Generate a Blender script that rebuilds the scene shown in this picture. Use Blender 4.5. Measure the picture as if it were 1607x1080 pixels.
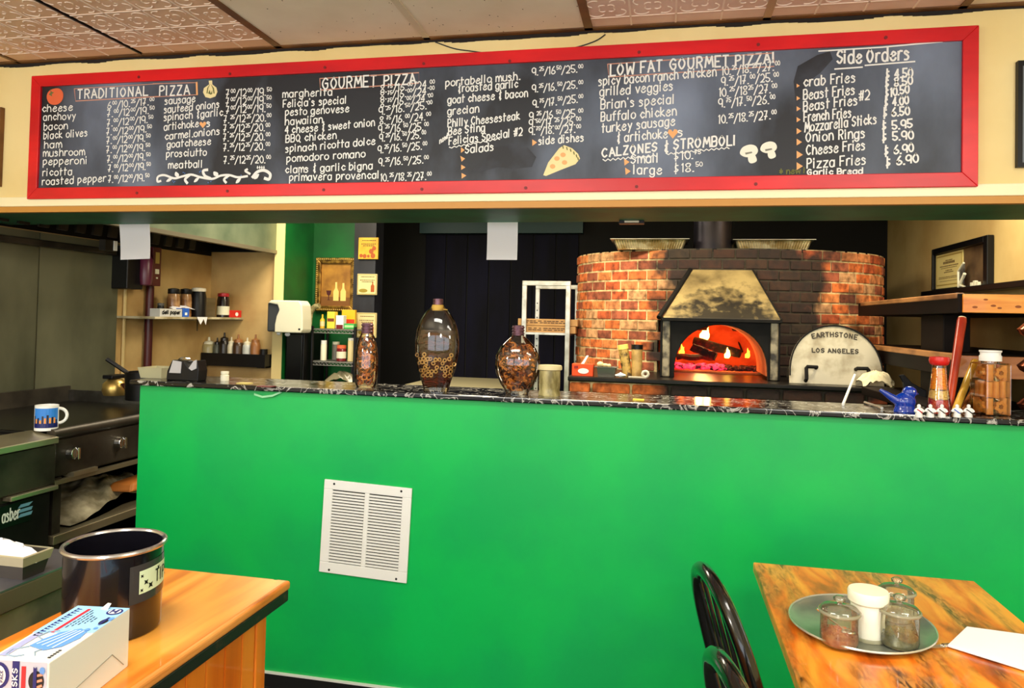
import bpy, bmesh, math, random
from mathutils import Vector, Matrix
for o in list(bpy.data.objects):
    bpy.data.objects.remove(o)
S = bpy.context.scene
C = S.collection
R = random.Random(7)
pi = math.pi

# ------------------------------------------------------------------ camera
FOC, YAW, PIT, ROL = 1151.8, .2051, .0246, .0223
CPOS = Vector((0, -2.6286, 1.4388)); PX, PY = 803.5, 471.5
FW = Vector((-math.sin(YAW)*math.cos(PIT), math.cos(YAW)*math.cos(PIT), math.sin(PIT)))
r0 = Vector((math.cos(YAW), math.sin(YAW), 0)); u0 = r0.cross(FW)
RT = r0*math.cos(ROL)+u0*math.sin(ROL); UP = -r0*math.sin(ROL)+u0*math.cos(ROL)
cd = bpy.data.cameras.new('camera'); cam = bpy.data.objects.new('camera', cd); C.objects.link(cam)
m = Matrix((RT, UP, -FW)).transposed().to_4x4(); m.translation = CPOS
cam.matrix_world = m
cd.sensor_fit = 'HORIZONTAL'; cd.sensor_width = 36; cd.lens = FOC*36/1607
cd.shift_y = -(540-PY)/1607; cd.clip_start = .02
S.camera = cam
def ray(x, y): return FW+RT*((x-PX)/FOC)-UP*((y-PY)/FOC)
def aY(x, y, Y):          # a point of the real plane Y, measured from the photograph
    d = ray(x, y); return CPOS+d*((Y-CPOS.y)/d.y)
def aX(x, y, X):
    d = ray(x, y); return CPOS+d*((X-CPOS.x)/d.x)
def aZ(x, y, Z):
    d = ray(x, y); return CPOS+d*((Z-CPOS.z)/d.z)

# ------------------------------------------------------------------ light
W = bpy.data.worlds.new('world'); S.world = W; W.use_nodes = True
W.node_tree.nodes['Background'].inputs[0].default_value = (.9, .95, 1, 1)
W.node_tree.nodes['Background'].inputs[1].default_value = 2.4
def area(name, loc, sx, sy, power, col, rot=(0, 0, 0), spread=None):
    l = bpy.data.lights.new(name, 'AREA'); l.shape = 'RECTANGLE'; l.size = sx; l.size_y = sy
    l.energy = power; l.color = col
    if spread: l.spread = spread
    o = bpy.data.objects.new(name, l); C.objects.link(o); o.location = loc; o.rotation_euler = rot
    return o
def fill_point(loc, power, col, r=.12):  # unseen point light, added to brighten the ceiling and right wall
    l = bpy.data.lights.new('added_fill_light', 'POINT'); l.energy = power; l.color = col; l.shadow_soft_size = r
    o = bpy.data.objects.new('added_fill_light', l); C.objects.link(o); o.location = loc
for gx, gy, gz, gp in ((-2.5, -2.5, 1.82, 38), (-.5, -3.3, 1.9, 40), (1.6, -2.6, 1.95, 30)): fill_point((gx, gy, gz), gp, (1, .92, .8))
area('dining_light', (-1.0, -1.75, 2.44), 1.1, .5, 18, (1, .95, .85))
area('dining_light', (1.1, -1.75, 2.44), 1.1, .5, 15, (1, .95, .85))
area('kitchen_light', (-.6, .85, 2.44), 1.2, .4, 42, (1, .86, .62))
area('kitchen_light', (1.1, .8, 2.44), .5, .4, 22, (1, .86, .62))
area('kitchen_light', (-2.2, 1.5, 2.44), .5, .8, 26, (1, .86, .64))
S.view_settings.view_transform = 'Standard'; S.view_settings.look = 'None'
S.view_settings.exposure = 0.45; S.view_settings.gamma = 1
S.view_settings.use_curve_mapping = False

# ------------------------------------------------------------------ materials
def lin(c): return tuple(((v/255)/12.92 if v <= 10 else ((v/255+.055)/1.055)**2.4) for v in c)
def rgba(c): return (*lin(c), 1)
MATS = {}
def M(name, col, rough=.5, metal=0, col2=None, scale=8, stretch=(1, 1, 1), lo=.4, hi=.62, bump=0, bscale=None, emit=0, trans=0, spec=.5, detail=5, coat=0, alpha=1):
    m = bpy.data.materials.new(name); m.use_nodes = True; nt = m.node_tree; n = nt.nodes; L = nt.links
    b = n['Principled BSDF']
    b.inputs['Base Color'].default_value = rgba(col); b.inputs['Roughness'].default_value = rough
    b.inputs['Metallic'].default_value = metal; b.inputs['Specular IOR Level'].default_value = spec
    b.inputs['Transmission Weight'].default_value = trans; b.inputs['Coat Weight'].default_value = coat
    b.inputs['Alpha'].default_value = alpha
    if emit:
        b.inputs['Emission Color'].default_value = rgba(col); b.inputs['Emission Strength'].default_value = emit
    if col2 or bump:
        tc = n.new('ShaderNodeTexCoord'); mp = n.new('ShaderNodeMapping'); mp.inputs['Scale'].default_value = stretch
        L.new(tc.outputs['Object'], mp.inputs[0])
    if col2:
        nz = n.new('ShaderNodeTexNoise'); nz.inputs['Scale'].default_value = scale; nz.inputs['Detail'].default_value = detail
        L.new(mp.outputs[0], nz.inputs[0])
        cr = n.new('ShaderNodeValToRGB'); cr.color_ramp.elements[0].position = lo; cr.color_ramp.elements[1].position = hi
        cr.color_ramp.elements[0].color = rgba(col); cr.color_ramp.elements[1].color = rgba(col2)
        L.new(nz.outputs[0], cr.inputs[0]); L.new(cr.outputs[0], b.inputs['Base Color'])
        if emit: L.new(cr.outputs[0], b.inputs['Emission Color'])
    if bump:
        nz = n.new('ShaderNodeTexNoise'); nz.inputs['Scale'].default_value = bscale or scale; nz.inputs['Detail'].default_value = 4
        L.new(mp.outputs[0], nz.inputs[0])
        bp = n.new('ShaderNodeBump'); bp.inputs['Strength'].default_value = bump; bp.inputs['Distance'].default_value = .01
        L.new(nz.outputs[0], bp.inputs['Height']); L.new(bp.outputs[0], b.inputs['Normal'])
    MATS[name] = m
    return m
def thin_glass(name, tint=(255, 255, 255), gloss=.06, milk=0):
    m = bpy.data.materials.new(name); m.use_nodes = True; nt = m.node_tree; n = nt.nodes; L = nt.links
    n.remove(n['Principled BSDF'])
    t = n.new('ShaderNodeBsdfTransparent'); t.inputs[0].default_value = rgba(tint)
    g = n.new('ShaderNodeBsdfGlossy'); g.inputs['Roughness'].default_value = .04
    f = n.new('ShaderNodeFresnel'); f.inputs[0].default_value = 1.5
    ad = n.new('ShaderNodeMath'); ad.operation = 'ADD'; ad.inputs[1].default_value = gloss; ad.use_clamp = True
    mx = n.new('ShaderNodeMixShader'); L.new(f.outputs[0], ad.inputs[0]); L.new(ad.outputs[0], mx.inputs[0])
    L.new(t.outputs[0], mx.inputs[1]); L.new(g.outputs[0], mx.inputs[2]); out = mx.outputs[0]
    if milk:
        d = n.new('ShaderNodeBsdfDiffuse'); d.inputs[0].default_value = rgba((236, 236, 206)); m2 = n.new('ShaderNodeMixShader'); m2.inputs[0].default_value = milk
        L.new(out, m2.inputs[1]); L.new(d.outputs[0], m2.inputs[2]); out = m2.outputs[0]
    L.new(out, n['Material Output'].inputs[0])
    return m

# ------------------------------------------------------------------ mesh builder
RN = [0]
class MB:
    def __init__(s): s.v = []; s.f = []; s.mi = []; s.k = 0; s.T = None; s.c = None; s.cols = []
    def add(s, vs, fs):
        o = len(s.v)
        vs = [Vector(v) for v in vs]
        if s.T is not None: vs = [s.T @ v for v in vs]
        s.v += vs
        for f in fs: s.f.append([i+o for i in f]); s.mi.append(s.k); s.cols.append(s.c)
        return s
    def box(s, x0, x1, y0, y1, z0, z1):
        return s.add([(x, y, z) for z in (z0, z1) for y in (y0, y1) for x in (x0, x1)],
                     [(0, 2, 3, 1), (4, 5, 7, 6), (0, 1, 5, 4), (2, 6, 7, 3), (0, 4, 6, 2), (1, 3, 7, 5)])
    def hexa(s, p):       # 8 points: bottom ring of 4, top ring of 4
        return s.add(p, [(3, 2, 1, 0), (4, 5, 6, 7), (0, 1, 5, 4), (1, 2, 6, 5), (2, 3, 7, 6), (3, 0, 4, 7)])
    def rings(s, rr, close=False, cap=True):
        n = len(rr[0]); vs = [p for r in rr for p in r]; fs = []
        K = len(rr)
        for i in range(K if close else K-1):
            a = i*n; b = ((i+1) % K)*n
            for j in range(n): fs.append((a+j, a+(j+1) % n, b+(j+1) % n, b+j))
        if cap and not close: fs.append(tuple(range(n-1, -1, -1))); fs.append(tuple((K-1)*n+j for j in range(n)))
        return s.add(vs, fs)
    def cyl(s, p0, p1, r0, r1=None, n=16, cap=True):
        r1 = r0 if r1 is None else r1
        p0 = Vector(p0); p1 = Vector(p1); d = (p1-p0).normalized(); a = d.orthogonal().normalized(); b = d.cross(a)
        return s.rings([[p+(a*math.cos(t*2*pi/n)+b*math.sin(t*2*pi/n))*r for t in range(n)] for p, r in ((p0, r0), (p1, r1))], cap=cap)
    def tube(s, pts, r, n=8, close=False, cap=True):
        pts = [Vector(p) for p in pts]; K = len(pts); rr = []; a = None
        for i, p in enumerate(pts):
            if close: d = pts[(i+1) % K]-pts[i-1]
            else: d = pts[min(i+1, K-1)]-pts[max(i-1, 0)]
            d.normalize()
            if a is None: a = d.orthogonal().normalized()
            a = (a-d*a.dot(d)); a.normalize(); b = d.cross(a)
            q = r[i] if isinstance(r, (list, tuple)) else r
            rr.append([p+(a*math.cos(t*2*pi/n)+b*math.sin(t*2*pi/n))*q for t in range(n)])
        return s.rings(rr, close, cap)
    def lathe(s, prof, c=(0, 0, 0), n=24, sx=1, sy=1, cap=True):
        c = Vector(c)
        return s.rings([[c+Vector((math.cos(t*2*pi/n)*max(r, 1e-4)*sx, math.sin(t*2*pi/n)*max(r, 1e-4)*sy, z)) for t in range(n)] for r, z in prof], cap=cap)
    def ell(s, c, r, n=12, k=8):
        r = (r, r, r) if not hasattr(r, '__len__') else r
        c = Vector(c)
        return s.rings([[c+Vector((r[0]*math.sin(a)*math.cos(t*2*pi/n), r[1]*math.sin(a)*math.sin(t*2*pi/n), -r[2]*math.cos(a))) for t in range(n)] for a in [max(.02, min(pi-.02, pi*i/k)) for i in range(k+1)]])
    def prism(s, poly, ax, a, b):
        f = {'y': lambda p, t: (p[0], t, p[1]), 'x': lambda p, t: (t, p[0], p[1]), 'z': lambda p, t: (p[0], p[1], t)}[ax]
        n = len(poly)
        return s.add([f(p, t) for t in (a, b) for p in poly], [tuple(range(n-1, -1, -1)), tuple(range(n, 2*n))]+[(i, (i+1) % n, n+(i+1) % n, n+i) for i in range(n)])
    def torus(s, c, Rr, r, mat=None, n=14, k=6, a0=0, a1=2*pi):
        mat = mat or Matrix.Identity(3); c = Vector(c); full = abs(a1-a0-2*pi) < 1e-6
        K = n if full else n+1; rr = []
        for i in range(K):
            t = a0+(a1-a0)*i/n
            rr.append([c+mat @ Vector(((Rr+r*math.cos(q*2*pi/k))*math.cos(t), (Rr+r*math.cos(q*2*pi/k))*math.sin(t), r*math.sin(q*2*pi/k))) for q in range(k)])
        return s.rings(rr, full)
    def ribbon(s, pts, w, y=0):   # a flat stroke in the x,z plane, facing -y
        pts = [Vector((p[0], p[1])) for p in pts]; K = len(pts); RN[0] += 1; y -= .00004*(RN[0] % 50)
        if K < 2: return s
        vs = []
        for i, p in enumerate(pts):
            d = pts[min(i+1, K-1)]-pts[max(i-1, 0)]
            if d.length < 1e-9: d = Vector((1, 0))
            d.normalize(); q = Vector((-d.y, d.x))*w/2
            e = d*(w/2 if i == K-1 else (-w/2 if i == 0 else 0))*.6
            vs += [(p.x+q.x+e.x, y, p.y+q.y+e.y), (p.x-q.x+e.x, y, p.y-q.y+e.y)]
        return s.add(vs, [(2*i, 2*i+1, 2*i+3, 2*i+2) for i in range(K-1)])
    def flat(s, poly, y=0):
        RN[0] += 1; y -= .00003*(RN[0] % 12)
        return s.add([(p[0], y, p[1]) for p in poly], [tuple(range(len(poly)))])
    def build(s, name, mat, parent=None, world=True, smooth=False, bev=0, seg=2, recalc=True, ang=40):
        me = bpy.data.meshes.new(name)
        off = parent.matrix_basis.translation if (parent is not None and world) else Vector((0, 0, 0))
        if parent is not None and world and parent.parent is not None: off = off+parent.parent.matrix_basis.translation
        loc = Vector((0, 0, 0))
        if parent is None and s.v:
            lo = [min(v[i] for v in s.v) for i in range(3)]; hi = [max(v[i] for v in s.v) for i in range(3)]
            loc = Vector(((lo[0]+hi[0])/2, (lo[1]+hi[1])/2, lo[2])); off = loc
        me.from_pydata([v-off for v in s.v], [], s.f)
        for mm in (mat if isinstance(mat, (list, tuple)) else [mat]): me.materials.append(mm)
        me.polygons.foreach_set('material_index', s.mi)
        if any(c is not None for c in s.cols):
            at = me.color_attributes.new('tone', 'FLOAT_COLOR', 'CORNER')
            for p in me.polygons:
                c = s.cols[p.index] or (1, 1, 1)
                for li in p.loop_indices: at.data[li].color = (*c, 1)
        if recalc:
            b = bmesh.new(); b.from_mesh(me); bmesh.ops.recalc_face_normals(b, faces=b.faces); b.to_mesh(me); b.free()
        if smooth:
            me.shade_smooth(); me.set_sharp_from_angle(angle=math.radians(ang))
        o = bpy.data.objects.new(name, me); C.objects.link(o)
        if parent is not None: o.parent = parent
        else: o.location = loc
        if bev:
            q = o.modifiers.new('bevel', 'BEVEL'); q.width = bev; q.segments = seg; q.limit_method = 'ANGLE'; q.harden_normals = False
        return o
def tag(o, label, cat, group=None, kind=None):
    if label: o['label'] = label
    if cat: o['category'] = cat
    if group: o['group'] = group
    if kind: o['kind'] = kind
    return o
def thing(name, label, cat, loc=(0, 0, 0), rz=0, group=None):
    o = bpy.data.objects.new(name, None); C.objects.link(o); o.empty_display_size = .05
    o.location = loc; o.rotation_euler = (0, 0, rz)
    return tag(o, label, cat, group)
def struct(name, mb, mat, **k):
    o = mb.build(name, mat, **k); o['kind'] = 'structure'; return o
def dup(o, loc=None, rz=None, label=None, mats=None):
    c = o.copy(); C.objects.link(c)
    if loc is not None: c.location = loc
    if rz is not None: c.rotation_euler = (0, 0, rz)
    if label: c['label'] = label
    for ch in list(o.children):
        d = ch.copy(); C.objects.link(d); d.parent = c
        if mats and ch.name.split('.')[0] in mats:
            d.data = ch.data.copy(); d.data.materials[0] = mats[ch.name.split('.')[0]]
        for g in list(ch.children):
            e = g.copy(); C.objects.link(e); e.parent = d
    return c
def crv(pts, k=6, close=False):      # Catmull-Rom through points
    pts = [Vector(p) for p in pts]; n = len(pts); out = []
    for i in range(n if close else n-1):
        p0 = pts[(i-1) % n] if close or i > 0 else pts[0]; p1 = pts[i]; p2 = pts[(i+1) % n]
        p3 = pts[(i+2) % n] if close or i+2 < n else pts[-1]
        for j in range(k):
            t = j/k
            out.append(.5*((2*p1)+(p2-p0)*t+(2*p0-5*p1+4*p2-p3)*t*t+(3*p1-p0-3*p2+p3)*t**3))
    if not close: out.append(pts[-1])
    return out
# ------------------------------------------------------------------ shared materials
def woodM(name, c1, c2, c3, along='x', rough=.35, sc=9, coat=.2):
    m = M(name, c1, rough, coat=coat); nt = m.node_tree; n = nt.nodes; L = nt.links; b = n['Principled BSDF']
    tc = n.new('ShaderNodeTexCoord'); mp = n.new('ShaderNodeMapping')
    mp.inputs['Scale'].default_value = {'x': (.12, 1, 1), 'y': (1, .12, 1), 'z': (1, 1, .12)}[along]
    L.new(tc.outputs['Object'], mp.inputs[0])
    nz = n.new('ShaderNodeTexNoise'); nz.inputs['Scale'].default_value = sc; nz.inputs['Detail'].default_value = 8; nz.inputs['Distortion'].default_value = .6
    L.new(mp.outputs[0], nz.inputs[0])
    cr = n.new('ShaderNodeValToRGB'); e = cr.color_ramp.elements
    e[0].position = .36; e[0].color = rgba(c3); e[1].position = .64; e[1].color = rgba(c2)
    q = e.new(.47); q.color = rgba(c1)
    L.new(nz.outputs[0], cr.inputs[0]); L.new(cr.outputs[0], b.inputs['Base Color'])
    bp = n.new('ShaderNodeBump'); bp.inputs['Strength'].default_value = .15; bp.inputs['Distance'].default_value = .004
    L.new(nz.outputs[0], bp.inputs['Height']); L.new(bp.outputs[0], b.inputs['Normal'])
    return m
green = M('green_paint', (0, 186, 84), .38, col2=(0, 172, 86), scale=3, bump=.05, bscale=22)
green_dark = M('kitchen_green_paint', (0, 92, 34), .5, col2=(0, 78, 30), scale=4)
teal = M('soffit_paint', (6, 124, 84), .5, col2=(4, 104, 72), scale=5)
cream = M('cream_paint', (242, 222, 160), .6, col2=(232, 208, 142), scale=2.2)
beige = M('beige_paint', (206, 180, 120), .65, col2=(186, 156, 98), scale=2.5, bump=.06, bscale=14)
alcove = M('yellowed_paint', (212, 182, 122), .7, col2=(176, 140, 84), scale=3.2, lo=.35, hi=.7)
navy = M('navy_plank_paint', (11, 11, 32), .7, col2=(4, 4, 14), spec=.15, scale=5, stretch=(1, 1, .3), bump=.2, bscale=14)
red = M('red_lacquer', (226, 22, 30), .32, col2=(198, 10, 26), scale=7, stretch=(.3, 1, 1), bump=.05)
black = M('black_satin', (8, 8, 10), .4, spec=.3)
soot = M('sooty_iron', (9, 8, 7), .65, col2=(20, 17, 15), scale=11, spec=.2)
steel = M('brushed_steel', (150, 148, 140), .34, 1, col2=(112, 108, 98), scale=7, stretch=(1, .2, 1))
dsteel = M('greasy_dark_steel', (70, 64, 54), .45, .5, col2=(30, 28, 24), scale=6, lo=.35, hi=.7)
alum = M('aluminium', (196, 194, 184), .38, .85, col2=(166, 162, 150), scale=16)
white = M('white_enamel', (238, 240, 238), .4)
offwhite = M('off_white_plastic', (226, 224, 200), .45)
paper = M('white_paper', (226, 226, 230), .8)
chrome = M('chrome', (220, 220, 216), .14, 1)
clear = thin_glass('clear_glass')
floorm = M('dark_floor', (26, 25, 27), .5, col2=(38, 36, 36), scale=9)
trimb = M('brown_trim', (120, 78, 34), .5, col2=(88, 54, 22), scale=6)
barl = M('cream_bar', (214, 202, 176), .5)
tanbar = M('tan_bar', (178, 142, 108), .5)
tin = M('tan_tin', (236, 208, 194), .45, col2=(222, 190, 174), scale=5)
tintan = M('tan_embossed_tile', (234, 196, 164), .5, col2=(222, 182, 146), scale=4)
rim = M('tile_relief', (246, 226, 210), .4)
speck = M('speckled_ceiling_board', (242, 232, 210), .7, col2=(234, 222, 198), scale=4)
redpl = M('red_plastic', (206, 30, 28), .35)
darkred = M('maroon_paint', (70, 10, 18), .4)
orange_wood = woodM('orange_varnished_wood', (232, 150, 50), (246, 178, 80), (206, 116, 28), 'y', .3)

# ------------------------------------------------------------------ setting
XL, XR, YB = -3.2, 1.61, 3.25
ZC, ZH, ZT = 2.4877, 1.848, 1.135       # ceiling, header underside, top of the half wall
b = MB(); b.box(-4.6, 3.4, -5.2, YB+.1, -.05, 0); struct('floor', b, floorm)
b = MB(); b.box(-4.6, 3.4, -5.2, -1.235, ZC+.005, ZC+.06); b.box(-4.6, 3.4, -1.235, 0, ZC+.03, ZC+.06); struct('ceiling', b, speck)
b = MB(); b.box(XL-.1, XR+.1, .16, YB+.1, ZC, ZC+.06); struct('ceiling_kitchen', b, M('kitchen_ceiling', (70, 66, 58), .8))
b = MB(); b.box(-4.6, 3.4, 0, .16, ZH+.05, ZC+.06); struct('wall_upper', b, cream)
b = MB(); b.box(-4.6, 3.4, .01, .42, ZH, ZH+.05); b.box(-4.6, 3.4, .385, .42, ZH+.05, ZH+.16); struct('trim_1', b, teal)
b = MB(); b.box(-4.6, 3.4, -.012, .012, ZH+.02, ZH+.06); struct('trim_2', b, M('cream_gloss_trim', (248, 238, 196), .35), bev=.003)
b = MB(); b.box(-4.6, 3.4, -.006, .02, ZH-.004, ZH+.02); struct('trim_3', b, M('ochre_trim', (196, 140, 60), .5))
XE = aY(217, 700, 0).x                   # free end of the half wall
b = MB(); b.box(XE, 3.4, 0, .13, .0, ZT-.0015); struct('wall_lower', b, green)
b = MB(); b.box(XE, 3.4, -.008, 0, 0, .05); struct('baseboard_front', b, M('black_baseboard', (16, 16, 18), .5))
b = MB(); b.box(XE, 3.4, -.012, 0, .05, .056); struct('trim_4', b, white)
b = MB(); b.box(XL-.1, XL, -.3, 2.2, 0, ZC); struct('wall_left', b, alcove)
b = MB(); b.box(XL, -2.688, 2.1, 2.2, 0, ZC); struct('wall_alcove', b, alcove)
b = MB(); b.box(-2.69, -2.615, 2.075, 2.56, 0, ZC); struct('trim_5', b, M('cream_pilaster', (236, 214, 150), .5))
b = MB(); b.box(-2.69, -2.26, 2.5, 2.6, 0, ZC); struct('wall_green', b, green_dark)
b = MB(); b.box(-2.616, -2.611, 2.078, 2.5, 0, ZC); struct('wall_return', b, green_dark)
b = MB()
b.box(-2.26, -2.09, 2.45, 2.6, 0, ZC)
struct('trim_6', b, M('dark_plank_column', (40, 42, 52), .5, col2=(22, 22, 30), scale=8, stretch=(1, 1, .3), bump=.2))
b = MB()
for i in range(25):                     # vertical planks of the back wall
    x = -2.9+i*.185
    if aY(655, 450, YB).x < x < aY(895, 450, YB).x: b.box(x+.006, min(x+.179, XR), YB-.012, YB, 0, ZC)
struct('wall_back', b, navy, bev=.003)
b = MB(); b.box(-3.3, XR+.1, YB, YB+.08, 0, ZC); struct('wall_rear_kitchen', b, M('black_shade_wall', (8, 8, 10), .9))  # black behind the oven; left of the planks it paints the doorway's darkness
b = MB(); b.box(-2.62, -2.6, 2.6, YB, 0, ZC); struct('wall_passage', b, M('passage_shade', (10, 10, 14), .7))  # near-black colour paints in the passage's darkness
b = MB(); b.box(XR, XR+.1, .16, YB+.1, 0, ZC); struct('wall_right', b, beige)
p0 = aY(660, 350, YB-.06); p1 = aY(915, 366, YB-.06)
b = MB(); b.box(p0.x, p1.x, YB-.08, YB-.012, p1.z, p0.z+.2); struct('trim_7', b, M('teal_beam', (6, 56, 62), .5))
# dining room behind the camera: side walls and a window wall that lets daylight in
b = MB(); b.box(-4.7, -4.6, -5.2, .16, 0, ZC); struct('wall_dining_left', b, cream)
b = MB(); b.box(3.4, 3.5, -5.2, .16, 0, ZC); struct('wall_dining_right', b, cream)
b = MB(); b.box(-4.7, 3.5, -5.3, -5.2, 0, .7); b.box(-4.7, 3.5, -5.3, -5.2, 2.2, ZC)
for x in (-4.7, -2.0, .6, 3.3): b.box(x, x+.2, -5.3, -5.2, .7, 2.2)
struct('wall_rear', b, cream)
b = MB(); b.box(-4.6, -3.3, .02, .12, 0, ZC); struct('wall_stub', b, cream)

# ceiling grid: bars and lay-in tiles
X0 = -2.1124; G = .6096
bars = {-1: (trimb, .018), 0: (black, .007), 1: (trimb, .03), 2: (barl, .026), 3: (trimb, .03), 4: (tanbar, .026), 5: (trimb, .026), 6: (barl, .024), -2: (trimb, .018), 7: (barl, .024), 8: (barl, .024), -3: (trimb, .018)}
k = 8
for i, (mm, w) in bars.items():
    b = MB(); b.box(X0+G*i-w/2, X0+G*i+w/2, -1.235, -.008, ZC-.004, ZC+.012); struct('trim_%d' % k, b, mm); k += 1
b = MB(); b.box(-4.6, 3.4, -.03, 0, ZC-.004, ZC+.02); struct('trim_%d' % k, b, trimb); k += 1
b = MB(); b.box(-4.6, 3.4, -1.25, -1.22, ZC-.004, ZC+.012); struct('trim_%d' % k, b, barl); k += 1
b = MB(); b.T = None                     # dark gap between ceiling and wall
for i in range(260):
    x = -4.4+i*.03; h = .011+.004*math.sin(i*.21+math.sin(i*.37)*2)
    b.box(x, x+.0305, -.003, .002, ZC-.004-h, ZC)
struct('trim_%d' % k, b, M('dark_crevice', (30, 24, 22), .9)); k += 1
POS = {-3: 'leftmost', -2: 'second from left', -1: 'third from left', 0: 'fourth from left', 1: 'left', 2: 'right'}
def ctile(i):
    x0 = X0+G*i+.012; x1 = X0+G*(i+1)-.012; y0 = -1.22; y1 = -.028
    emb = i < 1 or i in (3, 4)
    if i < 1: lab = 'tan embossed ceiling tile left of the plain cream pair, %s' % ['between the black seam and the brown bar', 'just left of the black seam', 'next outward', 'outermost'][-i]
    elif i < 3: lab = 'plain cream ceiling board above the menu board, %s of the pale bar' % ('left' if i == 1 else 'right')
    elif i < 5: lab = 'pinkish embossed ceiling tile right of the brown bar, %s of the tan bar' % ('left' if i == 3 else 'right')
    else: lab = 'speckled cream ceiling board at the right, %s' % ['just past the brown bar', 'next outward', 'outermost'][i-5]
    if not emb:
        b = MB(); b.box(x0, x1, y0, y1, ZC, ZC+.012)
        for q in range(90):
            x = R.uniform(x0, x1); y = R.uniform(-.9, y1); s_ = R.uniform(.0015, .0035); b.k = 1
            b.box(x, x+s_, y, y+s_*1.4, ZC-.0006, ZC)
        return tag(b.build('ceiling_tile', [speck, M('pinhole', (90, 74, 52), .9)] if 'pinhole' not in MATS else [speck, MATS['pinhole']]), lab, 'ceiling tile')
    t = thing('ceiling_tile', lab, 'ceiling tile', ((x0+x1)/2, -.6, ZC))
    b = MB(); b.box(x0, x1, y0, y1, ZC, ZC+.012); b.build('panel', tin if i > 2 else tintan, t)
    b = MB(); g = G/4
    for a in range(0, 5):
        x = X0+G*i+a*g
        if x0 < x < x1: b.box(x-.003, x+.003, y0, y1, ZC-.002, ZC+.001)
    for a in range(1, 8):
        y = -.02-a*g+.07
        b.box(x0, x1, y-.003, y+.003, ZC-.002, ZC+.001)
    for a in range(4):
        for c in range(6):
            cx = X0+G*i+(a+.5)*g; cy = .05-(c+.5)*g
            if cy > y1-.03: continue
            for q in range(4):
                an = q*pi/2+pi/4; d = Vector((math.cos(an), math.sin(an), 0))
                b.torus((cx+d.x*.052, cy+d.y*.052, ZC), .026, .0022, None, 9, 4, an-1.9, an+1.2)
                b.torus((cx+d.x*.02, cy+d.y*.02, ZC), .012, .002, None, 7, 4, an-1.5, an+1.5)
    b.build('relief', rim, t)
for i in range(-3, 8): ctile(i)
# ------------------------------------------------------------------ menu board
YF = -.026
mb_root = thing('menu_board', 'long black chalkboard menu in a red wooden frame on the cream wall above the opening', 'menu board', (-.84, 0, 1.90))
TL, TR, BR, BL = [aY(x, y, YF) for x, y in ((48, 120), (1537, 38), (1535, 292), (43, 313))]
x0 = (TL.x+BL.x)/2; x1 = (TR.x+BR.x)/2; z1 = (TL.z+TR.z)/2; z0 = (BL.z+BR.z)/2
fw = .047
b = MB(); b.box(x0+fw-.01, x1-fw+.01, -.016, -.001, z0+fw-.01, z1-fw+.01)
slate = M('chalkboard', (20, 24, 34), .5, col2=(128, 142, 168), scale=1.9, stretch=(1, 1, .55), lo=.45, hi=.78, detail=7)
b.build('chalkboard', slate, mb_root)
b = MB()
for p in (((x0, z1), (x1, z1), (x1-fw, z1-fw), (x0+fw, z1-fw)), ((x0, z0), (x0+fw, z0+fw), (x1-fw, z0+fw), (x1, z0)),
          ((x0, z0), (x0, z1), (x0+fw, z1-fw), (x0+fw, z0+fw)), ((x1, z0), (x1-fw, z0+fw), (x1-fw, z1-fw), (x1, z1))):
    b.prism(p, 'y', YF, -.001)
fr = b.build('frame', red, mb_root, bev=.002)
smm = M('painted_screw', (120, 8, 14), .5)
for x, y in ((218, 121), (361, 116), (510, 106), (665, 100), (800, 96), (1003, 82), (1190, 70), (1390, 59), (215, 303), (357, 300), (508, 298), (662, 297), (825, 295), (999, 293), (1186, 289)):
    p = aY(x, y, YF); b = MB(); b.cyl((p.x, YF+.002, p.z), (p.x, YF-.002, p.z), .006, n=8); b.build('screw', smm, fr)

GL = {}
def G_(ch, w, *st): GL[ch] = (w, st)
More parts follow.
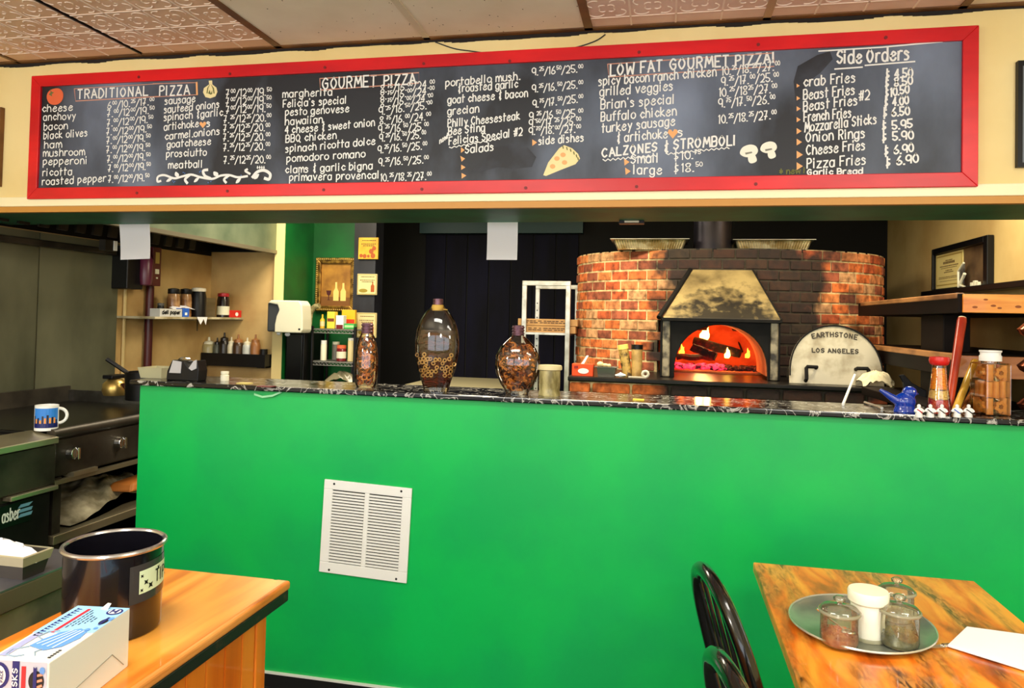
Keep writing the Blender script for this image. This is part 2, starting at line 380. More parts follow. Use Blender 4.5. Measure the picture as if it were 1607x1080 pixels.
# pairs of digits x,y on a grid: baseline y=2, x-height 6, capitals 8; '~' curved
for line in '''a 4.4|~45 26 05 03 12 32 44|46 42
b 4|08 02|~05 16 36 44 33 22 12 03
c 3.8|~45 26 15 04 13 22 43
d 4.4|~45 26 05 03 12 32 44|48 42
e 4.2|~04 24 45 26 15 04 03 12 32 43
f 3|~38 28 17 15 12|06 36
g 4.4|~45 26 05 03 12 32 44|~46 43 41 20 01
h 4.2|08 02|~04 16 36 44 42
i 1.4|06 02|07 08
j 2|~16 12 10 00
k 4|08 02|36 04 42
l 1.3|08 02
m 5.6|06 02|~05 16 26 34 32|~34 46 56 64 62
n 4.2|06 02|~04 16 36 44 42
o 4.2|~26 05 03 22 43 45 26
p 4.2|06 00|~05 16 36 44 33 12 03
q 4.4|~45 26 05 03 12 32 44|46 40
r 3|06 02|~04 16 36
s 3.6|~35 16 05 24 33 22 02
t 3|18 12|06 36
u 4.2|~06 03 12 32 43|46 42
v 4|06 22 46
w 5.6|06 12 35 52 66
x 4|06 42|46 02
y 4.2|06 23|46 10
z 4|06 46 02 42
A 5|02 28 52|14 44
B 4.4|08 02|~08 38 46 25 05|~25 45 43 32 02
C 4.6|~47 28 06 04 22 43
D 4.6|08 02|~08 28 46 44 22 02
E 4|48 08 02 42|05 35
F 4|48 08 02|05 35
G 5|~47 28 06 04 22 43 45|45 25
H 4.6|08 02|48 42|05 45
I 1.6|08 02
K 4.4|08 02|48 05 42
L 4|08 02 42
M 5.6|02 18 34 58 62
N 4.8|02 08 42 48
O 5|~28 06 04 22 44 46 28
P 4.4|08 02|~08 38 46 25 05
Q 5|~28 06 04 22 44 46 28|33 51
R 4.4|08 02|~08 38 46 25 05|25 42
S 4.2|~47 28 06 25 44 22 03
T 4.6|08 48|28 22
U 4.6|~08 04 22 44 48
V 4.6|08 22 48
W 6|08 12 36 52 68
Z 4.6|08 48 02 42
0 3.8|~28 06 04 22 43 46 28
1 1.6|07 18 12
2 3.8|~07 28 46 34 02|02 42
3 3.8|~07 28 36 15 34 22 03
4 4|38 32|38 04 44
5 4|48 08 05|~05 25 44 43 22 03
6 4|~38 16 03 22 43 44 25 04
7 3.8|08 38 12|04 34
8 3.8|~25 07 28 47 25 03 22 43 25
9 4|~47 28 07 05 24 45 47|47 42
. 1|02 12
! 1.4|08 04|02 03
$ 4|~37 17 15 34 23 03|19 11
/ 3.6|01 48
& 3.6|~37 16 25 13 22 32|29 21
# 4.4|12 28|32 48|04 44|06 46
' 1|08 07
* 4|04 46|06 44|28 23
" 2|08 07|18 17'''.split('\n'):
    hd, *st = line.split('|'); ch, w = hd.split(' '); G_(ch, float(w), *st)
def strokes(ch):
    for st in GL[ch][1]:
        cu = st[0] == '~'
        p = [(int(q[0]), int(q[1])-2) for q in st.lstrip('~').split(' ')]
        yield ([(v.x, v.y) for v in crv([(a, c_, 0) for a, c_ in p], 3)] if cu else p)
YS = -.0172
def bpt(x, y): p = aY(x, y, YS); return Vector((p.x, p.z))
CR = {'A': (60, 120, 6), 'B': (240, 120, 6), 'C': (400, 60, 2.9218), 'D': (900, 40, 2.273)}
def cpt(c, x, y): o = CR[c]; return bpt(o[0]+x/o[2], o[1]+y/o[2])
def layout(text):
    x = 0; out = []; sup = 0
    for ch in text:
        if ch == '^': sup = 2; continue
        if ch == ' ': x += 3.4; continue
        s_ = .52 if sup and ch.isdigit() else 1
        y = 3.2 if s_ < 1 else 0
        out.append((ch, x, y, s_)); x += (GL[ch][0]+(1.9 if ch not in '.1' else 1.5))*s_
        if s_ < 1: sup -= 1
    return out, x-1.8
def chalk(mb, text, c, xa, ya, xb, yb, h, w=.0046):
    """one written line from its left to its right end along the board; h = height of a capital"""
    p = cpt(c, xa, ya); q = cpt(c, xb, yb); d = q-p; out, tot = layout(text); kx = d.length/tot
    e = d.normalized(); up = Vector((0, 1)); H = (cpt(c, xa, ya)-cpt(c, xa, ya+h)).length/6
    for ch, x, y, s_ in out:
        for st in strokes(ch):
            jx = R.uniform(-.15, .15); jy = R.uniform(-.15, .15)
            P = [p+e*((x+(a+jx)*s_)*kx)+up*((y+(g+jy)*s_)*H) for a, g in st]; ww = w*(.72 if s_ < 1 else 1)
            for Q in ([P] if len(P) > 5 else [P[i:i+2] for i in range(len(P)-1)]): mb.ribbon(Q, ww, YS)
def poly(mb, c, pts, w=.005, close=False, curve=False):
    P = [cpt(c, *t) for t in pts]
    if curve: P = [Vector((v.x, v.y)) for v in crv([(a.x, a.y, 0) for a in P], 5)]
    if close: P.append(P[0])
    mb.ribbon(P, w, YS)
def fill(mb, c, pts, y=YS, curve=False):
    P = [cpt(c, *t) for t in pts]
    if curve: P = [Vector((v.x, v.y)) for v in crv([(a.x, a.y, 0) for a in P], 5, True)]
    mb.flat(P, y)
chk = M('white_chalk', (236, 238, 236), .8); chw = M('orange_chalk', (240, 178, 120), .8); cht = M('tomato_chalk', (228, 104, 62), .8); chy = M('cream_chalk', (240, 226, 170), .8)
chp = M('pink_chalk', (206, 150, 130), .8); chb = M('blue_chalk', (90, 140, 220), .8); chg = M('olive_chalk', (110, 112, 60), .8)
def lines(name, mat, rows, label=None):
    for r in rows: mb = MB(); chalk(mb, *r); mb.build(name, mat, mb_root, recalc=False)
lines('heading', chk, [('TRADITIONAL', 'A', 372, 210, 1035, 180, 84, .0062), ('PIZZA', 'B', 65, 182, 350, 170, 88, .0062),
    ('GOURMET', 'C', 312, 234, 558, 222, 50, .0062), ('PIZZA', 'C', 592, 218, 738, 208, 46, .0062),
    ('LOW FAT', 'D', 132, 180, 318, 163, 40, .0062), ('GOURMET', 'D', 345, 158, 555, 146, 38, .0062), ('PIZZA!', 'D', 578, 144, 718, 132, 36, .0062),
    ('CALZONES', 'D', 103, 470, 298, 448, 30, .006), ('&', 'D', 322, 452, 340, 450, 34, .006), ('STROMBOLI', 'D', 358, 442, 580, 426, 34, .006),
    ('Side', 'D', 940, 136, 1028, 132, 46, .0065), ('Orders', 'D', 1048, 132, 1198, 120, 46, .0065)])
A = [('cheese', 40, 335, 325, 320), ('anchovy', 50, 415, 355, 402), ('bacon', 55, 508, 280, 494), ('black olives', 55, 592, 462, 560), ('ham', 58, 678, 220, 668),
     ('mushroom', 48, 755, 438, 740), ('pepperoni', 48, 834, 465, 822), ('ricotta', 45, 938, 318, 925), ('roasted pepper', 38, 1024, 640, 988)]
lines('dish_name', chk, [(t, 'A', a, c, d, e, 66) for t, a, c, d, e in A])
PA = [(655, 305, 1085, 265), (650, 382, 1085, 345), (650, 470, 1075, 432), (645, 555, 1060, 520), (645, 635, 1050, 608), (645, 722, 1045, 695), (650, 812, 1050, 785), (660, 900, 1050, 875), (660, 1000, 1040, 982)]
lines('price_line', chk, [('6^00/10.^25/17.^00' if i == 0 else '7.^00/12^00/19.^50', 'A', *q, 64, .0042) for i, q in enumerate(PA)])
B_ = [('sausage', 115, 264, 400, 240), ('sauteed onions', 108, 345, 625, 292), ('spinach &garlic', 105, 418, 658, 368), ('artichoke', 108, 508, 430, 474), ('s', 508, 474, 540, 470),
      ('carmel.onions', 115, 595, 630, 545), ('goatcheese', 135, 672, 548, 640), ('prosciutto', 130, 762, 505, 742), ('meatball', 145, 866, 468, 855)]
lines('dish_name', chk, [(t, 'B', a, c, d, e, 66) for t, a, c, d, e in B_])
PB = [(690, 192, 1110, 176), (690, 272, 1105, 252), (690, 350, 1105, 330), (670, 440, 1105, 418), (665, 525, 1095, 510), (665, 610, 1095, 598), (665, 702, 1095, 690), (670, 822, 1100, 812)]
lines('price_line', chk, [('7^00/12^00/19.^50' if i < 3 else '7.^25/12^25/20.^00', 'B', *q, 68, .0042) for i, q in enumerate(PB)])
Cc = [('margherita', 128, 272, 355, 262), ("Felicia's special", 130, 318, 420, 298), ('pesto genovese', 140, 355, 432, 338), ('hawaiian', 140, 398, 312, 388), ('4 cheese & sweet onion', 140, 438, 550, 402),
      ('BBQ chicken', 142, 478, 375, 460), ('spinach ricotta dolce', 142, 524, 552, 487), ('pomodoro romano', 147, 568, 507, 545), ('clams & garlic bigna', 142, 618, 540, 600), ('primavera provencal', 160, 655, 570, 642)]
lines('dish_name', chk, [(t, 'C', a, c, d, e, 33) for t, a, c, d, e in Cc])
PC = [('8.^75/16.^00/24.^00', 577, 250, 820, 226), ('8.^75/16.^00/24.^00', 577, 282, 818, 254), ('8.^75/16.^00/24.^00', 577, 316, 812, 288), ('9.^25/16.^50/25.^00', 570, 352, 808, 320), ('8.^75/16.^00/24.^00', 573, 394, 802, 374),
      ('9.^25/16.^50/25.^00', 568, 434, 792, 420), ('9.^25/16.^50/25.^00', 572, 474, 780, 458), ('9.^25/16.^50/25.^00', 565, 528, 785, 508), ('9.^25/16.^50/25.^00', 568, 586, 792, 572), ('10.^25/18.^25/27.^00', 578, 656, 805, 648)]
lines('price_line', chk, [(t, 'C', a, c, d, e, 34, .004) for t, a, c, d, e in PC])
Dd = [('portabello mush.', 875, 222, 1215, 190), ('&roasted garlic', 932, 248, 1205, 225), ('goat cheese & bacon', 885, 300, 1252, 268), ('grecian', 885, 352, 1028, 340), ('Philly Cheesesteak', 885, 408, 1215, 372),
      ('Bee Sting', 888, 445, 1055, 425), ('Felicias Special #2', 890, 490, 1225, 445), ('Salads', 965, 528, 1095, 514), ('side dishes', 1302, 488, 1508, 472)]
lines('dish_name', chk, [(t, 'C', a, c, d, e, 35) for t, a, c, d, e in Dd]+[('new!', 'C', 848, 484, 886, 458, 24, .004)])
PD = [('9.^25/16^50/25.^00', 1272, 170, 1500, 155), ('9.^25/16.^50/25.^00', 1272, 248, 1500, 228), ('9.^75/17.^50/25.^00', 1275, 318, 1500, 292), ('9.^25/16.^50/25.^00', 1260, 374, 1500, 358), ('9.^50/17.^25/26.^00', 1258, 408, 1490, 396), ('9.^75/18.^00/27.^00', 1258, 444, 1490, 430)]
lines('price_line', chk, [(t, 'C', a, c, d, e, 34, .004) for t, a, c, d, e in PD])
E_ = [('spicy bacon ranch chicken', 90, 215, 510, 180), ('grilled veggies', 95, 252, 355, 230), ("Brian's special", 98, 298, 360, 278), ('Buffalo chicken', 98, 342, 368, 320), ('turkey sausage', 102, 382, 362, 355),
      ('& artichoke', 155, 418, 335, 400), ('s', 372, 396, 390, 393), ('Small', 205, 492, 303, 488), ('large', 215, 530, 315, 530)]
lines('dish_name', chk, [(t, 'D', a, c, d, e, 32) for t, a, c, d, e in E_])
PE = [('10.^25/18.^25/27.^00', 530, 178, 732, 158), ('9.^25/17.^00/25.^00', 528, 215, 728, 198), ('10.^25/18^25/27.^00', 520, 254, 722, 238), ('9.^75/17.^50/26.^00', 518, 292, 715, 278), ('10.^25/18.^25/27.^00', 518, 350, 720, 332), ('$10.^75', 360, 480, 450, 474), ('$18.^50', 360, 526, 455, 518)]
lines('price_line', chk, [(t, 'D', a, c, d, e, 30, .004) for t, a, c, d, e in PE])
F_ = [('crab Fries', 822, 218, 1005, 202), ('Beast Fries', 820, 265, 1003, 245), ('Beast Fries', 820, 305, 1012, 282), ('#2', 1018, 268, 1055, 264), ('French Fries', 822, 344, 990, 327), ('Mozzarella Sticks', 825, 380, 1080, 350), ('Onion Rings', 830, 416, 1040, 400),
      ('Cheese Fries', 832, 462, 1040, 442), ('Pizza Fries', 833, 510, 1043, 494), ('Garlic Bread', 835, 534, 1032, 528)]
lines('dish_name', chk, [(t, 'D', a, c, d, e, 34 if 'Gar' not in t else 20) for t, a, c, d, e in F_])
PF = [('$ 4.50', 1115, 190, 1208, 182), ('$ 8.50', 1112, 222, 1207, 210), ('$10.50', 1113, 258, 1195, 240), ('$ 4.00', 1110, 292, 1193, 280), ('$ 6.50', 1105, 328, 1197, 318), ('$ 5.95', 1102, 374, 1207, 364), ('$ 5.90', 1102, 414, 1210, 404), ('$ 6.90', 1110, 464, 1210, 450), ('$ 6.90', 1115, 504, 1227, 488)]
lines('price_line', chk, [(t, 'D', a, c, d, e, 30, .0055) for t, a, c, d, e in PF])
lines('note', chg, [('* new !', 'D', 735, 532, 826, 526, 20, .004)])
# boxes, rules and squiggles
b = MB()
def one(nm, mat, fn, *a, **k):
    global b
    b = MB(); fn(b, *a, **k); return b.build(nm, mat, mb_root, recalc=False)
poly(b, 'A', [(340, 118), (352, 232), (1140, 188)], .004); poly(b, 'A', [(340, 116), (1140, 68)], .003); poly(b, 'B', [(0, 68), (410, 58)], .003); poly(b, 'B', [(0, 194), (415, 172)], .003); b.build('heading_box', chp, mb_root, recalc=False); b = MB()
poly(b, 'C', [(298, 185), (752, 158), (752, 206), (300, 238)], .004, True); b.build('heading_box', chp, mb_root, recalc=False); b = MB()
poly(b, 'D', [(122, 138), (715, 98), (715, 132)], .0035); poly(b, 'D', [(122, 138), (126, 184), (715, 146)], .0035)
b.build('heading_box', chp, mb_root, recalc=False)
one('heading_bar', chw, poly, 'B', [(412, 58), (416, 170)], .008)
for pts in ([(945, 500), (945, 526), (962, 513)], [(942, 540), (948, 566), (964, 552)], [(946, 580), (946, 604), (966, 592)], [(948, 618), (948, 644), (970, 630)], [(1272, 464), (1272, 494), (1294, 478)]): one('bullet', chw, fill, 'C', pts)
for y, s_ in ((215, 7), (260, 8), (297, 9), (336, 9), (377, 11), (416, 12), (461, 14), (502, 14)): one('bullet', chw, fill, 'D', [(796, y-s_), (796, y+s_), (796+1.6*s_, y)])
for x, y in ((180, 487), (184, 520)): one('bullet', chw, fill, 'D', [(x, y-13), (x+2, y+13), (x+20, y)])
for c, x, y, s_ in (('B', 470, 455, 32), ('D', 354, 386, 18)):
    one('heart', chw, fill, c, [(x, y+s_), (x-s_, y-.2*s_), (x-.8*s_, y-.8*s_), (x-.3*s_, y-.8*s_), (x, y-.35*s_), (x+.3*s_, y-.9*s_), (x+.85*s_, y-.8*s_), (x+s_, y-.2*s_)])
one('underline', chk, poly, 'D', [(932, 156), (1030, 149)], .005); one('underline', chk, poly, 'D', [(1040, 143), (1217, 129)], .005); one('underline', chk, poly, 'D', [(875, 92), (1100, 78), (1315, 58)], .005)
one('underline', chk, poly, 'C', [(892+i*11, 500-i*2+(6 if i % 2 else 0)) for i in range(22)], .004); one('underline', chk, poly, 'D', [(105+i*9, 478-i*.85+(7 if i % 2 else 0)) for i in range(22)], .004); one('underline', chk, poly, 'D', [(330+i*9, 456-i*.9+(6 if i % 2 else 0)) for i in range(26)], .004)
# leafy vine under the second column
b = MB()
poly(b, 'B', [(75, 985), (45, 990), (50, 945), (110, 930), (200, 960), (270, 945), (360, 925), (450, 950), (560, 965), (640, 935), (720, 930), (800, 950), (890, 940)], .009, curve=True)
poly(b, 'B', [(325, 1005), (305, 970), (345, 930)], .011, curve=True); poly(b, 'B', [(515, 880), (475, 890), (490, 935), (540, 960)], .011, curve=True); poly(b, 'B', [(690, 1000), (672, 970), (715, 935)], .01, curve=True)
poly(b, 'B', [(890, 875), (872, 890), (915, 918)], .009, curve=True); poly(b, 'B', [(940, 950), (985, 900), (1050, 885), (1105, 920), (1095, 968), (1055, 960)], .012, curve=True)
def leaf(x, y, dx, dy, w):
    n_ = Vector((-dy, dx)).normalized()*w
    fill(b, 'B', [(x, y), (x+dx*.4+n_.x, y+dy*.4+n_.y), (x+dx, y+dy), (x+dx*.5-n_.x, y+dy*.5-n_.y)], curve=True)
for q in ((235, 950, -20, -52, 20), (125, 990, 62, -34, 14), (385, 995, 52, -44, 14), (610, 940, -38, -44, 22), (780, 1005, 50, -50, 16), (950, 965, 50, -46, 18)): leaf(*q)
for x in (985, 1005, 1025, 1045): fill(b, 'B', [(x-8, 860), (x, 838), (x+9, 858), (x, 874)])
b.build('vine_drawing', chk, mb_root, recalc=False)
b = MB()
for x, y in ((285, 905), (300, 912), (195, 1000), (205, 990), (187, 985), (520, 1000), (545, 990), (555, 975), (440, 900), (450, 890), (700, 960), (830, 930)): one('dot', chb, fill, 'B', [(x-5, y), (x, y-6), (x+5, y), (x, y+6)])
# small chalk pictures
def tri(name, parts):
    for i, (nm, mat, shapes) in enumerate(parts):
        mb = MB()
        for c, pts, cu in shapes: fill(mb, c, pts, YS-.0004*i, cu)
        mb.build(nm if i else name, mat, mb_root if i == 0 else tri.r, recalc=False) if i else setattr(tri, 'r', mb.build(name, mat, mb_root, recalc=False))
tri('tomato_drawing', [('', cht, [('A', [(85, 165), (120, 125), (190, 112), (232, 150), (230, 215), (185, 262), (120, 262), (85, 220)], True)]),
    ('stalk', chg, [('A', [(100, 170), (118, 150), (112, 118), (128, 145), (150, 152), (128, 168), (132, 190)], False)])])
tri('garlic_drawing', [('', chy, [('B', [(525, 40), (530, 75), (480, 110), (472, 150), (495, 195), (540, 206), (588, 190), (608, 145), (598, 105), (560, 75), (558, 38)], False)]),
    ('clove_marks', chg, [('B', [(540, 70), (512, 110), (505, 160), (516, 160), (522, 112)], False), ('B', [(545, 70), (575, 110), (582, 160), (571, 162), (562, 112)], False), ('B', [(520, 160), (535, 125), (545, 160), (558, 130), (560, 165), (545, 172)], False)])])
tri('pizza_slice_drawing', [('', chy, [('C', [(1322, 628), (1345, 570), (1395, 505), (1418, 490), (1455, 505), (1482, 530), (1491, 552), (1470, 578), (1400, 605), (1335, 632)], False)]),
    ('topping', chw, [('C', [(x+13*math.cos(t), y+11*math.sin(t)) for t in [i*pi/4 for i in range(8)]], False) for x, y in ((1413, 535), (1385, 552), (1420, 570), (1365, 588))]),
    ('crust_marks', chg, [('C', [(x-3, y-6), (x+2, y-7), (x+5, y+7), (x, y+7)], False) for x, y in ((1412, 500), (1430, 506), (1447, 514), (1462, 527), (1474, 540), (1481, 553))])])
mush = []
for x, y, s_ in ((628, 450, 1), (698, 437, .92)):
    mush += [('D', [(x-34*s_, y+8*s_), (x-26*s_, y-14*s_), (x, y-25*s_), (x+22*s_, y-20*s_), (x+30*s_, y-2*s_), (x+18*s_, y+14*s_), (x-12*s_, y+20*s_)], True), ('D', [(x-4*s_, y+10*s_), (x+16*s_, y+8*s_), (x+26*s_, y+32*s_), (x+8*s_, y+42*s_), (x-4*s_, y+34*s_)], True)]
tri('mushroom_drawing', [('', M('mushroom_chalk', (240, 240, 226), .8), mush), ('gill_marks', M('grey_chalk', (130, 130, 120), .8), [('D', [(x-14, y+2), (x+10, y-2), (x+12, y+3), (x-12, y+9)], False) for x, y in ((626, 452), (697, 440))])])
# smear where an earlier drawing was wiped
b = MB(); b.flat([cpt('C', *t) for t in ((1000, 600), (1050, 560), (1100, 500), (1170, 482), (1250, 500), (1290, 545), (1270, 590), (1180, 600), (1120, 590), (1060, 605), (1005, 618))], YS+.0006); wm = M('wiped_slate', (22, 24, 32), .55, col2=(44, 48, 60), scale=10); b.build('wiped_patch', wm, mb_root, recalc=False); b = MB()
b.flat([cpt('D', *t) for t in ((785, 200), (800, 145), (870, 105), (915, 92), (925, 120), (880, 170), (830, 205), (815, 260), (795, 300))], YS+.0006)
b.build('wiped_patch', wm, mb_root, recalc=False)

# wire along the top of the wall and two frames cut by the picture's edges
b = MB(); b.tube(crv([(p.x, -.004, p.z) for p in [aY(x, y, -.004) for x, y in ((683, 66), (712, 76), (738, 80), (778, 84), (860, 82), (905, 74), (935, 64), (950, 54))]], 5), .0022, 6)
tag(b.build('wire', black), 'thin black wire drooping along the top of the red framed menu board', 'wire')
p = aY(1598, 95, -.02); q = aY(1602, 262, -.02)
t = thing('picture_frame', 'dark thin picture frame at the right edge of the photo, beside the menu board', 'picture frame', (p.x+.2, -.02, q.z))
b = MB(); w_ = .014
for a in ((p.x, p.x+w_, q.z, p.z), (p.x+.4-w_, p.x+.4, q.z, p.z), (p.x+w_, p.x+.4-w_, p.z-w_, p.z), (p.x+w_, p.x+.4-w_, q.z, q.z+w_)): b.box(a[0], a[1], -.02, -.001, a[2], a[3])
b.build('frame', black, t); b = MB(); b.box(p.x+w_, p.x+.4-w_, -.008, -.001, q.z+w_, p.z-w_); b.build('picture', M('grey_print', (130, 140, 150), .6), t)
p = aY(0, 168, -.02); q = aY(0, 292, -.02)
t = thing('picture_frame', 'pale wooden picture frame cut off by the left edge of the photo', 'picture frame', (p.x-.15, -.02, q.z))
b = MB(); X_ = p.x+.006
for a in ((X_-w_, X_, q.z, p.z), (X_-.3, X_-.3+w_, q.z, p.z), (X_-.3+w_, X_-w_, p.z-w_, p.z), (X_-.3+w_, X_-w_, q.z, q.z+w_)): b.box(a[0], a[1], -.02, -.001, a[2], a[3])
b.build('frame', trimb, t); b = MB(); b.box(X_-.3+w_, X_-w_, -.008, -.001, q.z+w_, p.z-w_); b.build('picture', cream, t)
# ------------------------------------------------------------------ bar counter
ZB = 1.155
def rect(x0, y0, x1, y1, Y):        # X range and Z range of an upright rectangle standing at depth Y
    a = aY(x0, (y0+y1)/2, Y); c = aY(x1, (y0+y1)/2, Y); xm = (x0+x1)/2
    return a.x, c.x, aY(xm, y1, Y).z, aY(xm, y0, Y).z
granite = M('black_granite', (14, 14, 18), .16, col2=(20, 20, 26), scale=20)
def veins(m):
    nt = m.node_tree; n = nt.nodes; L = nt.links; b = n['Principled BSDF']
    tc = n.new('ShaderNodeTexCoord'); nz = n.new('ShaderNodeTexNoise'); nz.inputs['Scale'].default_value = 13; nz.inputs['Detail'].default_value = 9; nz.inputs['Distortion'].default_value = 1.6
    L.new(tc.outputs['Object'], nz.inputs[0]); cr = n.new('ShaderNodeValToRGB'); e = cr.color_ramp.elements
    e[0].position = .5; e[0].color = rgba((14, 14, 18)); e[1].position = .56; e[1].color = rgba((14, 14, 18)); q = e.new(.53); q.color = rgba((190, 188, 180))
    L.new(nz.outputs[0], cr.inputs[0]); L.new(cr.outputs[0], b.inputs['Base Color'])
veins(granite)
b = MB(); b.box(XE-.03, 3.3, -.03, .275, ZT, ZB)
tag(b.build('bar_countertop', granite, bev=.005), 'long black granite bar top with white veins on the green half wall', 'countertop')

# white return-air grille, hung slightly crooked
g = thing('air_vent', 'white metal return-air grille with two columns of slats on the green wall', 'air vent', (aY(574, 832, 0).x, 0, aY(574, 832, 0).z))
g.rotation_euler = (0, math.radians(2.0), 0)
gw, gh = .352, .352
b = MB(); t_ = .006
for a in ((-gw/2, gw/2, gh/2-.036, gh/2), (-gw/2, gw/2, -gh/2, -gh/2+.04), (-gw/2, -gw/2+.036, -gh/2+.04, gh/2-.036), (gw/2-.036, gw/2, -gh/2+.04, gh/2-.036), (-.009, .009, -gh/2+.04, gh/2-.036)): b.box(a[0], a[1], -.009, -.001, a[2], a[3])
b.build('frame', white, g, world=False, bev=.002)
b = MB(); b.box(-gw/2+.03, gw/2-.03, -.002, -.001, -gh/2+.03, gh/2-.03); b.build('duct_backing', M('duct_black', (14, 16, 16), .9), g, world=False)
for s_ in (-1, 1):
    b = MB()
    for i in range(24):
        z = -gh/2+.044+i*(gh-.08)/24; xa, xb = sorted((s_*.009, s_*(gw/2-.036)))
        b.hexa([(xa, -.0095, z), (xb, -.0095, z), (xb, -.006, z), (xa, -.006, z), (xa, -.0095, z+.0072), (xb, -.0095, z+.0072), (xb, -.006, z+.0072), (xa, -.006, z+.0072)])
    b.build('slat_column', white, g, world=False)
for x, z in ((-.135, .162), (.135, .162), (-.135, -.164), (.135, -.164)):
    b = MB(); b.cyl((x, -.008, z), (x, -.012, z), .005, .003, 10); b.build('screw', M('dark_screw', (40, 40, 40), .4, .6) if 'dark_screw' not in MATS else MATS['dark_screw'], g, world=False)
# curl of tape peeling off the wall
b = MB(); q = [aY(x, y, -.012) for x, y in ((397, 619), (412, 623), (428, 621), (441, 615))]
b.rings([[(p.x, -.003-.01*math.sin(i), p.z+.004), (p.x, -.004-.01*math.sin(i), p.z-.004), (p.x, -.005-.01*math.sin(i), p.z-.004), (p.x, -.004-.01*math.sin(i), p.z+.004)] for i, p in enumerate(q)])
tag(b.build('tape_strip', M('pale_tape', (150, 226, 170), .4)), 'short strip of tape peeling off the top of the green wall', 'tape')

# ------------------------------------------------------------------ brick oven
OX, OY, OA, OB_ = .37, 2.3, .941, .68
ZL, ZO = 1.15, 1.857
oven = thing('pizza_oven', 'round brick wood-fired pizza oven with a metal hood over its glowing arched mouth', 'oven', (OX, OY, 0))
def brickM(name, base=None):
    m = M(name, base or (190, 90, 50), .85); nt = m.node_tree; n = nt.nodes; L = nt.links; b = n['Principled BSDF']
    tc = n.new('ShaderNodeTexCoord'); nz = n.new('ShaderNodeTexNoise'); nz.inputs['Scale'].default_value = 26; nz.inputs['Detail'].default_value = 6
    L.new(tc.outputs['Object'], nz.inputs[0])
    mul = n.new('ShaderNodeMix'); mul.data_type = 'RGBA'; mul.blend_type = 'MULTIPLY'; mul.inputs[0].default_value = 1
    cr = n.new('ShaderNodeValToRGB'); cr.color_ramp.elements[0].position = .3; cr.color_ramp.elements[1].position = .6
    cr.color_ramp.elements[0].color = (.28, .24, .2, 1); cr.color_ramp.elements[1].color = (1, 1, 1, 1)
    L.new(nz.outputs[0], cr.inputs[0])
    if base: mul.inputs[6].default_value = rgba(base)
    else:
        at = n.new('ShaderNodeAttribute'); at.attribute_name = 'tone'; L.new(at.outputs['Color'], mul.inputs[6])
    L.new(cr.outputs[0], mul.inputs[7])
    # soot round hood and flue, reaching further right to paint in dimmer light
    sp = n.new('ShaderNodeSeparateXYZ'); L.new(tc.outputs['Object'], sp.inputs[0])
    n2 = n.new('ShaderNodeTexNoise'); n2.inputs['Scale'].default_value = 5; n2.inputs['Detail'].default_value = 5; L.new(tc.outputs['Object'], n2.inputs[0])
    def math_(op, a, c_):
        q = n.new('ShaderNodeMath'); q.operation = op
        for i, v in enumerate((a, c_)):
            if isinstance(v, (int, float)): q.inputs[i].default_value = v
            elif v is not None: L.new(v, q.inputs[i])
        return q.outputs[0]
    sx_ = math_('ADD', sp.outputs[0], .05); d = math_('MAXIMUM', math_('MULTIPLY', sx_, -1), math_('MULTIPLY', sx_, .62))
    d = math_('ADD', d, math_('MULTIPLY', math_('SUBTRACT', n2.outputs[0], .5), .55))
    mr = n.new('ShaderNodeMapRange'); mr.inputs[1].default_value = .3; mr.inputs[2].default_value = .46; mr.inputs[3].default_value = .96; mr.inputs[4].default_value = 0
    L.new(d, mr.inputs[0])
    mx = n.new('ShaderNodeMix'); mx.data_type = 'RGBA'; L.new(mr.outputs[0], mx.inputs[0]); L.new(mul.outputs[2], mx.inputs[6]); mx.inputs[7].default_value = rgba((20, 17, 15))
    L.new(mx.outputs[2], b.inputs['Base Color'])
    bp = n.new('ShaderNodeBump'); bp.inputs['Strength'].default_value = .5; bp.inputs['Distance'].default_value = .006; L.new(nz.outputs[0], bp.inputs['Height']); L.new(bp.outputs[0], b.inputs['Normal'])
    return m
brick = brickM('fired_brick'); mortar = brickM('sooty_shaded_mortar', (226, 200, 146))
TONES = [lin(c) for c in ((226, 118, 56), (204, 96, 50), (218, 138, 84), (180, 96, 64), (214, 160, 110), (158, 84, 56), (232, 140, 76))]
def ept(t, off=0):
    nx, ny = math.cos(t)/OA, math.sin(t)/OB_; l = math.hypot(nx, ny)
    return OX+OA*math.cos(t)+off*nx/l, OY+OB_*math.sin(t)+off*ny/l
mx0, mx1, _, mz1 = rect(1036, 498, 1225, 586, 1.3); mz1 = ZL+.315
arc = [0]; N_ = 720
for i in range(N_): a = ept(2*pi*i/N_); c_ = ept(2*pi*(i+1)/N_); arc.append(arc[-1]+math.hypot(a[0]-c_[0], a[1]-c_[1]))
def ang_at(s_):
    s_ %= arc[-1]
    lo = 0; hi = N_
    while hi-lo > 1:
        md = (lo+hi)//2
        if arc[md] <= s_: lo = md
        else: hi = md
    return 2*pi*(lo+(s_-arc[lo])/(arc[lo+1]-arc[lo]))/N_
def in_mouth(x, y, z): return y < OY and mx0-.0 < x < mx1+.0 and z < mz1+.02
H_ = (ZO-ZL)/12
bk = MB(); mo = MB()
